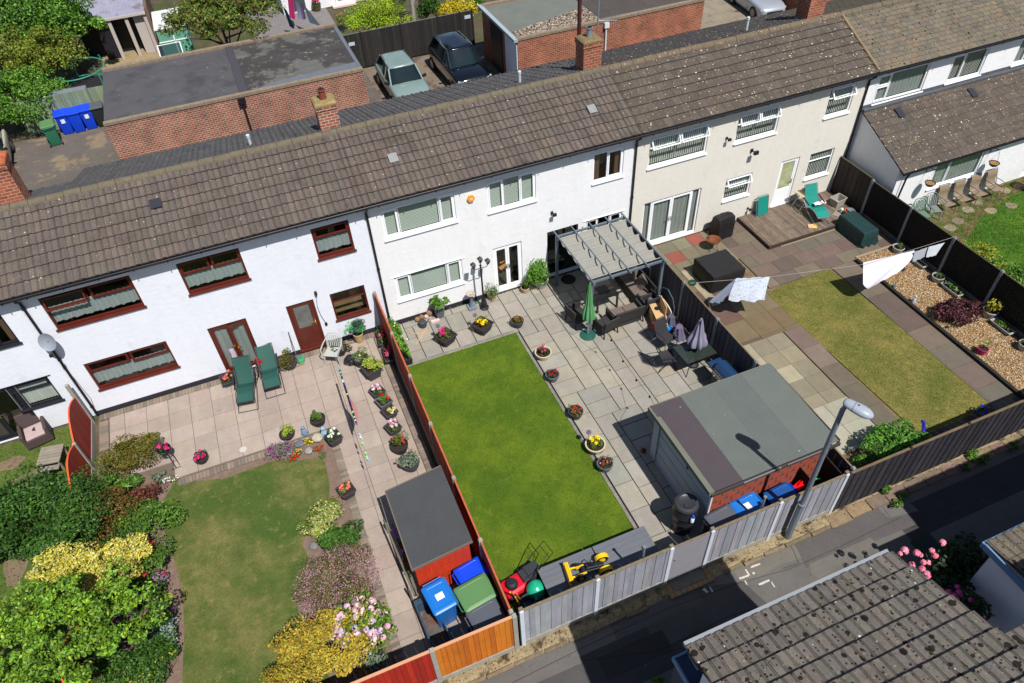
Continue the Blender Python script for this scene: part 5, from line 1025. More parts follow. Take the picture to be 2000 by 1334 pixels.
# left garden
pot(396, 900, 'dark low bowl of hot pink flowers on the patio beside the lawn corner', 'rd', .2, .2, P_BLK, GD, MAG, GP1, nfl=10, rf=.05, ht=.12)
pot(563, 853, 'low black bowl heaped with light green foliage by the flower bed', 'rd', .22, .18, P_BLK, GY, None, GP1, ht=.22, nleaf=420, lsize=.03, rl=.24)
pot(624, 827, 'black pot holding a bright green dwarf conifer near the washing line', 'rd', .22, .26, P_BLK, GR, None, GP1, ht=.3, nleaf=700, lsize=.025, rl=.19)
pot(655, 864, 'dark square tub of white and pale pink flowers at the bed corner', 'sq', .2, .3, P_DGR, GD, WHT, GP1, rz=.3, nfl=10, rf=.05)
pot(680, 966, 'dark square tub of coral flowers on the narrow path', 'sq', .2, .3, P_DGR, GR, CORAL, GP1, rz=.25, nfl=7, rf=.06)
pot(804, 913, 'dark round pot with sprawling grey green plant beside the small shed', 'rd', .25, .28, P_DGR, GG, None, GP1, rl=.36, ht=.18, nleaf=420, lsize=.045)
pot(783, 880, 'dark round pot with tall bushy green and red plant ending the planter row', 'rd', .24, .3, P_BLK, GR + BRN[:1], [S(214, 40, 90, .8), S(220, 80, 60, .8)], GP1, ht=.34, nleaf=520, nfl=7, rl=.26)
pot(770, 843, 'long planter of pale pink geraniums next to the tall bushy pot', 'sq', .19, .26, P_DGR, GR, PINKW, GP1, rz=.3, nfl=12, rf=.055)
pot(763, 812, 'dark square pot with a few cream curled leaves and bare soil', 'sq', .19, .26, P_DGR, K([S(230, 226, 150)], .8), None, GP1, rz=.3, nleaf=14, lsize=.08, ht=.12)
pot(752, 792, 'grey square pot with single red bloom over green leaves', 'sq', .2, .26, P_GRY, GR, REDS, GP1, rz=.3, nfl=2, rf=.07)
pot(739, 772, 'dark square pot of pale pink flowers heading the planter row', 'sq', .19, .24, P_DGR, GR, PINKW, GP1, rz=.3, nfl=6, rf=.07)
pot(729, 734, 'large dark square tub with yellow green shrub', 'sq', .25, .42, P_DGR, GY, None, GP1, rz=.25, ht=.26, rl=.34, nleaf=650, lsize=.04)
pot(708, 712, 'dark round tub with grey green mound behind the yellow shrub tub', 'rd', .24, .34, P_BLK, GG + GR[:1], YEL, GP1, ht=.24, rl=.26, nleaf=600, nfl=3)
pot(748, 668, 'long black trough of coral and purple flowers nearest the house by the red fence', 'trough', .14, .26, P_DGR, GR, CORAL, GP1, rz=1.45, lenx=2.6, nfl=8, rf=.055, fcol2=[S(150, 40, 130, .8)])
pot(760, 700, 'long black trough of pink and coral flowers further along the red fence', 'trough', .14, .26, P_DGR, GD, CORAL + MAG, GP1, rz=1.45, lenx=2.6, nfl=14, rf=.055)
pot(568, 716, 'black pot of golden green heather between lounger and broom', 'rd', .25, .28, P_DGR, K([S(120, 124, 50), S(140, 120, 56), S(96, 108, 44)], .6), None, GP1, ht=.3, rl=.3, nleaf=700, lsize=.03)
pot(517, 724, 'grey pot of bright red geraniums between the two green loungers', 'rd', .2, .26, P_GRY, GR, REDS, GP1, nfl=10, rf=.06, ht=.24)
pot(449, 748, 'grey square pot of coral flowers under the patio doors', 'sq', .22, .24, P_DGR, GD, CORAL, GP1, rz=.1, nfl=9, rf=.055)
pot(666, 690, 'dark round pot with brown tinged leaves behind the plastic chair', 'rd', .22, .26, P_BLK, GD + BRN, None, GP1, ht=.2, rl=.3, nleaf=260, lsize=.05)
t = pot(703, 667, 'tan vase pot with spiky artificial fern against the white wall', 'rd', .17, .42, P_TAN, None, None, GP1, taper=.6)
for name_, pal_, n_, s_ in (('fern_leaves', K([S(70, 120, 90), S(56, 98, 78)], .6), 1100, .04), ('bright_fronds', K([S(60, 200, 90), S(80, 216, 110)], .7), 260, .04)):
    P, Nn, i = crown_pts(n_, (0 if name_ == 'fern_leaves' else -.12, 0, .66), (.32, .28, .24), 9, .4); cloud_mesh(name_, P, Nn, RNG.uniform(.7, 1.2, n_) * s_, palette(n_, pal_), leafM, t, .5)
# hanging basket stand
c = G(345, 915); t = thing('plant_stand', 'black wire plant stand holding a basket of hot pink flowers beside the border', 'plant stand', c); top = Vector(G(322, 880, .55)) - Vector(c)
b = MB(); b.tube([(0, 0, .01), tuple(top)], .012, 6); b.tube([(.1, .08, .01), (top.x + .1, top.y + .05, .5)], .01, 6); b.tube([(-.14, 0, .01), (.14, .02, .01)], .01, 6); b.lathe([(.06, 0), (.15, .08), (.2, .2), (.2, .22)], tuple(top + Vector((0, 0, -.12))), 16, cap=False); b.build('stand', DARKF, t)
plant_part('foliage', t, tuple(top + Vector((0, 0, .12))), (.18, .18, .1), 200, .03, GD); blooms(t, [tuple(top + Vector((RNG.uniform(-.15, .15), RNG.uniform(-.15, .15), .2))) for _ in range(9)], .055, MAG)
# middle garden pots
pot(872, 668, 'black square planter of magenta blooms with solar light on the patio', 'sq', .27, .34, P_BLK, GR, MAG, GP2, rz=.45, nfl=8, rf=.07, ht=.2, rl=.2, sol=True)
pot(943, 646, 'black square planter of yellow blooms with solar light on the patio', 'sq', .27, .34, P_BLK, GR, YEL, GP2, rz=.55, nfl=8, rf=.07, ht=.2, rl=.2, sol=True)
pot(1011, 636, 'round slate pot with rust coloured flowers at the lawn corner', 'rd', .21, .26, P_DGR, GR, RUST, GP2, nfl=12, rf=.03, ht=.08, nleaf=90)
pot(1061, 697, 'cream bowl with beaded rim and pink cyclamen beside the lawn', 'rd', .26, .24, P_CRM, GD, MAG, GP2, nfl=8, rf=.05, ht=.14, rl=.18)
pot(1079, 741, 'grey round pot with crimson flowers, second beside the lawn edge from the cream bowl', 'rd', .21, .26, P_GRY, GD, [S(170, 36, 44, .8), S(200, 50, 60, .8)], GP2, nfl=14, rf=.035, ht=.08, nleaf=90)
pot(1124, 813, 'dark round pot with red flowers midway along the lawn edge', 'rd', .22, .27, P_DGR, GR, [S(200, 50, 40, .8), S(190, 40, 60, .8)], GP2, nfl=14, rf=.035, ht=.09, nleaf=120)
t = pot(1162, 878, 'cream bowl with painted blue and red band holding yellow flowers', 'rd', .28, .28, P_CRM, GR, YEL, GP2, nfl=9, rf=.06, ht=.18, rl=.18, sol=True)
b = MB()
for k in range(16):
    b.col = [S(40, 120, 150, .7), S(190, 60, 40, .7), S(60, 90, 60, .7), S(200, 190, 150, .7)][k % 4]; a0, a1 = 2 * math.pi * k / 16, 2 * math.pi * (k + 1) / 16; R_ = .272; b.face([(R_ * math.cos(a0), R_ * math.sin(a0), .12), (R_ * math.cos(a1), R_ * math.sin(a1), .12), (R_ * 1.03 * math.cos(a1), R_ * 1.03 * math.sin(a1), .2), (R_ * 1.03 * math.cos(a0), R_ * 1.03 * math.sin(a0), .2)])
b.build('painted_band', M('painted_band', attr=True, rough=.5), t)
pot(1181, 915, 'grey round pot with red and white flowers nearest the storage benches', 'rd', .22, .27, P_GRY, GD, [S(190, 60, 40, .8), S(230, 230, 220, .8), S(200, 50, 50, .8)], GP2, nfl=12, rf=.035, ht=.08, nleaf=100)
pot(1056, 558, 'large grey ribbed pot with tall leafy shrub by the pergola post', 'rd', .27, .34, P_LGR, K([S(110, 170, 50), S(84, 140, 42), S(140, 190, 70)], .6), None, GP2, ht=.5, rl=.58, nleaf=2600, lsize=.042)
pot(1026, 570, 'small tan pot with upright green leaves left of the tall leafy shrub', 'rd', .15, .22, P_TAN, GR, None, GP2, ht=.28, rl=.2, nleaf=420, lsize=.035)
pot(962, 583, 'small tan pot of lavender beside the black lamp post', 'rd', .16, .24, P_TAN, K([S(130, 160, 90), S(110, 140, 80)], .6), [S(200, 196, 220, .85)], GP2, ht=.32, rl=.22, nleaf=380, nfl=16, rf=.02)
pot(859, 618, 'tall grey square planter with broad hosta leaves against the white wall', 'sq', .18, .58, P_GRY, K([S(120, 164, 60), S(90, 136, 48)], .6), None, GP2, ht=.22, rl=.27, nleaf=70, lsize=.13, taper=.62, rz=.1)
# climber along the red fence
t = thing('climbing_plant', 'leafy green climber with white flowers in a black trough along the red fence', 'plant', (.05, -1.3, 0)); b = MB(); b.sqlathe([(.9, 0), (1, .3)], (0, -.25, 0), .13, .62); b.build('trough', P_BLK, t)
plant_part('foliage', t, (-.02, .0, .62), (.2, .95, .42), 1900, .05, K([S(120, 180, 50), S(90, 150, 40), S(146, 198, 76)], .58), clumps=14, spread=.4); blooms(t, [(RNG.uniform(-.1, .15), RNG.uniform(-.8, .8), .95) for _ in range(7)], .035, WHT)
# bird bath, watering can, stones, hose, ball
c = G(922, 601); t = thing('bird_bath', 'grey stone bird bath on square plinth against the white wall', 'bird bath', c); b = MB(); b.box(-.15, .15, -.15, .15, 0, .07); b.build('plinth', M('bath_stone', S(120, 132, 146, .7), .8, noise=[(9, .15)]), t); b = MB(); b.lathe([(.10, .07), (.06, .14), (.05, .44), (.08, .54), (.09, .56)], n=16); b.build('column', MATS['bath_stone'], t, smooth=2)
b = MB(); b.lathe([(.08, .56), (.14, .62), (.165, .67), (.15, .68), (.1, .64), (.02, .62)], n=24, cap=False); b.build('bowl', M('bath_bowl', S(190, 180, 164, .7), .9, noise=[(14, .25)]), t, smooth=True)
c = G(826, 637); t = thing('watering_can', 'dark grey watering can by the coiled orange hose', 'watering can', c); b = MB(); b.lathe([(.13, 0), (.15, .1), (.13, .22), (.10, .24)], n=18); b.build('can', P_DGR, t, smooth=2); b = MB(); b.tube([(-.1, 0, .2), (-.05, .05, .33), (.06, .05, .34), (.12, 0, .18)], .013, 6); b.tube([(.1, 0, .08), (.26, .02, .22)], .018, 6); b.build('handle', P_DGR, t)
b = MB(); hp = [(797, 643), (803, 651), (820, 651), (832, 648), (833, 642), (825, 655), (816, 666), (813, 672)]; b.tube([G(px, py, .012) for px, py in hp], .014, 6); o = b.build('garden_hose', M('hose_orange', S(226, 166, 110, .75), .6)); tag(o, 'orange garden hose lying on the patio near the watering can', 'hose')
for i, (px, py, r_, cc, lab) in enumerate(((840, 615, .13, S(150, 120, 100, .65), 'brown round ball ornament beside the tall grey planter'), (833, 621, .08, S(226, 180, 180, .75), 'small pink stone between watering can and planter'), (816, 627, .1, S(170, 130, 90, .65), 'brown lumpy rock beside the watering can'), (824, 622, .09, S(160, 126, 84, .65), 'smaller brown rock tucked behind the watering can'))):
    c = G(px, py, 0); b = MB(); b.ball((0, 0, r_ * .85), r_, 7, .85, .1); tag(b.build('ornamental_rock', M('rock_%d' % i, cc, .9, noise=[(9, .3)]), smooth=True, loc=c), lab, 'rock')
c = G(851, 628); b = MB(); b.box(-.16, .14, -.05, .05, 0, .07); tag(b.build('pale_brick', M('pale_block', S(232, 200, 196, .75), .9), loc=c), 'pale pink brick on the patio in front of the grey planter', 'brick')
c = G(930, 592); b = MB(); b.lathe([(.06, 0), (.08, .03), (.02, .06)], n=12); tag(b.build('saucer', M('green_saucer', S(60, 110, 90, .7), .5), loc=c), 'small green saucer between bird bath and lamp post', 'saucer')
# ornamental garden lamp post
c = G(946, 601); t = thing('garden_lamp_post', 'black Victorian style lamp post with three lanterns against the white wall', 'lamp post', c); BK = M('cast_black', S(34, 34, 42, .7), .45, noise=[(9, .1)]); b = MB()
b.lathe([(.17, 0), (.17, .05), (.12, .08), (.10, .3), (.07, .34), (.06, .46), (.035, .5), (.03, 1.9), (.05, 1.92), (.02, 1.96), (.02, 2.05)], n=8); b.build('post', BK, t)
b = MB(); b.tube([(-.26, 0, 1.88), (-.2, 0, 1.80), (0, 0, 1.82), (.2, 0, 1.80), (.26, 0, 1.88)], .013, 6); b.build('arms', BK, t)
for lx, lz in ((-.26, 1.9), (.26, 1.9), (0, 2.06)):
    b = MB(); b.sqlathe([(.5, 0), (1, .14), (1.15, .145), (.3, .22), (.1, .26)], (lx, 0, lz), .075, .075); ln = b.build('lantern', BK, t); g = MB(); g.sqlathe([(.55, .02), (.97, .13)], (lx, 0, lz), .077, .077, cap=False); g.build('lantern_glass', PANE_D, ln)
# ---- loungers
def lounger(loc, rz, label, cm, fm_, recl=50, name='garden_lounger', grp=None, arms=True, seatd=.1, cushion=False):
    """zero gravity recliner, head toward +y"""
    t = thing(name, label, 'lounger', loc, rz, grp); rc = math.radians(recl)
    prof = [(-.92, .36), (-.62, .47), (-.38, .46), (-.08, .33)]; L_ = .86; p3 = (-.08 + L_ * math.cos(rc), .33 + L_ * math.sin(rc)); hd = prof + [((-.08 + p3[0]) / 2, (.33 + p3[1]) / 2 - .03), p3]
    rows = []
    Q = []
    for i in range(len(hd) - 1):
        for k in range(6): f_ = k / 6; Q.append((hd[i][0] * (1 - f_) + hd[i + 1][0] * f_, hd[i][1] * (1 - f_) + hd[i + 1][1] * f_))
    Q.append(hd[-1])
    for yy, zz in Q: rows.append([(x, yy, zz - .018 * (1 - (x / .25) ** 2)) for x in np.linspace(-.245, .245, 7)])
    b = MB(); b.grid(rows); s_ = b.build('sling', cm, t, smooth=True)
    if cushion:
        b = MB(); b.grid([[(x, y * 1 - .012, z + .035) for x, y, z in r] for r in rows[-9:-4]]); 
    b = MB()
    for sx in (-.27, .27): b.tube([(sx, yy, zz) for yy, zz in hd], .014, 6)
    b.tube([(-.27, p3[0], p3[1]), (.27, p3[0], p3[1])], .014, 6); b.tube([(-.27, -.92, .36), (.27, -.92, .36)], .014, 6); b.build('frame', fm_, t, smooth=2)
    b = MB()
    for sx in (-.30, .30): b.tube([(sx, -1.02 if sx else 0, .02), (sx, -.2, .25), (sx, .25, .62)], .013, 6); b.tube([(sx, .5, .02), (sx, -.05, .3), (sx, -.38, .52)], .013, 6)
    b.tube([(-.30, -1.02, .02), (.30, -1.02, .02)], .013, 6); b.tube([(-.30, .5, .02), (.30, .5, .02)], .013, 6); b.build('legs', fm_, t, smooth=2)
    if arms:
        for sx in (-.33, .33): b = MB(); b.beam((sx, .25, .64), (sx, -.30, .56), .055, .025); b.build('armrest', DARKF, t, bev=.008)
    return t
SL = M('green_sling', S(34, 88, 78, .62), .7, noise=[(40, .1)], streak=((1, 40, 40), .12)); TEAL = M('teal_cushion', S(10, 140, 126, .72), .7, noise=[(9, .05)]); SILV = M('silver_tube', S(180, 186, 190, .7), .35, .7)
lounger((-5.0, -.90, 0), math.radians(-9), 'dark green sling recliner in front of the brown patio doors, the more upright one', SL, M('charcoal_tube', S(50, 52, 56), .5), 52)
lounger((-4.22, -.62, 0), math.radians(-2), 'dark green sling recliner lying flatter, nearer the brown heather pot', SL, MATS['charcoal_tube'], 34)
c = G(1600, 428, .155); lounger((c[0] - .02, c[1] + .55, .155), math.radians(-8), 'teal padded recliner opened out on the timber deck with a white cloth on it', TEAL, SILV, 58, arms=True)
t = thing('folded_lounger', 'folded teal recliner leaning against the cream wall at the deck end', 'lounger', G(1488, 421, .155)); T = Matrix.Rotation(math.radians(-14), 4, 'X'); b = MB()
for sx in (-.27, .27): b.tube([T @ Vector((sx, 0, 0)), T @ Vector((sx, 0, .78)), T @ Vector((sx * .8, 0, .84))], .016, 6)
b.tube([T @ Vector((-.22, 0, .84)), T @ Vector((.22, 0, .84))], .016, 6); b.tube([T @ Vector((-.27, 0, .03)), T @ Vector((.27, 0, .03))], .016, 6); b.build('frame', SILV, t, smooth=2); b = MB(); b.grid([[T @ Vector((x, -.03 - .01 * math.cos(x * 6), z)) for x in np.linspace(-.23, .23, 5)] for z in (.06, .3, .6, .82)]); b.build('sling', TEAL, t, smooth=True)
c = G(1600, 396, .62); b = MB(); b.grid([[(-.24 + .5 * i / 6, -.09 + .18 * j / 3 - .03 * i / 6, .02 * math.sin(i * 2 + j)) for i in range(7)] for j in range(4)]); tag(b.build('towel', M('white_cloth', S(236, 236, 236, .85), .9), smooth=True, loc=c), 'small white cloth lying on the open teal recliner', 'towel')
# plastic armchair
def plastic_chair(loc, rz, label, m, grp=None):
    t = thing('plastic_chair', label, 'chair', loc, rz, grp); b = MB(); b.box(-.24, .24, -.24, .2, .40, .425)
    b.build('seat', m, t, bev=.01)
    b = MB()
    for k in range(7): x = -.2 + k * .066; b.beam((x, .2 + .03 * (1 - (k - 3) ** 2 / 9), .43), (x * 1.1, .34 + .03 * (1 - (k - 3) ** 2 / 9), .84 - .01 * (k - 3) ** 2), .035, .012)
    b.tube([(-.25, .22, .42), (-.27, .32, .75), (-.16, .38, .87), (0, .40, .89), (.16, .38, .87), (.27, .32, .75), (.25, .22, .42)], .018, 6); b.build('backrest', m, t)
    for sx in (-1, 1):
        b = MB(); b.tube([(sx * .27, .3, .7), (sx * .31, .1, .66), (sx * .31, -.2, .64), (sx * .28, -.24, .55), (sx * .26, -.22, .42)], .022, 6); b.build('armrest', m, t, smooth=2)
        for yy in (-.2, .22): b = MB(); b.beam((sx * .22, yy, .41), (sx * .27, yy * 1.25, 0), .04, .035); b.build('leg', m, t)
    return t
PG = M('grey_plastic', S(186, 188, 182, .75), .5); plastic_chair(G(655, 703), math.radians(-30), 'pale grey slatted plastic armchair by the back door of the white house', PG)
# bin bag, bowl, broom, cloth
c = G(687, 709); b = MB(); rows = []
for i in range(1, 9):
    a = math.pi * i / 9; rows.append([(.22 * math.sin(a) * math.cos(p) * (1 + .16 * math.sin(5 * p + i) + random.uniform(-.06, .06)), .2 * math.sin(a) * math.sin(p) * (1 + .14 * math.cos(4 * p + i * 2)), .16 - .16 * math.cos(a) + random.uniform(-.015, .015)) for p in [2 * math.pi * k / 18 for k in range(18)]])
b.grid(rows, True); b.face(rows[-1]); tag(b.build('rubbish_bag', M('black_bag', S(28, 26, 32), .28, spec=.6), loc=c), 'crumpled black rubbish bag beside the plastic chair', 'bag')
c = G(588, 706); b = MB(); b.lathe([(.12, 0), (.15, .08), (.14, .12), (.10, .13)], n=18); b.tube([(-.12, 0, .12), (0, 0, .22), (.12, 0, .12)], .012, 6); tag(b.build('watering_can', M('green_can', S(60, 160, 110, .75), .5), smooth=2, loc=c), 'small bright green watering can by the broom', 'watering can')
A_, B_ = Vector(G(585, 713, .03)), Vector(F(563, 648, -.06)); t = thing('broom', 'long handled broom leaning on the white wall by the brown door', 'broom', A_); b = MB(); b.tube([(0, 0, 0), tuple(B_ - A_)], .014, 6); b.build('handle', M('broom_handle', S(90, 84, 80), .6), t); b = MB(); b.beam((-.16, -.03, 0), (.16, .03, 0), .05, .05); b.build('head', M('broom_head', S(170, 150, 120, .6), .8), t)
# washing lines
def pegs_line(): pass
P0, P1 = Vector((-2.25, -.1, 1.85)), Vector((-2.0, -9.9, 1.95))
ta, tb = Vector(G(663, 722, 1.55)), Vector(G(697, 830, 1.45)); d_ = (tb - ta)
t = thing('washing_line', 'washing line crossing the left patio with clusters of coloured pegs and a rolled peg bag', 'washing line', (0, 0, 0)); b = MB(); A0 = ta - d_ * .45; A0.y = min(A0.y, -.02); A1 = tb + d_ * 1.6
b.tube([tuple(A0), tuple(ta), tuple(tb), tuple(A1)], .005, 4); b.build('line', M('line_grey', S(150, 146, 140)), t); b = MB()
for k in range(34):
    f_ = k / 33; p = ta.lerp(tb, f_ * .95); b.col = random.choice([S(24, 30, 80, .7), S(20, 24, 60, .7), S(30, 28, 40, .7), S(26, 30, 70, .7), S(70, 150, 220, .8), S(150, 220, 110, .8), S(30, 28, 34, .7), S(200, 200, 220, .8), S(70, 36, 110, .7)]); T = RZ(random.uniform(-.5, .5), p); b.box(-.022, .022, -.03, .03, -.09 - random.uniform(0, .16 if .5 < f_ < .85 else .04), .012, T)
for f_ in (1.16, 1.2, 1.3, 1.46, 1.52, 1.55): p = ta.lerp(tb, f_); b.col = random.choice([S(150, 210, 235, .8), S(170, 230, 120, .8), S(235, 240, 245, .8)]); b.box(-.02, .02, -.035, .035, -.08, .01, RZ(.3, p))
b.build('pegs', M('peg_plastic', attr=True, rough=.5), t); b = MB(); q0, q1 = ta.lerp(tb, .45), ta.lerp(tb, .93)
b.grid([[tuple(q0.lerp(q1, i / 6) + Vector((.02 + .12 * math.sin(math.pi * i / 6) * j, .0, -.02 - .24 * j * math.sin(math.pi * (i + .6) / 7.2)))) for i in range(7)] for j in (0, .5, 1)]); b.build('peg_bag', M('pink_dotted', S(226, 150, 150, .75), .9, noise=[(30, .2)]), t)
def cloth(pts, label, mat, sag=.1, name='laundry', n=14, m=9, wave=.04, cat='sheet', nc=None, drop=None):
    """pts: top-left, top-right, bottom-right, bottom-left world points"""
    a, b_, c_, d__ = [Vector(p) for p in pts]; rows = []
    for j in range(m + 1):
        v = j / m; rows.append([])
        for i in range(n + 1):
            u = i / n; p = a.lerp(b_, u).lerp(d__.lerp(c_, u), v); nrm = Vector((0, 1, 0)); p = p + nrm * (wave * math.sin(u * 13 + v * 2.5) * (.3 + v)) + Vector((0, 0, -sag * math.sin(math.pi * u) * (v * .5 + .1) + .012 * math.sin(u * 30 + v * 9))); rows[-1].append(tuple(p))
    q = MB(); q.grid(rows); return tag(q.build(name, mat, smooth=True), label, cat)
SHW = M('white_sheet', S(232, 230, 244, .88), .9, trans=.15, bump=(6, .02)); SHB = M('blue_print_sheet', S(206, 214, 226, .8), .9, noise=[(22, .12)], trans=.12, col2=(18, .54, .62, S(160, 174, 200, .75)))
lz = 1.75; LA, LB = Vector(G(1347, 553, 1.75)), Vector(G(1866, 462, 1.62))
t = thing('washing_line', 'washing line strung across the right garden between the two fences', 'washing line', (0, 0, 0)); b = MB(); M1 = Vector(G(1503, 541, 1.52)); M2 = Vector(G(1690, 516, 1.45)); b.tube([tuple(LA), tuple(M1), tuple(M2), tuple(LB)], .006, 4); b.build('line', MATS['line_grey'], t)
cloth([G(1437, 544, 1.55), G(1504, 540, 1.54), G(1494, 587, .95), G(1424, 587, .9)], 'pale blue patterned sheet blowing on the washing line above the slabs', SHB, .05, wave=.05)
cloth([G(1437, 544, 1.53), G(1425, 572, 1.1), G(1412, 590, .75), G(1386, 591, .72)], 'darker fold of patterned bedding blown out below the blue sheet', M('green_grey_cloth', S(130, 138, 160, .75), .9), .02, n=6, m=6, cat='laundry')
q = MB(); tl, tr = Vector(G(1686, 513, 1.45)), Vector(G(1787, 489, 1.48)); bt = Vector(G(1712, 560, .62)); rows = []
for j in range(12):
    v = j / 11; rows.append([])
    for i in range(21):
        u = i / 20; top = tl.lerp(tr, u); s_ = math.sin(math.pi * u ** .55) ** .55; p = top + (bt - tl.lerp(tr, .36)) * v * s_ + Vector((0, .1 * math.sin(v * 5 + u * 6) * v * s_, .02 * math.sin(u * 34 + v * 4) * v)); rows[-1].append(tuple(p))
q.grid(rows); tag(q.build('laundry', SHW, smooth=True), 'large white sheet sagging like a hammock from the washing line over the gravel', 'sheet')
cloth([G(1786, 492, 1.5), G(1812, 482, 1.53), G(1806, 502, 1.1), G(1783, 512, 1.08)], 'grey hand towel pegged next to the white sheet', M('grey_towel', S(176, 182, 192, .75), .95), .02, n=5, m=5, cat='towel', wave=.015)
cloth([G(1814, 482, 1.54), G(1846, 473, 1.58), G(1828, 499, 1.15), G(1809, 503, 1.12)], 'pale grey towel pegged nearest the fence post', M('pale_towel', S(204, 208, 216, .8), .95), .02, n=5, m=5, cat='towel', wave=.015)
# figurines and rocks of the flower bed
def figurine(px, py, label, m, s=1.0):
    t = thing('garden_figurine', label, 'figurine', G(px, py)); b = MB(); b.lathe([(.10 * s, 0), (.11 * s, .04), (.09 * s, .12 * s), (.07 * s, .22 * s), (.03 * s, .27 * s)], n=12, sy=.8); b.build('body', m, t, smooth=True); b = MB(); b.ball((0, 0, .32 * s), .06 * s, 6); b.build('head', m, t, smooth=True); return t
figurine(596, 848, 'small blue grey garden figurine with pale head beside the light green bowl', M('figurine_blue', S(120, 150, 176, .75), .7, noise=[(14, .2)])); figurine(636, 853, 'taller pale blue garden figurine beside the white flower tub', M('figurine_pale', S(150, 180, 200, .75), .7, noise=[(14, .2)]), 1.25)
def rock(px, py, r, label, c_, sz=.7, sx=1.0):
    b = MB(); b.ball((0, 0, r * sz * .8), r, 7, sz, .12); o = b.build('rock', M('rock_' + label[:12].replace(' ', '_'), c_, .9, noise=[(8, .3)], bump=(12, .02)), smooth=True, loc=G(px, py)); o.scale = (sx, 1, 1); return tag(o, label, 'rock')
rock(621, 858, .17, 'rounded cream rock at the corner of the flower bed', S(200, 190, 166, .65)); rock(655, 997, .17, 'pale blue grey rock at the edge of the soil by the path', S(176, 186, 200, .65)); rock(586, 867, .13, 'flat slate grey stone behind the red bedding flowers', S(120, 124, 130, .6), .3, 1.4); rock(603, 881, .13, 'flat pale stone among the red and yellow flowers', S(170, 166, 160, .6), .3); rock(566, 884, .12, 'blue grey flat stone next to the purple flowers', S(130, 142, 152, .6), .3, 1.3); rock(613, 1067, .12, 'small flat stone in the soil by the pink heath bush', S(140, 140, 140, .6), .35)
b = MB(); c = G(475, 878); b.lathe([(.11, 0), (.11, .012), (.07, .014), (.07, .008), (.02, .008)], n=20); tag(b.build('drain_cover', M('drain_white', S(206, 200, 190, .7), .6), loc=(c[0], c[1], .002)), 'round white drain cover set in the patio slabs', 'drain cover')
# ================================================================ PERGOLA AND OTHER GARDEN THINGS
ST = M('pergola_steel', S(118, 132, 144, .68), .5, .2, noise=[(6, .1)]); CANV = M('canopy_cloth', S(172, 170, 162, .64), .9, noise=[(3, .08)], bump=(5, .02), trans=.18)
t = thing('pergola', 'grey metal pergola with retractable beige canopy folded in waves', 'pergola', (0, 0, 0)); zp = 2.28
q0, q1, q2, q3 = G(1092, 462, 2.2), G(1222, 420, 2.2), G(1289, 508, 2.2), G(1154, 552, 2.2)
xa, xb, ya, yb = (q0[0] + q3[0]) / 2, (q1[0] + q2[0]) / 2, (q2[1] + q3[1]) / 2, (q0[1] + q1[1]) / 2
for X in (xa, xb):
    for Y in (ya, yb): b = MB(); b.box(X - .045, X + .045, Y - .045, Y + .045, 0, 2.2); b.box(X - .08, X + .08, Y - .08, Y + .08, 0, .012); b.build('post', ST, t, bev=.006)
for Y in (ya, yb): b = MB(); b.box(xa + .046, xb - .046, Y - .03, Y + .03, 2.12, 2.2); b.build('beam', ST, t, bev=.005)
for X in (xa, xb): b = MB(); b.tube([(X, ya - .22, 2.235), (X, yb + .25, 2.235)], .03, 8); b.build('side_rail', ST, t, smooth=2)
for k in range(1, 4): X = xa + (xb - xa) * k / 4; b = MB(); b.tube([(X, ya - .22, 2.26), (X, yb + .25, 2.26)], .024, 8); b.build('canopy_rail', ST, t, smooth=2)
b = MB(); n = 40
rows = []
for j in range(n + 1):
    v = j / n; yy = ya + .12 + (yb - ya - .30) * v; dip = abs(math.sin(math.pi * v * 5)) ** .7
    rows.append([(xa + .04 + (xb - xa - .08) * i / 24, yy, 2.205 - .17 * dip + .008 * math.sin(i * 1.9 + j)) for i in range(25)])
b.grid(rows); b.build('canopy', CANV, t, smooth=True); b = MB()
for j in range(6): yy = ya + .12 + (yb - ya - .30) * j / 5; b.tube([(xa + .02, yy, 2.21), (xb - .02, yy, 2.21)], .010, 6)
b.build('canopy_bars', M('bar_cream', S(196, 192, 180, .7), .6), t)
# closed green parasol
c = G(1148, 655); t = thing('parasol', 'closed light green parasol standing in a round green base beside the pergola', 'parasol', c)
b = MB(); b.lathe([(.27, 0), (.27, .03), (.2, .05), (.06, .07), (.05, .1)], n=28)
for k in range(12): a = k * math.pi / 6; b.beam((.06 * math.cos(a), .06 * math.sin(a), .06), (.25 * math.cos(a + .3), .25 * math.sin(a + .3), .045), .02, .015)
b.build('base', M('green_cast', S(40, 96, 84, .7), .5, noise=[(18, .3)]), t); b = MB(); b.tube([(0, 0, .05), (0, 0, .55)], .03, 10); b.tube([(0, 0, .55), (0, 0, 2.3)], .02, 8); b.build('pole', MATS['galvanised'], t, smooth=2)
def closed_canopy(t, z0, z1, r, m, folds=8, lean=(0, 0)):
    rows = []; N_ = folds * 6
    for j in range(13):
        v = j / 12; z = z0 + (z1 - z0) * v; rr = r * (1 - v) ** .75 * (.72 + .28 * math.sin(math.pi * min(1, v * 2 + .2))) + .02
        rows.append([(lean[0] * v + rr * (1 + .30 * math.cos(folds * a + v)) * math.cos(a), lean[1] * v + rr * (1 + .30 * math.cos(folds * a + v)) * math.sin(a), z + .05 * math.cos(folds * a) * (1 - v)) for a in [2 * math.pi * k / N_ for k in range(N_)]])
    b = MB(); b.grid(rows, True); b.face(rows[-1]); return b.build('canopy', m, t, smooth=True)
closed_canopy(t, .78, 2.32, .17, M('green_canvas', S(112, 186, 122, .64), .85, trans=.15, noise=[(5, .06)]))
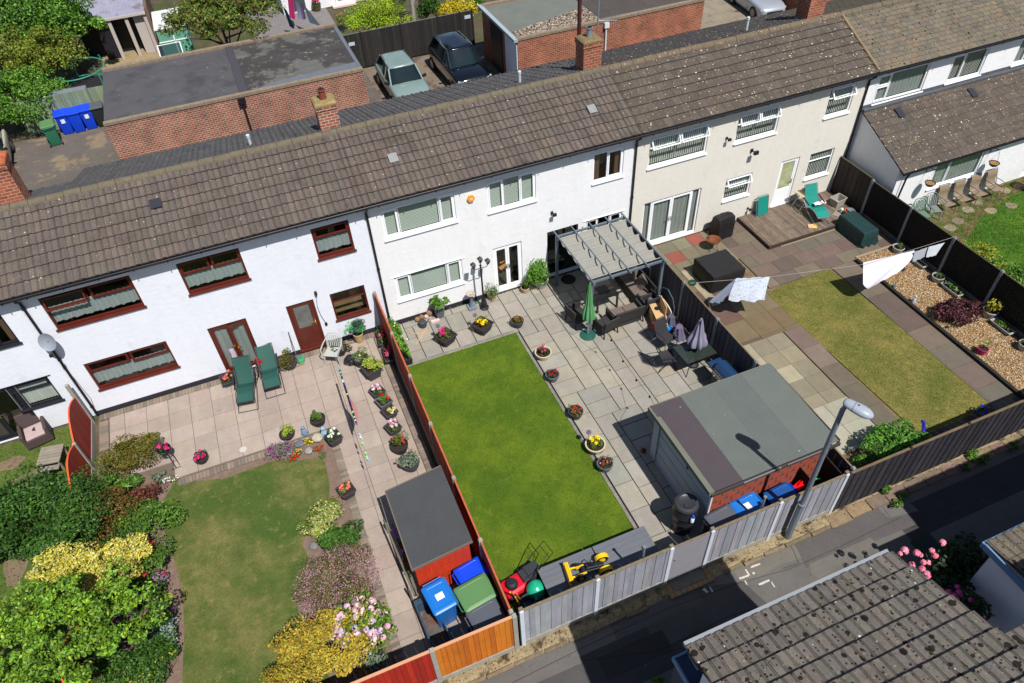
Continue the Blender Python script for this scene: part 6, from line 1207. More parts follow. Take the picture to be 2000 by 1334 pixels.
# rattan set
RAT = M('black_rattan', S(60, 57, 58, .62), .75, noise=[(60, .3)], bump=(80, .004)); CUS = M('brown_grey_cushion', S(122, 108, 102, .65), .95, noise=[(5, .06)], bump=(30, .003))
def rattan(loc, rz, w_, label, name='garden_armchair', cat='armchair', back=.42, cush=True, grp=None, arms=True, seats=1, skirt=False):
    t = thing(name, label, cat, loc, rz, grp); d_ = .62; hw = w_ / 2
    b = MB(); b.box(-hw + .05, hw - .05, -d_ / 2, d_ / 2 - .06, .26 if not skirt else .05, .34); b.build('seat', RAT, t, bev=.012)
    b = MB(); T = Matrix.Translation((0, d_ / 2 - .06, .3)) @ Matrix.Rotation(math.radians(-8), 4, 'X'); b.box(-hw, hw, 0, .06, 0, back + .06, T); b.build('backrest', RAT, t, bev=.015)
    if arms:
        for s_ in (-1, 1): b = MB(); b.box(s_ * hw - .035, s_ * hw + .035, -d_ / 2, d_ / 2 - .05, .26, .58); b.build('arm', RAT, t, bev=.012)
    for sx in (-1, 1):
        for sy in (-1, 1): b = MB(); b.beam((sx * (hw - .03), sy * (d_ / 2 - .04), .27), (sx * (hw - .01), sy * (d_ / 2), 0), .035, .035); b.build('leg', RAT, t)
    if cush:
        wd = (w_ - .12) / seats
        for k in range(seats): b = MB(); x0 = -hw + .06 + k * wd; b.box(x0 + .005, x0 + wd - .005, -d_ / 2 + .01, d_ / 2 - .08, .345, .43); b.build('seat_cushion', CUS, t, bev=.03)
    return t
rattan((6.62, -3.38, 0), math.radians(190), .6, 'black rattan armchair just left of the two-seat bench under the pergola edge', grp='rattan chairs round the pergola table', cush=False)
rattan((7.45, -3.20, 0), math.radians(180), 1.12, 'black rattan two seat bench seen from behind at the pergola front', 'garden_bench', 'bench', cush=True, seats=2, skirt=True)
rattan((5.98, -2.55, 0), math.radians(100), .6, 'black rattan armchair partly hidden behind the green parasol', grp='rattan chairs round the pergola table', cush=False)
t = rattan((8.45, -1.75, 0), math.radians(-90), 2.3, 'long brown cushioned corner sofa in the shade under the pergola', 'garden_sofa', 'sofa', seats=4, skirt=True)
for k, (yy, rr) in enumerate(((.55, .3), (-.1, -.2))): b = MB(); T = Matrix.Translation((yy, .12, .62)) @ Matrix.Rotation(math.radians(-22), 4, 'X') @ Matrix.Rotation(rr, 4, 'Y'); b.sqlathe([(.9, -.05), (1, 0), (.9, .05)], (0, 0, 0), .24, .24, T=T @ Matrix.Rotation(math.radians(90), 4, 'X'), rnd=.05); b.build('back_cushion', CUS, t, smooth=2)
rattan((8.45, -3.02, 0), math.radians(180), .55, 'black rattan end seat beside the right front pergola post', 'garden_stool', 'seat', cush=False, back=.4)
t = thing('garden_table', 'black low glass topped rattan table in the middle under the pergola', 'table', (7.15, -2.1, 0)); b = MB(); b.box(-.42, .42, -.42, .42, .6, .64); b.build('tabletop', M('smoked_top', S(40, 40, 42, .6), .15, spec=.6), t, bev=.006); b = MB(); b.box(-.2, .2, -.2, .2, .645, .66); b.build('centre_tray', M('tray_black', S(14, 14, 16), .3), t)
for sx in (-1, 1):
    for sy in (-1, 1): b = MB(); b.box(sx * .38 - .03, sx * .38 + .03, sy * .38 - .03, sy * .38 + .03, 0, .6); b.build('leg', RAT, t)
c = G(1110, 546); b = MB(); b.lathe([(.27, 0), (.27, .012)], n=28); tag(b.build('round_mat', M('round_black_mat', S(22, 22, 24), .9), loc=(c[0], c[1], .006)), 'round black mat on the slabs just inside the pergola', 'mat')
# toy pile and play kitchen by the fence
c = G(1290, 645); t = thing('toy_kitchen', 'wooden toy play kitchen with coloured doors beside the dark fence', 'toy kitchen', (8.38, -3.75, 0), math.radians(78)); W = M('pale_ply', S(216, 178, 128, .72), .7, noise=[(3, .08)]); b = MB(); b.box(-.38, .38, -.18, .18, .52, .56); b.box(-.38, .38, -.16, -.13, .0, .52); b.box(-.38, -.35, -.16, .16, 0, .52); b.box(.35, .38, -.16, .16, 0, .52); b.box(-.35, .35, .13, .16, 0, .52); b.box(-.3, .3, -.18, -.15, .56, .95); b.build('cabinet', W, t)
b = MB(); 
for i, cc in enumerate((S(60, 170, 190, .8), S(220, 60, 50, .8), S(240, 190, 60, .8), S(230, 230, 226, .85))): b.col = cc; b.box(-.34 + i * .17, -.19 + i * .17, .161, .175, .08 + (i % 2) * .2, .46)
b.box(.381, .395, -.12, .12, .1, .45); b.build('toy_doors', M('toy_paint', attr=True, rough=.5), t); b = MB(); b.lathe([(.09, 0), (.09, .02)], (.1, 0, .561), 16); b.build('hob', DARKF, t)
t = thing('toy_board', 'oval white toy easel board behind the play kitchen', 'toy easel', (8.72, -3.6, 0)); b = MB(); b.lathe([(.01, 0), (.3, 0), (.3, .025), (.01, .025)], n=24, sy=1.5, cap=False); T = Matrix.Translation((0, 0, .55)) @ Matrix.Rotation(math.radians(75), 4, 'Y'); b.v = [tuple(T @ Vector(v)) for v in b.v]; b.build('board', M('toy_white', S(220, 212, 200, .8), .5), t)
b = MB(); b.tube([(.05, -.5, 0), (.05, -.5, .8), (.05, -.35, 1.1), (.05, 0, 1.25), (.05, .3, 1.1), (.05, .42, .8), (.05, .42, .2)], .012, 6); b.build('hoop', M('blue_grey_tube', S(90, 120, 140, .7), .5), t)
for i, (px, py, rr, hh, col_, lab) in enumerate(((1318, 650, .22, .42, S(112, 104, 134, .7), 'lilac grey folded sunshade fabric stuffed beside the play kitchen'), (1302, 633, .2, .5, S(96, 96, 122, .7), 'slate blue bundle of canvas leaning on the fence behind the toys'), (1262, 600, .17, .5, S(104, 100, 128, .7), 'purple grey bundled cover between the pergola post and the toys'))):
    c = G(px + 6, py + 8); b = MB(); rows = [[(rr * (1 - .5 * v) * (1 + .2 * math.sin(6 * a + i + v * 3)) * math.cos(a), rr * 1.2 * (1 - .5 * v) * (1 + .2 * math.sin(5 * a + v)) * math.sin(a), hh * v * 1.1 + .04 * math.sin(7 * a)) for a in [2 * math.pi * k / 30 for k in range(30)]] for v in [j / 7 for j in range(8)]]
    b.grid(rows, True); b.face(rows[-1]); tag(b.build('fabric_bundle', M('bundle_%d' % i, col_, .9, noise=[(5, .15)]), smooth=True, loc=(min(c[0], 8.85), c[1], 0)), lab, 'fabric bundle')
t = thing('ride_on_toy', 'blue and yellow plastic ride-on toy in front of the play kitchen', 'toy', G(1296, 652), math.radians(20)); b = MB(); b.sqlathe([(.7, .1), (1, .16), (.9, .26), (.5, .3)], (0, 0, 0), .32, .13, rnd=.05); b.build('body', M('toy_blue', S(40, 130, 210, .8), .35), t, smooth=2)
for sx in (-1, 1): b = MB(); b.tube([(sx * .2, -.16, .09), (sx * .2, .16, .09)], .09, 12); b.build('wheel', M('toy_navy', S(30, 60, 120, .7), .5), t, smooth=2)
b = MB(); b.ball((.02, 0, .38), .1, 6); b.box(-.16, .0, -.07, .07, .28, .42); b.build('toy_head', M('toy_yellow', S(246, 200, 60, .85), .4), t)
c = G(1283, 640); t = thing('toy_truck', 'red and orange toy beside the yellow headed ride-on toy', 'toy', (c[0] - .05, c[1] - .02, 0), .4); b = MB(); b.box(-.16, .16, -.1, .1, .06, .2); b.box(-.16, -.02, -.1, .1, .2, .34); b.build('body', M('toy_red', S(226, 60, 40, .85), .4), t, bev=.02)
for sx in (-1, 1): b = MB(); b.tube([(sx * .1, -.12, .06), (sx * .1, .12, .06)], .06, 10); b.build('wheel', M('toy_orange', S(240, 150, 50, .85), .5), t, smooth=2)
# glass table, chairs, lilac parasol
TX, TY = 8.4, -5.95; t = thing('glass_table', 'rectangular green tinted glass patio table by the dark fence', 'table', (TX, TY, 0), math.radians(2)); b = MB(); b.box(-.55, .55, -.42, .42, .70, .708); b.build('glass_top', M('green_glass', S(62, 72, 66, .55), .12, spec=.8, noise=[(2, .2)]), t)
b = MB(); b.tube([(-.55, -.42, .705), (.55, -.42, .705), (.55, .42, .705), (-.55, .42, .705)], .016, 6, closed=True); b.build('rim', DARKF, t, smooth=2)
for sx in (-1, 1):
    for sy in (-1, 1): b = MB(); b.tube([(sx * .5, sy * .38, .7), (sx * .32, sy * .26, .4), (sx * .46, sy * .36, 0)], .014, 6); b.build('leg', DARKF, t, smooth=2)
t = thing('parasol', 'closed lilac grey parasol standing through the glass table', 'parasol', (TX + .05, TY + .02, 0)); b = MB(); b.tube([(0, 0, .1), (0, 0, 1.95)], .018, 8); b.lathe([(.2, 0), (.18, .06), (.04, .12)], n=18); b.build('pole', DARKF, t); closed_canopy(t, .95, 1.95, .26, M('lilac_canvas', S(150, 146, 170, .75), .85, trans=.12), 7, (.06, .08))
def sling_chair(loc, rz, label, grp=None, m=None, fm_=None, hb=.95, curved=False):
    t = thing('patio_chair', label, 'chair', loc, rz, grp); m = m or M('black_mesh_sling', S(56, 54, 58, .65), .8, noise=[(50, .15)]); fm_ = fm_ or DARKF
    b = MB(); b.grid([[(x, y, .43 - .02 * (1 - (x / .24) ** 2)) for x in np.linspace(-.24, .24, 5)] for y in (-.24, -.1, .05, .2)]); b.build('seat', m, t, smooth=True)
    b = MB(); b.grid([[(x, .2 + .2 * v + (.04 * math.sin(v * 6) if curved else 0), .43 + (hb - .43) * v) for x in np.linspace(-.24, .24, 5)] for v in np.linspace(0, 1, 7)]); b.build('backrest', m, t, smooth=True)
    b = MB()
    for sx in (-.26, .26): b.tube([(sx, .42, hb + .01), (sx, .2, .43), (sx, -.25, .43), (sx, -.28, 0)], .013, 6); b.tube([(sx, .34, 0), (sx, .1, .3), (sx, -.1, .45), (sx, -.22, .64), (sx, .05, .66), (sx, .27, .64)], .013, 6)
    b.tube([(-.26, .42, hb + .01), (.26, .42, hb + .01)], .013, 6); b.tube([(-.26, -.28, .02), (.26, -.28, .02)], .013, 6); b.build('frame', fm_, t, smooth=2); return t
sling_chair((7.62, -5.62, 0), math.radians(78), 'black mesh folding chair on the left side of the glass table', 'mesh chairs at the glass table')
sling_chair((8.05, -4.85, 0), math.radians(12), 'black mesh folding chair behind the glass table nearest the toys', 'mesh chairs at the glass table')
# gas barbecue
t = thing('barbecue', 'navy blue hooded gas barbecue between the glass table and the big shed', 'barbecue', (8.66, -7.35, 0), math.radians(92)); NV = M('navy_enamel', S(36, 66, 104, .7), .25, spec=.6); b = MB(); b.box(-.38, .38, -.26, .26, .08, .78); b.build('cabinet', M('bbq_dark', S(60, 62, 66, .65), .5), t, bev=.01)
b = MB(); rows = [[(x, .26 * math.cos(a) , .80 + .30 * math.sin(a)) for a in [math.pi * k / 10 for k in range(11)]] for x in (-.38, .38)]; b.grid(rows); b.face(rows[0]); b.face(rows[1][::-1]); b.build('hood', NV, t, smooth=2)
for sx in (-1, 1): b = MB(); b.box(sx * .40 - (.32 if sx < 0 else 0), sx * .40 + (.32 if sx > 0 else 0), -.24, .24, .78, .81); b.build('side_shelf', NV if sx > 0 else M('steel_shelf', S(150, 150, 146, .7), .35, .6), t, bev=.005)
b = MB(); b.box(-.38, .38, .262, .30, .66, .78); b.build('control_panel', MATS['steel_shelf'], t)
for x in (-.22, 0, .22): b = MB(); b.tube([(x, .30, .72), (x, .34, .72)], .028, 12); b.build('knob', MATS['chrome'], t, smooth=2)
b = MB(); b.tube([(-.25, .30, .92), (.25, .30, .92)], .012, 8); b.build('hood_handle', MATS['chrome'], t)
# festoon lights
t = thing('festoon_lights', 'string of small festoon bulbs hanging over the sandstone patio', 'string lights', (0, 0, 0)); pts = [G(1165, 600, 2.1), G(1196, 664, 1.2), G(1218, 705, .95), G(1245, 742, 1.0), G(1270, 775, 1.4), G(1277, 790, 1.95)]; b = MB(); b.tube(pts, .006, 5); b.build('cable', DARKF, t)
for px, py, z in ((1194, 663, 1.15), (1217, 704, .92), (1243, 741, .98), (1269, 773, 1.35)): q = G(px, py, z); b = MB(); b.ball((q[0], q[1], q[2] - .04), .035, 5, 1.4); b.build('bulb', DARKF, t, smooth=True)
# compost bin / water butt with spray bottle
c = G(1330, 1030); t = thing('water_butt', 'black ribbed plastic water butt at the corner of the grey shed', 'water butt', c); BP = M('black_butt', S(40, 42, 48, .7), .4, spec=.5); b = MB(); b.lathe([(.22, .25), (.28, .32), (.3, .5), (.31, .52), (.3, .54), (.315, .8), (.33, .82), (.32, .84), (.30, 1.1), (.29, 1.14)], n=32); b.build('barrel', BP, t, smooth=2)
b = MB(); b.lathe([(.31, 1.14), (.32, 1.17), (.29, 1.22), (.22, 1.235), (.2, 1.22), (.03, 1.22)], n=32); b.lathe([(.05, 1.23), (.05, 1.26)], (-.08, -.1, 0), 12); b.build('lid', M('butt_lid', S(58, 60, 66, .7), .4, spec=.5), t, smooth=2); b = MB(); b.lathe([(.26, 0), (.24, .25)], n=16); b.build('stand', BP, t)
t = thing('spray_bottle', 'white spray bottle with blue trigger hanging on the water butt', 'spray bottle', (c[0] - .02, c[1] - .36, .86)); b = MB(); b.lathe([(.05, 0), (.05, .15), (.02, .2)], n=14); b.build('bottle', M('bottle_white', S(226, 236, 246, .9), .3), t, smooth=2); b = MB(); b.box(-.02, .02, -.05, .03, .2, .26); b.box(-.025, .025, -.03, .03, .14, .2); b.build('trigger', M('bottle_blue', S(30, 90, 230, .85), .4), t)
# ---- wheelie bins
def bin_(loc, rz, label, body, lid, grp=None, s=1.0, sticker=None, mat_lab=None):
    t = thing('wheelie_bin', label, 'wheelie bin', loc, rz, grp); w_, d_, h_ = .29 * s, .36 * s, 1.0 * s; b = MB()
    b.sqlathe([(.78, .03), (.8, .05), (.97, h_ - .06), (1.0, h_ - .05), (1.06, h_ - .045), (1.06, h_)], (0, 0, 0), w_, d_, rnd=.03); b.build('body', body, t, smooth=2)
    b = MB(); b.sqlathe([(1.09, h_), (1.10, h_ + .035), (1.02, h_ + .06), (.8, h_ + .075), (.76, h_ + .065)], (0, -.01, 0), w_, d_, rnd=.05); lo = b.build('lid', lid, t, smooth=2)
    b = MB(); b.tube([(-w_ * .8, d_ * 1.05, h_ - .03), (-w_ * .8, d_ * 1.22, h_ - .01), (w_ * .8, d_ * 1.22, h_ - .01), (w_ * .8, d_ * 1.05, h_ - .03)], .016, 6); b.build('handle', body, t, smooth=2)
    for sx in (-1, 1): b = MB(); b.tube([(sx * w_ * .86, d_ * .85, .1), (sx * w_ * 1.06, d_ * .85, .1)], .1, 14); b.build('wheel', DARKF, t, smooth=2)
    if sticker:
        b = MB(); b.box(-.1, .1, -.12, .05, h_ + .0755, h_ + .078) if sticker == 'lid' else b.box(-.09, .09, -d_ * .965 - .012, -d_ * .965 - .004, h_ * .62, h_ * .82); b.build('sticker', M('sticker_white', S(226, 230, 220, .85), .6, noise=[(24, .25)]), lo if sticker == 'lid' else t)
    return t
BB = M('bin_blue', S(24, 116, 204, .78), .42, spec=.5, noise=[(2, .05)]); BD = M('bin_royal_blue', S(6, 70, 226, .78), .42, spec=.5); BGn = M('bin_green', S(52, 124, 96, .7), .45, noise=[(2, .05)]); BGl = M('bin_lid_green', S(98, 142, 90, .7), .5, noise=[(2, .05)]); BGy = M('bin_grey', S(92, 96, 106, .7), .5, noise=[(2, .06)]); BBk = M('bin_black', S(46, 48, 54, .7), .45, noise=[(2, .05)])
GB1 = 'wheelie bins behind the red shed'; GB2 = 'wheelie bins between the shed shingles and the lane fence'; GB3 = 'bins on the drive by the green fence'
bin_((-1.62, -10.62, 0), math.radians(8 + 180 - 180), 'mid blue wheelie bin with a sticker on its lid, nearest the dark trough', BB, BB, GB1, sticker='lid')
bin_((-.72, -10.32, 0), math.radians(100), 'royal blue wheelie bin tucked behind the green one against the red shed', BD, BD, GB1, .92)
bin_((-.82, -10.92, 0), math.radians(98), 'green wheelie bin in the middle between blue and grey bins', BGn, BGl, GB1, 1.08)
bin_((-.78, -11.52, 0), math.radians(98), 'grey wheelie bin half in shadow against the orange fence', BGy, BGy, GB1)
bin_((5.62, -11.58, 0), math.radians(96), 'black wheelie bin beside the water butt behind the grey fence', BBk, BGy, GB2)
bin_((6.42, -11.52, 0), math.radians(-86), 'bright blue wheelie bin with sticker below the red shingles', BB, BB, GB2, sticker='lid')
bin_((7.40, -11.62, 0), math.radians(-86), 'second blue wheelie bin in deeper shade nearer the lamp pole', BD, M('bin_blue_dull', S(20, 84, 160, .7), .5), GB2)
bin_((*G(110, 278)[:2], -.04), math.radians(188), 'green wheelie bin with yellow sticker standing forward of the row on the drive', BGn, BGl, GB3); bin_((*G(135, 256)[:2], -.04), math.radians(4), 'blue bin at the left of the three blue bins by the green fence', BD, BD, GB3, sticker='front')
bin_((*G(158, 252)[:2], -.04), math.radians(2), 'blue bin in the middle of the three blue bins by the green fence', BD, BD, GB3); bin_((*G(181, 246)[:2], -.04), math.radians(2), 'blue bin at the right of the three blue bins, with a pale sticker', BD, BD, GB3, sticker='front'); bin_((*G(203, 241)[:2], -.04), math.radians(2), 'dark grey bin beside the corner of the long brick garage', BBk, BGy, GB3)
c = G(88, 240); b = MB(); b.lathe([(.28, 0), (.34, .7), (.36, .72), (.33, .74), (.3, .7)], n=24); tag(b.build('dustbin', BBk, smooth=2, loc=(c[0], c[1], -.04)), 'round black tub behind the green bin under the hedge', 'tub')
bin_((27.15, -3.35, 0), math.radians(-14), 'dark grey wheelie bin against the white extension wall at the right edge', BBk, BGy, None, sticker='lid')
# dark planter trough by the bins
t = thing('trough', 'long dark blue grey empty trough on the slabs beside the blue bin', 'trough', (-1.93, -10.98, 0), math.radians(3)); b = MB(); b.sqlathe([(.92, .0), (1, .36), (1.1, .365), (1.1, .40), (.93, .40), (.85, .1)], (0, 0, 0), .23, .74, cap=False, rnd=.02); b.build('trough_body', M('trough_slate', S(58, 84, 104, .65), .5, noise=[(9, .3)]), t); b = MB(); b.box(-.2, .2, -.68, .68, .06, .1); b.build('residue', M('dry_sediment', S(110, 104, 100, .55), .9, noise=[(5, .4)], col2=(3, .5, .6, S(120, 80, 70, .5))), t)
# timber rail with shears next to the small shed
t = thing('plant_stand', 'weathered timber staging with purple flowers under the small shed roof', 'staging', (-2.13, -9.0, 0)); b = MB(); b.beam((-.16, 1.1, .75), (-.02, -1.15, .62), .05, .05); b.beam((.02, 1.1, .4), (.06, -1.1, .4), .05, .05)
for y in (1.0, 0, -1.0): b.beam((-.1, y, 0), (-.1, y, .7), .045, .045)
b.build('rails', M('old_timber', S(120, 118, 104, .58), .9, noise=[(8, .2)]), t); blooms(t, [(.02, .7, .62), (.04, .62, .6), (.02, .1, .6), (0, .75, .66)], .09, [S(170, 130, 190, .8)]); blooms(t, [(.05, .3, .5), (.03, -.1, .5), (.06, -.3, .55)], .06, REDS, 'red_flowers'); plant_part('foliage', t, (.04, .1, .48), (.08, .9, .1), 260, .03, GD)
# storage benches by the lane fence
GP_ = M('grey_deck_plank', S(118, 121, 130, .62), .7, noise=[(2, .06)], streak=((1, 14, 14), .08), bump=(30, .002))
for i, (x0, x1, lab) in enumerate(((.86, 2.36, 'low grey planked storage bench carrying the toy tractor'), (2.39, 3.88, 'low grey planked storage bench next to the tractor bench, nearer the gate'))):
    t = thing('storage_bench', lab, 'storage bench', ((x0 + x1) / 2, -11.15, 0), 0, 'storage benches along the lane fence'); hw = (x1 - x0) / 2; b = MB()
    for k in range(6): y = -.42 + k * .145; b.box(-hw, hw, y, y + .141, .545, .57)
    b.build('lid', GP_, t, bev=.003); b = MB(); b.box(-hw + .03, hw - .03, -.38, .40, 0, .54); b.build('box_sides', M('bench_side', S(96, 99, 108, .6), .75), t)
q = G(1248, 1076, 1.35)
for (px, py, lab) in ((1247, 1100, 'short grey metal pole with open top rising behind the lane fence by the benches'), (1470, 1000, 'short grey metal pole with open top beside the bright blue bin')):
    q = G(px, py, 1.1); q = (q[0], -11.93, 0); b = MB(); b.tube([(0, 0, 0), (0, 0, 2.05)], .03, 10); b.lathe([(.032, 2.05), (.042, 2.06), (.042, 2.09), (.03, 2.09)], n=12); tag(b.build('metal_pole', MATS['galvanised'], smooth=2, loc=q), lab, 'pole')
# toy tractor
t = thing('toy_tractor', 'yellow and black pedal tractor with front loader on the grey bench', 'toy tractor', (2.02, -11.28, .57), math.radians(-8)); YT = M('tractor_yellow', S(244, 198, 20, .85), .4, spec=.5); TB = M('tractor_black', S(34, 36, 44, .7), .5); b = MB(); b.box(-.2, .34, -.09, .09, .12, .22); b.box(-.1, .2, -.07, .07, .2, .32); b.box(.2, .36, -.05, .05, .2, .26); b.build('chassis', TB, t, bev=.015)
def wheel(t, x, y, r, w_): 
    b = MB(); b.tube([(x, y - w_, r), (x, y + w_, r)], r, 18)
    for k in range(12): a = k * math.pi / 6; b.beam((x + r * math.cos(a), y - w_, r + r * math.sin(a)), (x + r * math.cos(a + .15), y + w_, r + r * math.sin(a + .15)), .03, .02)
    wo = b.build('wheel', TB, t); b = MB(); b.tube([(x, y - w_ - .008, r), (x, y + w_ + .008, r)], r * .55, 14); b.build('hub', YT, wo, smooth=2)
for sy in (-1, 1): wheel(t, .38, sy * .17, .15, .045); wheel(t, -.26, sy * .15, .11, .035)
for sy in (-1, 1):
    b = MB(); P_ = [(.38 + .18 * math.cos(a), .15 + .18 * math.sin(a)) for a in [math.radians(k) for k in range(20, 181, 20)]]; b.grid([[(x, sy * .17 + o, z) for x, z in P_] for o in (-.06, .06)]); b.build('mudguard', YT, t)
b = MB(); b.tube([(.08, -.09, .42), (.02, -.05, .45), (-.02, 0, .43), (.02, .05, .45), (.08, .09, .42), (.14, 0, .4)], .014, 6, closed=True); b.tube([(.05, 0, .42), (-.05, 0, .3)], .012, 6); b.build('steering_wheel', TB, t)
b = MB(); b.grid([[(-.52, -.24, .02), (-.60, -.24, .08), (-.58, -.24, .26), (-.50, -.24, .30)], [(-.52, .24, .02), (-.60, .24, .08), (-.58, .24, .26), (-.50, .24, .30)]]); b.box(-.53, -.50, -.25, -.235, .02, .3); b.box(-.6, -.5, -.25, -.235, .05, .28); b.box(-.6, -.5, .235, .25, .05, .28); b.box(-.52, -.49, -.24, .24, .0, .30); b.beam((-.5, -.12, .15), (-.1, -.10, .2), .04, .03); b.beam((-.5, .12, .15), (-.1, .10, .2), .04, .03); b.build('loader_bucket', YT, t)
# lawn mower, ball, tub, hand tools
t = thing('lawn_mower', 'red and black petrol lawn mower in the corner of the bright lawn', 'lawn mower', (.28, -10.66, 0), math.radians(191)); RM = M('mower_red', S(210, 20, 44, .8), .35, spec=.5); b = MB(); b.sqlathe([(1, .08), (1, .14), (.9, .2), (.6, .23)], (0, 0, 0), .36, .25, rnd=.08); b.build('deck', RM, t, smooth=2)
b = MB(); b.lathe([(.15, .2), (.16, .3), (.13, .36), (.06, .38)], (.1, 0, 0), 20); b.lathe([(.05, .38), (.05, .4)], (.1, 0, 0), 12); b.build('engine', M('engine_black', S(44, 46, 54, .7), .4), t, smooth=2); b = MB(); b.box(-.72, -.34, -.19, .19, .12, .38); b.box(-.36, -.18, -.18, .18, .3, .34); b.build('grass_box', M('bag_dark', S(56, 58, 66, .65), .8), t, bev=.03)
for sx in (-.27, .27):
    for sy in (-1, 1): b = MB(); b.tube([(sx, sy * .25, .09), (sx, sy * .3, .09)], .09, 14); b.build('wheel', TB, t, smooth=2)
b = MB(); b.tube([(-.2, -.2, .2), (-.75, -.2, .75), (-1.02, -.2, .98), (-1.02, .2, .98), (-.75, .2, .75), (-.2, .2, .2)], .012, 6); b.tube([(-.9, -.2, .86), (-.9, .2, .86)], .008, 5); b.tube([(-.95, .1, .95), (-.6, .15, .5), (-.2, .1, .35)], .006, 5); b.build('handle_bar', DARKF, t, smooth=2)
c = G(1047, 1152, .25); b = MB(); b.ball((0, 0, 0), .25, 12); tag(b.build('ball', M('jade_ball', S(30, 176, 136, .8), .22, spec=.6), smooth=True, loc=(c[0], c[1], .26)), 'shiny jade green exercise ball between the mower and the grey bench', 'ball')
c = G(1022, 1175); b = MB(); b.lathe([(.27, 0), (.33, .3), (.35, .31), (.35, .33), (.31, .33), (.29, .1)], n=24, cap=False); b.lathe([(.01, .10), (.29, .10)], n=24, cap=False); tag(b.build('tub', M('tub_slate', S(56, 74, 92, .65), .5), smooth=2, loc=(.42, -11.42, 0)), 'dark slate round tub in the corner below the jade ball', 'tub')
t = thing('garden_tools', 'bundle of yellow and orange handled garden tools leaning in the fence corner', 'tools', (.05, -11.1, 0)); 
for i, (x, y, cc) in enumerate(((.0, .1, S(240, 200, 40, .85)), (.06, .0, S(214, 140, 60, .8)), (.1, -.1, S(206, 120, 50, .8)), (.02, -.2, S(230, 170, 80, .8)))): b = MB(); b.tube([(x + .12, y + .1, 0), (x - .06, y - .1, .8 + i * .1)], .016, 6); b.build('tool_handle', M('handle_%d' % i, cc, .5), t)
# petrol can, green saw, grey board in the bin compartment
t = thing('petrol_can', 'bright red petrol can behind the grey lane fence under the shingles', 'fuel can', (8.02, -11.50, .72), math.radians(15)); b = MB(); b.box(-.17, .17, -.1, .1, 0, .3); b.build('can', M('can_red', S(230, 20, 26, .85), .35), t, bev=.03); b = MB(); b.tube([(-.08, 0, .31), (-.04, 0, .36), (.08, 0, .36), (.1, 0, .31)], .02, 6); b.build('handle', MATS['can_red'], t); b = MB(); b.box(-.2, .2, -.16, .2, -.71, -.005); b.build('crate_under', DARKF, t)
t = thing('garden_tool', 'bright green handled power tool beside the red petrol can', 'power tool', (8.42, -11.50, .86), .3); b = MB(); b.tube([(-.22, 0, 0), (-.05, .05, .08), (.12, 0, .02), (.25, -.1, .05)], .03, 8); b.tube([(-.05, -.15, .0), (0, 0, .08), (.1, .12, .0)], .022, 6); b.build('body', M('tool_green', S(40, 200, 110, .8), .4), t, smooth=2); b = MB(); b.box(-.12, .0, -.12, .02, -.1, .06); b.box(-.15, .15, -.1, .1, -.85, -.12); b.build('motor', TB, t)
b = MB(); T = Matrix.Translation((8.05, -11.05, .3)) @ Matrix.Rotation(math.radians(-20), 4, 'X'); b.box(-.3, .3, -.02, .02, 0, 1.15, T); tag(b.build('board', M('grey_board', S(128, 132, 142, .65), .7)), 'grey board leaning against the red shingles near the dark compartment', 'board')
b = MB(); b.sqlathe([(1, 0), (1, .9), (1.04, .92), (.9, .98)], (0, 0, 0), .3, .3, rnd=.05); tag(b.build('compost_bin', M('sage_plastic', S(132, 158, 112, .65), .6), smooth=2, loc=(9.38, -11.35, 0)), 'sage green compost bin behind the dark fence beside the leafy shrub', 'compost bin')
t = thing('small_plant', 'small red brown seedling tuft growing against the grey shed wall', 'plant', G(1257, 885)); plant_part('foliage', t, (0, 0, .1), (.06, .12, .1), 120, .03, BRN + RUST[:1])
# ---- cream house yard
CV = M('black_cover', S(36, 35, 38, .7), .55, noise=[(4, .1)], bump=[(5, .03), (20, .006)], spec=.35)
t = thing('covered_furniture', 'square garden table set under a black fitted cover on a pale slab', 'covered furniture', (11.5, -2.68, 0), 0); b = MB(); N_ = 10
hx, hy, hz = .66, .62, .72; rows = []
for z, k in ((0, .97), (.2, .99), (.5, 1.0), (hz - .02, 1.0), (hz + .02, .97)): rows.append([((hx * k + .012 * math.sin(i * 2.1 + z * 9)) * p[0], (hy * k + .012 * math.sin(i * 1.7)) * p[1], z) for i, p in enumerate([(-1 + 2 * j / N_, -1) for j in range(N_)] + [(1, -1 + 2 * j / N_) for j in range(N_)] + [(1 - 2 * j / N_, 1) for j in range(N_)] + [(-1, 1 - 2 * j / N_) for j in range(N_)])])
b.grid(rows, True); b.face(rows[-1]); b.build('cover', CV, t, smooth=2); b = MB(); b.box(-.95, -.62, -1.2, .9, .004, .02); b.build('slab', M('pale_slab', S(178, 166, 138, .6), .9, noise=[(5, .2)]), t)
t = thing('covered_barbecue', 'kettle shaped object under black cover against the cream wall', 'covered barbecue', (13.1, -.55, 0), math.radians(4)); b = MB(); P_ = [(-.3, 0), (-.3, .62), (-.22, .9), (.0, .98), (.2, .94), (.27, .66), (.24, .6), (.26, 0)]; rows = []
for x in np.linspace(-.36, .36, 9): rows.append([(x, -y * .95 + .012 * math.sin(x * 20 + z * 8), z * (1 - .05 * (abs(x) / .36) ** 3)) for y, z in P_])
b.grid(rows); b.face(rows[0]); b.face(rows[-1][::-1]); b.build('cover', CV, t, smooth=2)
t = thing('fire_pit', 'rusty round fire pit bowl on thin legs beside the red slab', 'fire pit', (12.32, -1.12, 0)); b = MB(); b.lathe([(.05, .33), (.2, .36), (.27, .44), (.28, .45), (.26, .45), (.18, .38), (.02, .36)], n=28, cap=False); b.build('bowl', M('rusty_steel', S(140, 80, 44, .65), .8, .2, noise=[(9, .4)], col2=(5, .5, .6, S(70, 50, 40, .6))), t, smooth=True)
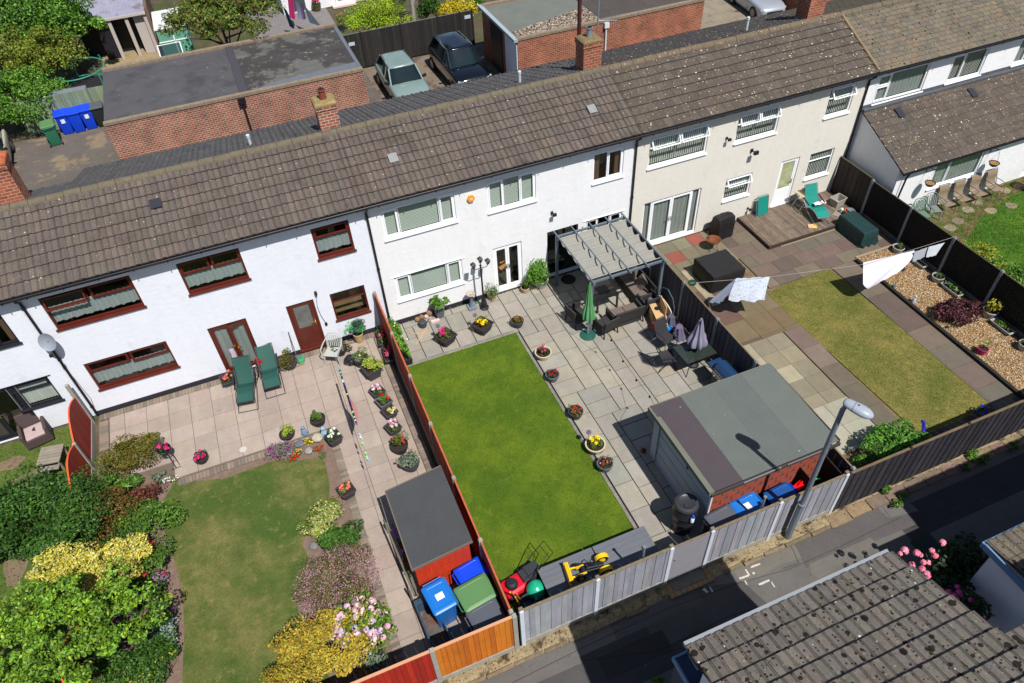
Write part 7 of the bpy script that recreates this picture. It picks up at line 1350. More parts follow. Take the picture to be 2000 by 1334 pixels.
for k in range(4): a = k * math.pi / 2 + .6; b = MB(); b.tube([(.2 * math.cos(a), .2 * math.sin(a), .38), (.14 * math.cos(a), .14 * math.sin(a), .15), (.26 * math.cos(a), .26 * math.sin(a), 0)], .01, 5); b.build('leg', DARKF, t)
c = G(1347, 553, 1.72); b = MB(); b.lathe([(.02, -.04), (.12, -.04), (.14, 0), (.12, .04), (.02, .04)], n=18); tag(b.build('line_reel', M('reel_green', S(30, 70, 56, .7), .5), smooth=2, loc=(c[0] + .1, c[1], 1.7)), 'small dark green washing line reel fixed on the fence post', 'line reel')
def slat_table(loc, rz):
    t = thing('folding_table', 'small slatted folding table with white legs on the timber deck', 'table', loc, rz); b = MB()
    for k in range(7): b.box(-.28, .28, -.24 + k * .07, -.19 + k * .07, .66, .68)
    b.build('tabletop', M('cream_slat', S(206, 196, 160, .72), .7), t)
    for s_ in (-1, 1): b = MB(); b.tube([(-.22, s_ * .2, .66), (.24, s_ * .2, 0)], .012, 6); b.tube([(.22, s_ * .2, .66), (-.24, s_ * .2, 0)], .012, 6); b.build('legs', UPVC, t)
    return t
c = G(1562, 408, .155); slat_table((c[0] + .1, c[1] + .12, .155), .1); t = thing('plant_pot', 'small dark pot with red flower standing on the slatted folding table', 'plant pot', (c[0] + .2, c[1] + .2, .84)); b = MB(); b.lathe([(.05, 0), (.07, .1)], n=12); b.build('pot', P_BLK, t); blooms(t, [(0, 0, .14), (.05, .03, .13)], .06, REDS)
c = G(1637, 402, .155); t = thing('storage_crate', 'grey plastic laundry crate on the deck by the dark fence panel', 'crate', (c[0], c[1] + .1, .155), .15); b = MB(); b.sqlathe([(.85, 0), (1, .3), (1.06, .3), (1.06, .33), (.95, .33), (.82, .03)], (0, 0, 0), .26, .2, rnd=.03, cap=False); b.build('crate', M('crate_grey', S(176, 172, 162, .72), .6), t); b = MB(); b.box(-.2, .2, -.15, .15, .02, .05); b.build('crate_base', MATS['crate_grey'], t)
b = MB(); b.box(-.26, .26, -.2, .2, 0, .015); c = G(1632, 415, .17); tag(b.build('paving_slab_piece', M('mat_grey', S(156, 148, 138, .65), .9, noise=[(20, .2)]), loc=(c[0] + .1, c[1] - .12, .158), rz=.5), 'flat grey mat lying on the deck in front of the crate', 'mat')
c = G(1662, 421, .155); t = thing('bucket', 'orange bucket holding a grey tub at the end of the deck', 'bucket', (c[0] - .1, c[1] + .02, .155)); b = MB(); b.lathe([(.13, 0), (.18, .24), (.19, .25), (.17, .25), (.12, .03)], n=20, cap=False); b.build('bucket_body', M('bucket_orange', S(232, 96, 30, .85), .5), t, smooth=2); b = MB(); b.lathe([(.12, .2), (.14, .3), (.12, .3), (.05, .25)], n=18); b.build('inner_tub', M('inner_grey', S(110, 120, 126, .7), .5), t, smooth=2)
c = G(1652, 414, .155); b = MB(); b.lathe([(.06, 0), (.07, .18), (.03, .22)], n=12); tag(b.build('plastic_bottle', M('pale_bottle', S(206, 206, 196, .8), .4), smooth=2, loc=(c[0] - .2, c[1] + .05, .157)), 'pale plastic bottle beside the orange bucket', 'bottle')
c = G(1586, 443, .16); b = MB(); b.box(-.16, .16, -.11, .11, 0, .05); tag(b.build('tray', M('tray_pink', S(226, 170, 150, .8), .7, noise=[(18, .3)], col2=(9, .5, .56, S(224, 200, 50, .8))), loc=(c[0], c[1], .157), rz=-.5, bev=.01), 'small pink and yellow printed box lying on the deck', 'box')
t = thing('covered_furniture', 'long bench under a dark green crinkled cover beside the black fence', 'covered furniture', (17.62, -2.72, 0), math.radians(90)); DG = M('dark_green_cover', S(36, 66, 66, .68), .45, noise=[(5, .12)], bump=[(9, .03), (30, .01)], spec=.4); b = MB(); rows = []
for j, (z, k, w_) in enumerate(((0, 1.06, .07), (.12, 1.02, .05), (.35, .98, .02), (.58, .95, .008), (.63, .9, 0))): rows.append([((.72 * k + w_ * math.sin(i * 2.3 + j)) * p[0], (.36 * k + w_ * math.sin(i * 1.9 + j * 2)) * p[1], z) for i, p in enumerate([(-1 + 2 * q / 12, -1) for q in range(12)] + [(1, -1 + 2 * q / 8) for q in range(8)] + [(1 - 2 * q / 12, 1) for q in range(12)] + [(-1, 1 - 2 * q / 8) for q in range(8)])])
b.grid(rows, True); b.face(rows[-1]); b.build('cover', DG, t, smooth=2)
# gravel bed pots
K6 = K([S(120, 160, 60), S(90, 130, 50)], .58)
pot(1752, 491, 'round pale grey pot with small shrub at the house end of the gravel bed', 'rd', .2, .22, P_LGR, K6, None, GP3, ht=.12, rl=.12, nleaf=90); pot(1829, 548, 'round pale grey pot with low green plant midway along the black fence', 'rd', .2, .22, P_LGR, K6, None, GP3, ht=.06, rl=.12, nleaf=60)
pot(1929, 618, 'round white pot with yellow leaved bush beside the red maple', 'rd', .23, .3, P_LGR, K([S(220, 200, 60), S(200, 190, 70), S(170, 180, 60)], .65), None, GP3, ht=.4, rl=.3, nleaf=180, lsize=.05); pot(1915, 690, 'magenta pot with sprig of pale green leaves on the gravel', 'rd', .15, .24, P_MAG, K([S(170, 200, 90)], .6), None, GP3, ht=.3, rl=.14, nleaf=70, lsize=.03)
pot(1997, 682, 'pale grey pot with green plant at the right edge of the gravel', 'rd', .19, .26, P_LGR, K6, None, GP3, ht=.16, nleaf=160); pot(1792, 517, 'long pale trough with dark soil behind the hanging towels', 'trough', .12, .16, P_LGR, None, None, GP3, rz=1.57, lenx=2.6); pot(1857, 570, 'long white trough with a spiky leaf beside the red maple', 'trough', .13, .16, P_LGR, K6, None, GP3, rz=1.57, lenx=2.8, nleaf=40, lsize=.08); pot(1955, 643, 'long white trough of green seedlings past the yellow bush pot', 'trough', .13, .16, P_LGR, K6, None, GP3, rz=1.57, lenx=2.8, nleaf=160, ht=.06)
figurine(1784, 590, 'small white and blue garden ornament on the gravel edge', M('ornament_mix', S(180, 186, 196, .75), .6, noise=[(20, .4)]), .8); rock(1746, 560, .07, 'small teal pebble ornament on the gravel near the sleeper edge', S(90, 120, 120, .6)); rock(1850, 640, .06, 'tiny dark blue ornament on the gravel in front of the red maple', S(50, 60, 90, .6))
# ---- far right garden furniture
BW = M('brown_weave', S(146, 128, 104, .68), .85, noise=[(30, .2)], streak=((30, 1, 30), .1)); GF = M('grey_frame', S(86, 88, 94, .7), .5); GRC = 'brown woven chairs lined up under the extension window'
for i, (px, py, lab) in enumerate(((1832, 412, 'brown woven patio chair next to the plastic chairs, leftmost of its row'), (1862, 402, 'brown woven patio chair, second from the left of its row'), (1892, 391, 'brown woven patio chair, third from the left of its row'), (1920, 379, 'brown woven patio chair beside the rusty chiminea, rightmost of its row'))):
    c = G(px, py); sling_chair((c[0] + .12, -2.97, 0), math.radians(-4), lab, GRC, BW, GF, 1.0, True)
PGN = M('green_plastic', S(104, 134, 118, .72), .5); plastic_chair((20.3, -3.15, 0), math.radians(-10), 'pale green plastic garden chair just behind the black fence', PGN); plastic_chair((20.95, -3.05, 0), math.radians(-16), 'grey green plastic garden chair between the green one and the woven row', M('greygreen_plastic', S(128, 136, 132, .72), .5))
t = thing('chiminea', 'rusty metal drum incinerator with lid beside the woven chairs', 'incinerator', (25.75, -3.3, 0)); RU = MATS['rusty_steel']; b = MB(); b.lathe([(.2, .1), (.26, .6)], n=20); b.build('drum', M('brass_rust', S(140, 100, 56, .65), .7, .2, noise=[(6, .3)]), t, smooth=2); b = MB(); b.lathe([(.30, .6), (.30, .63), (.05, .68), (.05, .78)], n=20); b.build('lid', M('red_rust', S(150, 78, 54, .7), .85, noise=[(8, .2)]), t, smooth=2)
for k in range(3): a = k * 2.1; b = MB(); b.beam((.2 * math.cos(a), .2 * math.sin(a), .12), (.26 * math.cos(a), .26 * math.sin(a), 0), .03, .03); b.build('leg', DARKF, t)
for (px, py, lab) in ((1817, 357, 'hanging basket with dry plants left of the extension window'), (1942, 318, 'hanging basket with dry plants right of the extension window')):
    q = F(px, py, -2.85); t = thing('hanging_basket', lab, 'hanging basket', (q[0], -2.5, q[2]), 0, 'hanging baskets on the extension wall'); b = MB(); b.lathe([(.05, -.16), (.14, -.1), (.19, 0), (.2, .01), (.17, 0)], (0, -.35, 0), 18, cap=False); b.build('basket', M('basket_purple', S(54, 40, 58, .65), .6), t, smooth=2); b = MB(); b.lathe([(.01, 0), (.17, 0)], (0, -.35, -.01), 16, cap=False); b.build('dry_plants', M('dry_straw', S(170, 130, 80, .6), .95, noise=[(30, .4)]), t)
    b = MB(); b.beam((0, -.01, .5), (0, -.36, .55), .015, .02); b.beam((0, -.01, .3), (0, -.3, .53), .012, .015)
    for k in range(3): a = k * 2.1; b.tube([(.18 * math.cos(a), -.35 + .18 * math.sin(a), 0), (0, -.35, .5)], .004, 4)
    b.box(-.02, .02, -.012, .0, .25, .6); b.build('bracket', DARKF, t)
# ---- far left yard
t = thing('armchair', 'brown rattan armchair with pink grey cushion against the white wall at the left', 'armchair', G(80, 858), math.radians(12)); BR_ = M('brown_rattan', S(88, 72, 72, .65), .8, noise=[(50, .2)]); b = MB(); b.box(-.3, .3, -.3, .3, .05, .36); b.build('base', BR_, t, bev=.02); b = MB(); T = Matrix.Translation((0, .28, .3)) @ Matrix.Rotation(math.radians(-12), 4, 'X'); b.box(-.32, .32, 0, .07, 0, .6, T); b.build('backrest', BR_, t, bev=.03)
for s_ in (-1, 1): b = MB(); b.box(s_ * .33 - .05, s_ * .33 + .05, -.3, .3, .05, .62); b.build('arm', BR_, t, bev=.03)
b = MB(); b.box(-.27, .27, -.29, .26, .365, .45); b.build('seat_cushion', M('pink_grey_cushion', S(196, 172, 170, .7), .95, noise=[(6, .08)]), t, bev=.03); b = MB(); b.beam((-.02, -.02, .47), (.04, .08, .47), .04, .03); b.beam((.0, .0, .47), (.05, -.05, .47), .03, .03); b.build('pruners', DARKF, t)
t = thing('wooden_bench', 'small weathered slatted timber bench beside the arched red fence', 'bench', G(112, 905), math.radians(80)); WW = M('weathered_wood', S(158, 148, 134, .62), .9, noise=[(6, .15)], streak=((14, 1, 1), .15)); b = MB()
for k in range(6): x = -.34 + k * .115; b.box(x, x + .1, -.32, .32, .42, .45)
for k in range(2): b.box(-.5 + k * .09, -.42 + k * .09, -.28, .28, .30, .33)
b.build('slats', WW, t)
for sx in (-.28, .28):
    for sy in (-.26, .26): b = MB(); b.box(sx - .03, sx + .03, sy - .03, sy + .03, 0, .42); b.build('leg', WW, t)
# ================================================================ VEGETATION
WOOD = M('bark', S(104, 88, 72, .55), .95, noise=[(9, .3)], bump=(20, .02))
def stems(parent, c, h, r, k, rad=.03, name='stems'):
    b = MB()
    for i in range(k):
        a = 2 * math.pi * i / k + random.random(); e = (c[0] + r * math.cos(a) * .6, c[1] + r * math.sin(a) * .6, c[2] + h); b.tube([(c[0], c[1], c[2]), (c[0] + r * .15 * math.cos(a), c[1] + r * .15 * math.sin(a), c[2] + h * .45), e], [rad, rad * .7, rad * .25], 5)
    return b.build(name, WOOD, parent)
def shrub(px, py, z, r, label, pal, n=1500, size=.05, name='shrub', cat='shrub', fl=None, nfl=40, rf=.05, per=8, clumps=16, spread=.4, trunk=3, base=None, jit=.22, aspect=1.0, xy=None):
    """pixel of the crown's middle at height z; r=(rx,ry,rz)"""
    g = xy or G(px, py, z); zb = 0 if base is None else base; t = thing(name, label, cat, (g[0], g[1], zb)); cz = z - zb
    plant_part('foliage', t, (0, 0, cz), r, n, size, pal, clumps, spread, jit=jit, aspect=aspect, zmin=.02); stems(t, (0, 0, 0), max(cz, .1), r[0], trunk, max(.012, r[2] * .03))
    if fl:
        q = RNG.normal(size=(nfl, 3)); q[:, 2] = np.abs(q[:, 2]) + .2; q /= np.linalg.norm(q, axis=1, keepdims=True); blooms(t, [tuple(v) for v in q * np.array(r) * RNG.uniform(.8, 1.08, (nfl, 1)) + np.array([0, 0, cz])], rf, fl, per=per)
    return t
def tree(px, py, z, r, label, pal, n, size, trunk_h=None, clumps=30, spread=.34, name='tree', wood=None, xy=None, rad=.12):
    g = xy or G(px, py, z); t = thing(name, label, 'tree', (g[0], g[1], 0)); plant_part('crown', t, (0, 0, z), r, n, size, pal, clumps, spread, jit=.4, solid=.2, lean=.35)
    b = MB(); b.tube([(0, 0, -.05), (.05, .03, z * .4), (0, .05, z * .8)], [rad, rad * .8, rad * .45], 9)
    for i in range(7):
        a = i * .9 + .3; b.tube([(.03, .03, z * (.35 + .05 * i)), (r[0] * .35 * math.cos(a), r[1] * .35 * math.sin(a), z * .75), (r[0] * .75 * math.cos(a), r[1] * .75 * math.sin(a), z + r[2] * .3 * math.sin(i))], [rad * .45, rad * .25, rad * .08], 6)
    b.build('trunk', wood or WOOD, t, smooth=True); return t
k6 = .6; GOLD = K([S(236, 222, 110), S(226, 208, 70), S(204, 200, 90), S(240, 232, 150), S(180, 180, 60)], .72); OLV = K([S(150, 140, 44), S(120, 124, 40), S(96, 108, 36), S(140, 116, 44)], .6); BRZ = K([S(130, 100, 40), S(150, 104, 44), S(100, 92, 36), S(86, 96, 34)], .58); DRED = K([S(124, 66, 52), S(104, 54, 48), S(140, 84, 60)], .6)
DG_ = K([S(56, 96, 32), S(44, 80, 28), S(72, 114, 38), S(86, 128, 44)], .7); MG = K([S(96, 138, 44), S(74, 116, 38), S(120, 160, 56)], .6); BG = K([S(116, 168, 50), S(90, 142, 40), S(140, 188, 70), S(70, 116, 36)], .6)
shrub(255, 893, .4, (1.05, .7, .5), 'wide golden green mound shrub at the top of the left border', OLV, 6500, .034); shrub(255, 948, .25, (.45, .35, .3), 'clump of bright green strappy leaves below the golden mound', K([S(110, 160, 60), S(140, 186, 80)], .6), 420, .13, name='grass_clump', cat='plant', aspect=.25, clumps=6)
shrub(276, 972, .3, (.62, .42, .34), 'dark red brown feathery shrub beside the lawn', DRED, 1800, .035); shrub(308, 932, .12, (.2, .2, .12), 'small blue green rosette plant near the white blooms', GG, 200, .04, trunk=2, clumps=5); shrub(333, 938, .1, (.22, .14, .08), 'patch of tiny white flowers on the soil', GR, 80, .03, fl=WHT, nfl=20, rf=.03, name='flower_patch', cat='flowers', clumps=4, trunk=2)
shrub(204, 1008, .6, (.95, .75, .6), 'bronze tinged olive shrub in the middle of the left border', BRZ, 6000, .04); shrub(285, 1016, .35, (.8, .6, .42), 'mid green leafy shrub right of the bronze one', MG, 4200, .042); shrub(200, 958, .4, (.75, .5, .5), 'light green shrub against the arched red fence', MG, 1300, .05)
shrub(62, 1018, .85, (1.75, 1.5, 1.05), 'huge dark green bramble mound beyond the arched red fence', DG_, 20000, .055, clumps=60, spread=.24); shrub(118, 1110, 1.5, (.8, .55, .34), 'pale golden variegated shrub spilling over the red fence', GOLD, 3800, .038, trunk=4, clumps=22, spread=.34); shrub(212, 1112, .9, (1.0, .85, .6), 'large golden and cream variegated shrub in the left border', GOLD, 7500, .036, clumps=28, spread=.32)
shrub(284, 1105, .5, (.55, .75, .5), 'dense green bush topped with crimson flowers', MG, 3600, .04, fl=[S(200, 30, 50, .8), S(180, 30, 60, .8)], nfl=16, rf=.07); shrub(324, 1076, .15, (.22, .22, .16), 'small greyish green herb clump on bare soil', GG + MG[:1], 260, .04, clumps=5, trunk=2); shrub(311, 1136, .2, (.24, .28, .2), 'upright lilac flowering clump beside the lawn', GG, 200, .04, fl=[S(170, 110, 170, .8), S(190, 130, 190, .8)], nfl=34, rf=.035, clumps=5)
shrub(312, 1174, .15, (.3, .2, .15), 'pale yellow green low clump by the lawn edge', GOLD, 420, .04, clumps=6, trunk=2); shrub(331, 1188, .08, (.18, .12, .08), 'tiny purple leaved plant on bare soil', K([S(120, 84, 120)], .6), 120, .03, clumps=4, trunk=2); shrub(315, 1238, .28, (.42, .36, .3), 'silver grey cushion shrub in the lower border', K([S(190, 204, 200), S(150, 172, 166), S(120, 146, 138)], .66), 1500, .035); shrub(262, 1218, .7, (.8, .7, .45), 'bush with purple magenta clematis flowers', DG_, 3000, .045, fl=[S(150, 60, 120, .75), S(130, 50, 130, .75), S(170, 70, 110, .75)], nfl=70, rf=.06)
shrub(316, 1312, .4, (.75, .5, .4), 'dark yellow tipped shrub at the bottom of the left border', DG_ + DG_ + GOLD[4:], 3400, .04); tree(115, 1245, 1.9, (2.35, 1.6, 1.1), 'broad bright leafy tree filling the bottom left corner', BG[:1] + BG[2:3] + K([S(168, 200, 50), S(136, 176, 44), S(70, 110, 34)], .62), 22000, .05, clumps=150, spread=.115)
shrub(545, 883, .14, (.42, .34, .16), 'low grey mound dotted with purple and magenta flowers', GG, 700, .03, fl=[S(170, 40, 150, .8), S(150, 60, 130, .75), S(200, 50, 180, .8)], nfl=80, rf=.028, name='flower_mound', cat='flowers')
for px, py, fl, lab, nn in ((603, 863, YEL, 'cluster of yellow bedding flowers by the cream rock', 14), (580, 884, YEL + RUST[:1], 'mixed yellow and orange bedding flowers in the front bed', 10), (573, 894, REDS, 'bright scarlet bedding flowers nearest the lawn', 26), (622, 877, REDS + RUST, 'red and orange bedding flowers at the corner of the front bed', 22), (632, 888, GR, 'tiny green seedling at the corner of the bed', 2), (655, 975, RUST, 'little rusty seedlings in the soil beside the path', 4)):
    shrub(px, py, .07, (.17, .13, .07), lab, GR, 90, .03, fl=fl, nfl=nn, rf=.035, name='bedding_flowers', cat='flowers', clumps=4, trunk=2)
shrub(640, 1022, .35, (.6, .5, .4), 'cream and green variegated shrub beside the narrow path', K([S(214, 214, 120), S(150, 176, 70), S(226, 222, 150), S(120, 150, 56)], .6), 3800, .035); shrub(664, 1052, .35, (.62, .42, .4), 'dark glossy green shrub touching the variegated one', DG_ + MG[:1], 3600, .04)
shrub(664, 1140, .42, (1.12, .98, .52), 'big rounded heath bush covered in tiny pink flowers', K([S(128, 122, 74), S(110, 116, 66), S(150, 130, 84)], .6), 12000, .026, fl=[S(206, 150, 170, .8), S(190, 120, 150, .8), S(226, 190, 200, .8)], nfl=1500, rf=.022, per=4, clumps=26, spread=.3, trunk=6)
shrub(706, 1228, .6, (.75, .7, .42), 'hydrangea with pink, lilac and cream flower heads', MG + GY[:1], 1900, .06, fl=PINKW + [S(176, 184, 226, .82), S(230, 220, 180, .85), S(226, 140, 170, .82)], nfl=62, rf=.085, per=16); shrub(622, 1275, .75, (1.25, .9, .62), 'large golden yellow leaved bush at the bottom of the left garden', K([S(236, 212, 70), S(222, 190, 50), S(206, 196, 80), S(196, 150, 66), S(160, 156, 60)], .62), 13000, .036, clumps=60, spread=.24, trunk=6)
shrub(733, 1300, .4, (.35, .3, .4), 'small grey green conifer beside the red lane fence', GG, 900, .035); shrub(560, 1328, .25, (.45, .3, .25), 'pink flowering low plant in a dark bed at the bottom of the lawn', DG_, 500, .04, fl=MAG, nfl=20, rf=.04)
shrub(1738, 872, .5, (1.15, .62, .5), 'bright green leafy shrub behind the dark lane fence', K([S(110, 170, 56), S(84, 140, 44), S(130, 190, 76)], .6), 8000, .045, clumps=34, spread=.3); t = thing('delphinium', 'tall deep blue delphinium spike beside the leafy green shrub', 'flower', G(1792, 872)); plant_part('foliage', t, (0, 0, .25), (.25, .2, .25), 300, .05, MG); e = Vector(G(1803, 822, .85)) - t.location; blooms(t, [tuple(Vector((0, 0, .5)).lerp(e, v) + Vector((RNG.uniform(-.03, .03), RNG.uniform(-.03, .03), 0))) for v in np.linspace(0, 1, 22)], .05, [S(40, 50, 190, .8), S(60, 60, 210, .8)]); b = MB(); b.tube([(0, 0, 0), (0, 0, .5), tuple(e)], .01, 5); b.build('stem', WOOD, t)
shrub(1915, 803, .2, (.22, .16, .16), 'low blue flowering plant in the shade of the dark fence', DG_, 140, .03, fl=[S(40, 70, 230, .85)], nfl=16, rf=.04, clumps=4, trunk=2)
shrub(1870, 606, .3, (.85, .62, .34), 'spreading dark red Japanese maple on the gravel', K([S(104, 52, 62), S(86, 42, 50), S(124, 66, 76), S(70, 36, 40)], .62), 4200, .045, name='maple_shrub', clumps=22, spread=.34, trunk=6); shrub(1922, 505, .4, (.7, .8, .35), 'yellow green shrub beyond the black fence', K([S(170, 190, 60), S(130, 170, 50), S(190, 180, 70)], .6), 1900, .05); shrub(1972, 545, .4, (.8, .9, .4), 'bright green low hedge plant beyond the black fence', BG, 2600, .05)
for px, py, r_, lab in ((1735, 958, .2, 'green weed clump at the foot of the dark fence nearest the lamp'), (1748, 985, .22, 'straggly weeds spreading on the lane edge'), (1762, 968, .15, 'small dark weed beside the lane paving'), (1905, 888, .32, 'large weed growing from the lane verge near the right'), (1922, 900, .2, 'low weed in front of the large one on the verge'), (1885, 915, .16, 'small dark green weed tuft at the verge edge'), (1980, 872, .22, 'weed clump on the verge at the right edge'), (1285, 1330, .15, 'small weed in the shaded lane by the house wall')): shrub(px, py, .1, (r_, r_ * .7, .12), lab, MG, 260, .04, name='weeds', cat='weeds', clumps=5, trunk=2)
t = thing('rose_bush', 'tall dark rose bush with pink blooms beside the mossy roof', 'rose bush', (*G(1850, 1120, 1.0)[:2], 0)); L_ = Vector(t.location); plant_part('foliage', t, (0, 0, .9), (1.1, .75, .8), 4200, .06, K([S(44, 74, 32), S(58, 92, 40), S(36, 60, 28)], .6), 26, .3, zmin=.05); stems(t, (0, 0, 0), 1.4, 1.0, 7, .03)
def rose_at(lst, z, pal): 
    for px, py, r_ in lst: blooms(t, [tuple(Vector(G(px, py, z)) - L_)], r_, pal, 'rose', per=26)
RP = [S(246, 150, 176, .88), S(240, 120, 150, .85), S(250, 176, 190, .9)]; rose_at([(1767, 1075, .10), (1758, 1081, .06), (1791, 1080, .09), (1798, 1084, .06), (1841, 1060, .085), (1820, 1075, .07), (1826, 1085, .08), (1803, 1098, .07), (1813, 1099, .07), (1781, 1103, .08), (1801, 1111, .08), (1810, 1123, .1)], 1.8, RP); rose_at([(1870, 1146, .06), (1853, 1157, .08), (1863, 1163, .07), (1852, 1167, .07), (1867, 1171, .07), (1873, 1158, .08), (1897, 1172, .07), (1914, 1215, .08), (1922, 1211, .06)], 1.6, [S(236, 100, 180, .85), S(226, 80, 160, .85)]); plant_part('low_foliage', t, tuple(Vector(G(1893, 1190, 1.3)) - L_), (.4, .45, .5), 900, .055, K([S(44, 74, 32), S(58, 92, 40)], .6))
for px, py, z, r, lab in ((160, 985, 1.25, (.7, 1.1, .6), 'dark bramble growth hanging over the red fence by the bronze shrub'), (235, 1055, .3, (.8, .6, .32), 'low dark undergrowth between the bronze shrub and the golden one'), (185, 1160, .4, (.9, .7, .4), 'dark undergrowth below the golden shrub by the red fence'), (270, 1165, .35, (.6, .5, .35), 'shady dark green shrub below the crimson flowers'), (300, 1270, .3, (.6, .5, .3), 'dark filler shrub below the silver cushion'), (250, 1290, .5, (.9, .7, .5), 'mixed dark shrub beside the bottom left tree')): shrub(px, py, z, r, lab, DG_ + MG[:1], 3200, .042, clumps=22)
# trees behind the garages
tree(28, 30, 3.0, (3.5, 3.2, 2.3), 'tall mixed green tree at the top left corner', DG_ + BG + BG, 16000, .09, xy=(-13.2, 28.4), clumps=50, spread=.25); tree(120, 40, 2.6, (2.6, 2.3, 2.0), 'bright green tree beside the corrugated lean-to roof', BG, 15000, .08, clumps=50, spread=.25, xy=(-10.3, 27.6)); tree(62, 118, 2.1, (2.3, 2.0, 1.7), 'olive yellow tree in front of the trampoline', K([S(146, 162, 50), S(120, 142, 44), S(160, 156, 58), S(96, 124, 40)], .6), 14000, .07, clumps=50, spread=.25)
tree(25, 190, 1.5, (2.3, 2.3, 1.7), 'rounded bright green bush overhanging the drive behind the bins', BG, 16000, .065, clumps=60, spread=.24, name='tree'); shrub(180, 62, 1.0, (.9, .7, .6), 'leafy light green shrub by the decking', BG, 2600, .07); shrub(222, 82, .4, (.7, .35, .3), 'row of small plants with orange flowers on the decking edge', MG, 1000, .05, fl=RUST, nfl=20, rf=.05)
P_CH = K([S(120, 140, 56), S(96, 120, 46), S(136, 156, 66), S(140, 112, 58), S(110, 140, 50)], .6); tree(425, 8, 3.4, (3.1, 2.7, 1.5), 'drooping fruit tree with reddish tints leaning over the garage roof', P_CH, 26000, .075, clumps=80, spread=.22, xy=(-2.3, 22.3))
shrub(737, 22, 1.4, (2.0, 1.4, 1.5), 'lime green feathery conifers behind the black fence', K([S(176, 206, 40), S(140, 180, 36), S(196, 216, 66)], .6), 11000, .05, name='conifer', clumps=34, spread=.28, xy=(5.95, 22.7)); shrub(828, 14, 1.4, (.75, .8, 1.2), 'dark green conifer between lime and golden shrubs behind the black fence', DG_, 3400, .055, name='conifer', xy=(8.95, 22.6)); tree(784, -30, 4.6, (1.8, 1.6, 1.2), 'pale barked tree behind the black fence', DG_, 3500, .1, wood=M('pale_bark', S(176, 170, 160, .6), .9, noise=[(14, .3)]), xy=(7.9, 22.6), rad=.14)
shrub(885, 12, 1.0, (1.2, 1.0, .9), 'golden yellow shrub behind the black fence near the brick garage', K([S(246, 216, 30), S(226, 200, 40), S(210, 210, 70)], .68), 4600, .055, xy=(10.5, 22.6)); shrub(928, 4, .6, (.5, .5, .5), 'small green shrub beside the garage behind the black fence', MG, 1000, .06); shrub(668, 42, .5, (.4, .6, .45), 'thin reedy plants with orange flowers by the lime conifers', K([S(150, 170, 80), S(120, 150, 60)], .6), 900, .07, fl=RUST + YEL, nfl=16, rf=.05, aspect=.4)
# ---- background structures
t = thing('lean_to', 'corrugated plastic roofed timber lean-to at the top left', 'lean-to', (0, 0, 0)); x0, x1 = -9.9, -5.95; b = MB(); rows = [[(x0 + (x1 - x0) * i / 160, y, z + .03 * math.sin(i * 1.25)) for i in range(161)] for y, z in ((28.05, 2.3), (33, 2.9))]; b.grid(rows); b.build('roof', M('corrugated_plastic', S(176, 176, 196, .62), .5, noise=[(1.2, .15)], col2=(1.5, .55, .65, S(150, 130, 120, .6))), t, smooth=True)
b = MB(); 
for x in (-8.0, -7.1, -6.1): b.box(x - .09, x + .09, 28.1, 28.25, 0, 2.3)
b.box(-6.75, -6.2, 28.3, 28.35, 0, 2.3); b.box(x0, x1, 28.0, 28.1, 2.2, 2.32); b.build('posts', M('pale_timber', S(206, 196, 190, .65), .8), t); b = MB(); b.box(x0, x1 - .05, 29.3, 29.4, 0, 2.3); b.box(-8.8, -8.05, 28.4, 28.45, 0, 2.3); b.build('dark_wall', DARKF, t); b = MB(); b.box(-6.0, -5.85, 28.0, 33, 0, 2.5); b.build('side_board', M('brown_board', S(130, 104, 84, .6), .9), t)
t = thing('shed', 'pale green painted small shed behind the long garage', 'shed', (-4.9, 27.3, 0)); b = MB(); b.box(-.8, .8, -1.2, 1.6, 0, 1.9); b.build('walls', M('teal_paint', S(110, 176, 150, .7), .7, noise=[(2, .08)]), t); b = MB(); b.box(-.86, .86, -1.25, 1.65, 1.9, 1.95); b.build('roof', M('shed_white_roof', S(220, 224, 222, .8), .6, noise=[(3, .1)]), t); b = MB(); b.box(-.84, .84, -1.23, -1.2, 1.2, 1.25); b.box(-.03, .03, -1.23, -1.2, 0, 1.9); b.build('battens', UPVC, t)
t = thing('cold_frame', 'glazed cold frame leaning beside the green shed', 'cold frame', (-5.3, 25.2, 0)); b = MB(); b.beam((-.6, 0, .4), (.6, 0, .4), .04, .04); b.beam((-.6, .9, 1.1), (.6, .9, 1.1), .04, .04); b.beam((-.6, 0, .4), (-.6, .9, 1.1), .04, .04); b.beam((.6, 0, .4), (.6, .9, 1.1), .04, .04); b.build('frame', UPVC, t); b = MB(); b.face([(-.6, 0, .4), (.6, 0, .4), (.6, .9, 1.1), (-.6, .9, 1.1)]); b.build('glazing', glass('frame_glass', (.6, .7, .65), .3), t); b = MB(); b.box(-.6, .6, .02, .9, 0, .38); b.build('base', DARKF, t)
t = thing('trampoline', 'round trampoline with green padded poles under the trees', 'trampoline', (-9.95, 24.0, 0)); TG = M('teal_pole', S(60, 150, 130, .7), .5); b = MB(); b.lathe([(.02, .55), (1.3, .55)], n=32, cap=False); b.build('mat', M('tramp_mat', S(26, 26, 28), .8), t)
for z, nm in ((.58, 'frame_ring'), (1.5, 'top_ring')): b = MB(); b.tube([(1.4 * math.cos(a), 1.4 * math.sin(a), z) for a in [2 * math.pi * k / 32 for k in range(32)]], .035, 6, closed=True); b.build(nm, TG, t, smooth=True)
for k in range(5): a = k * 1.257 + .5; b = MB(); b.tube([(1.45 * math.cos(a), 1.45 * math.sin(a), 0), (1.5 * math.cos(a), 1.5 * math.sin(a), 1.2), (1.4 * math.cos(a), 1.4 * math.sin(a), 1.75)], .03, 6); b.build('pole', TG, t, smooth=2)
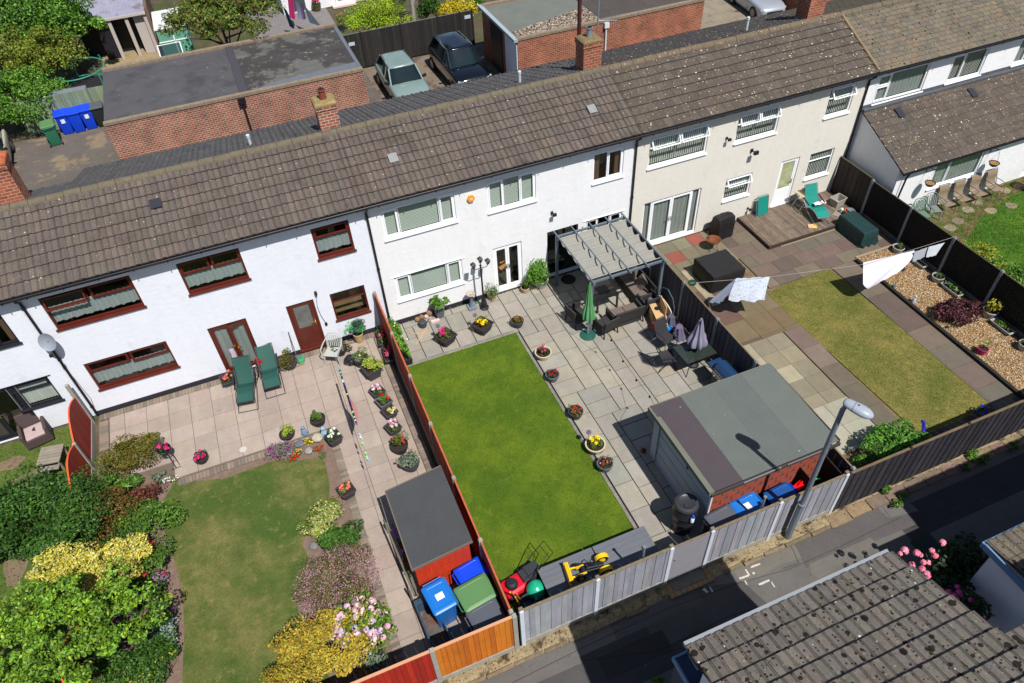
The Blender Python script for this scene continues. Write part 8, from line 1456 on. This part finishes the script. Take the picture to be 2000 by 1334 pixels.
b = MB(); b.box(-11.9, -9.4, 20.95, 21.5, 1.55, 1.6); T = None; tag(b.build('shed_roof', M('grey_slat_roof', S(132, 138, 150, .62), .8, streak=((6, 1, 1), .15))), 'narrow grey roof just behind the pale green fence', 'roof')
t = thing('rear_house', 'white rendered house wall with an open white door at the top of the picture', 'house', (0, 0, 0)); b = MB(); b.box(1.6, 7.2, 30.1, 36, 0, 5); b.build('wall', PAINT, t); b = MB(); b.box(4.9, 5.8, 30.02, 30.09, .1, 2.1); b.build('door', UPVC, t); b = MB(); b.box(5.05, 5.65, 30.0, 30.015, .3, 2.0); b.box(2.2, 3.0, 30.02, 30.09, .2, 2.1); b.build('door_pane', M('dark_pane', S(60, 70, 72), .15, spec=.6), t); b = MB(); b.box(4.6, 6.1, 29.6, 30.08, .0, .1); b.build('step', MATS['pale_block'], t)
pot(620, 20, 'glazed pot of red flowers on the paving in front of the rear house', 'rd', .28, .4, M('glazed_olive', S(110, 100, 60, .6), .3), GD, REDS + MAG, None, nfl=16, rf=.07, ht=.2)
cloth([G(561, -10, 1.7), G(573, -6, 1.7), G(577, 38, .5), G(566, 34, .5)], 'magenta towel on the line behind the long garage', M('magenta_cloth', S(190, 40, 110, .75), .9), .04, n=6, m=5, cat='towel'); cloth([G(577, 2, 1.7), G(592, 8, 1.7), G(598, 37, .7), G(583, 37, .7)], 'lilac sheet on the line behind the long garage', M('lilac_cloth', S(160, 150, 186, .78), .9), .04, n=8, m=5, cat='sheet'); cloth([G(592, 8, 1.7), G(596, 12, 1.7), G(626, 50, .5), G(605, 44, .5)], 'pale blue and white striped sheet blown outward on the line', M('stripe_cloth', S(196, 208, 232, .8), .9, streak=((30, 1, 1), .2)), .04, n=8, m=5, cat='sheet'); cloth([G(552, 12, 1.7), G(560, 20, 1.6), G(576, 56, .3), G(566, 52, .3)], 'dark teal clothing at the left end of the rear washing line', M('teal_cloth', S(40, 90, 110, .7), .9), .04, n=6, m=5, cat='clothing')
# ================================================================ CARS (front towards -y)
def car(loc, rz, label, paint, L_=4.5, W_=1.86, H_=1.62, sh=.98, bn=.95, grille='bars', rails=True, suv=1.0):
    t = thing('parked_car', label, 'car', loc, rz); h = L_ / 2; w_ = W_ / 2
    S_ = [(-h, .62, .45, .62), (-h + .04, .78, .32, bn - .18), (-h + .16, .9, .25, bn - .08), (-h + .5, .98, .22, bn), (-h + 1.0, 1, .22, bn + .05), (-h + 1.35, 1, .22, sh), (0, 1, .22, sh + .02), (h - 1.0, 1, .24, sh + .03), (h - .4, .98, .25, sh + .04), (h - .12, .93, .3, sh), (h - .02, .84, .4, sh - .15), (h, .7, .5, sh - .35)]
    rows = []
    for y, k, zb, zs in S_:
        hw = w_ * k; P_ = [(hw * .92, zb), (hw * .985, zb + (zs - zb) * .35), (hw, zb + (zs - zb) * .62), (hw * .975, zs - .07), (hw * .90, zs - .01), (hw * .6, zs + .035), (0, zs + .05)]; rows.append([(x, y, z) for x, z in P_] + [(-x, y, z) for x, z in P_[-2::-1]])
    b = MB(); b.grid(rows); b.face(rows[0]); b.face(rows[-1][::-1]); bo = b.build('body', paint, t, smooth=True); bo.modifiers.new('s', 'SUBSURF').render_levels = 1
    yf0, yf1, yr1, yr0 = -h + 1.22, -h + 1.98, h - .72, h - .22; g = MB(); n = 8
    def ring(y0, y1, k0, k1, z0, z1, m): return None
    cols_ = []
    for (u, yb, yt) in ((0, yf0, yf1), (.33, yf0 + .9, yf1 + .5), (.66, yr0 - .8, yr1 - .4), (1, yr0, yr1)): pass
    R0 = [(-w_ * .86, yf0 + .12), (-w_ * .45, yf0), (w_ * .45, yf0), (w_ * .86, yf0 + .12), (w_ * .92, 0), (w_ * .86, yr0 - .1), (w_ * .4, yr0), (-w_ * .4, yr0), (-w_ * .86, yr0 - .1), (-w_ * .92, 0)]
    R1 = [(-w_ * .70, yf1 + .06), (-w_ * .4, yf1), (w_ * .4, yf1), (w_ * .70, yf1 + .06), (w_ * .74, 0), (w_ * .66, yr1 - .06), (w_ * .35, yr1), (-w_ * .35, yr1), (-w_ * .66, yr1 - .06), (-w_ * .74, 0)]
    zl = H_ - .07; g.grid([[(x, y, sh - .02) for x, y in R0], [(x * .4 + a * .6, y * .4 + c_ * .6, sh + (zl - sh) * .55) for (x, y), (a, c_) in zip(R0, R1)], [(x, y, zl) for x, y in R1]], True); g.build('windows', M('car_glass', S(30, 44, 48, .6), .06, spec=.8, noise=[(1.5, .2)]), t, smooth=True)
    b = MB(); b.grid([[(x * 1.02, y * 1.01, zl - .01) for x, y in R1], [(x, y, zl + .03) for x, y in R1], [(x * .8, y * .93, H_ - .01) for x, y in R1], [(x * .4, y * .6, H_) for x, y in R1]], True); b.face([(x * .4, y * .6, H_) for x, y in R1]); rf = b.build('roof', paint, t, smooth=True)
    b = MB()
    for i in (0, 3, 5, 8): b.beam((R0[i][0] * 1.005, R0[i][1], sh - .02), (R1[i][0] * 1.02, R1[i][1], zl + .01), .07, .05)
    for sx in (-1, 1): b.beam((sx * w_ * .925, .1, sh - .02), (sx * w_ * .75, .1, zl), .05, .03)
    b.build('pillars', paint if rails else DARKF, t)
    if rails:
        for sx in (-1, 1): b = MB(); b.tube([(sx * w_ * .70, yf1 + .1, zl + .03), (sx * w_ * .72, yf1 + .3, zl + .075), (sx * w_ * .70, yr1 - .3, zl + .075), (sx * w_ * .66, yr1 - .1, zl + .03)], .018, 6); b.build('roof_rail', rails if rails is not True else DARKF, t)
    for sx in (-1, 1):
        b = MB(); b.beam((sx * w_ * .9, yf0 + .35, sh + .05), (sx * (w_ + .14), yf0 + .38, sh + .1), .1, .14); b.build('mirror', DARKF, t, bev=.02)
        for y in (-h + .88, h - .85):
            b = MB(); b.tube([(sx * (w_ - .2), y, .34), (sx * (w_ + .008), y, .34)], .35, 22); wo = b.build('wheel', M('tyre', S(36, 36, 38), .9), t, smooth=2); b = MB(); b.tube([(sx * (w_ + .009), y, .34), (sx * (w_ + .016), y, .34)], .22, 18)
            b.build('rim', M('alloy', S(150, 152, 156, .7), .3, .8), wo)
        b = MB(); b.beam((sx * w_ * .62, -h + .10, bn - .2), (sx * w_ * .90, -h + .26, bn - .19), .12, .09); b.build('headlight', M('headlight', S(190, 200, 210, .8), .15, spec=.8), t, bev=.01)
    b = MB(); 
    if grille == 'bars':
        for k in range(11): x = -.5 + k * .1; b.box(x - .018, x + .018, -h - .02, -h + .12, .5, .86)
        b.build('grille', MATS['chrome'], t)
    else: b.box(-.5, .5, -h - .015, -h + .1, .45, .6); b.build('grille', DARKF, t)
    b = MB(); b.box(-.26, .26, -h - .035, -h - .01, .36, .47); b.build('number_plate', M('plate', S(226, 226, 222, .85), .4), t); return t
SAGE = M('sage_paint', S(134, 156, 152, .7), .22, coat=.6, spec=.5); car((5.42, 16.6, -.04), 0, 'sage green crossover car parked nose towards the terrace', SAGE, 4.6, 1.9, 1.6, grille='low', rails=True); car((8.6, 16.95, -.04), math.radians(2), 'large black sport utility car with chrome bar grille beside the brick garage', M('black_paint', S(9, 12, 17, .8), .12, coat=.8, spec=.6), 4.9, 1.95, 1.78, 1.1, 1.05, 'bars', M('chrome_rail', (.75, .75, .78), .25, 1.0))
car((27.35, 17.3, -.04), math.radians(-6), 'silver hatchback at the top edge beside the right hand chimney', M('silver_paint', S(196, 204, 216, .75), .25, .4, coat=.6), 4.2, 1.76, 1.48, .92, .86, 'low', False); q = G(33, 330, 0); car((q[0] - 1.0, q[1] + .6, -.04), math.radians(4), 'pale car just showing at the left edge of the drive', M('beige_paint', S(200, 196, 180, .75), .35, coat=.4), 4.3, 1.78, 1.5, .95, .88, 'low', False)
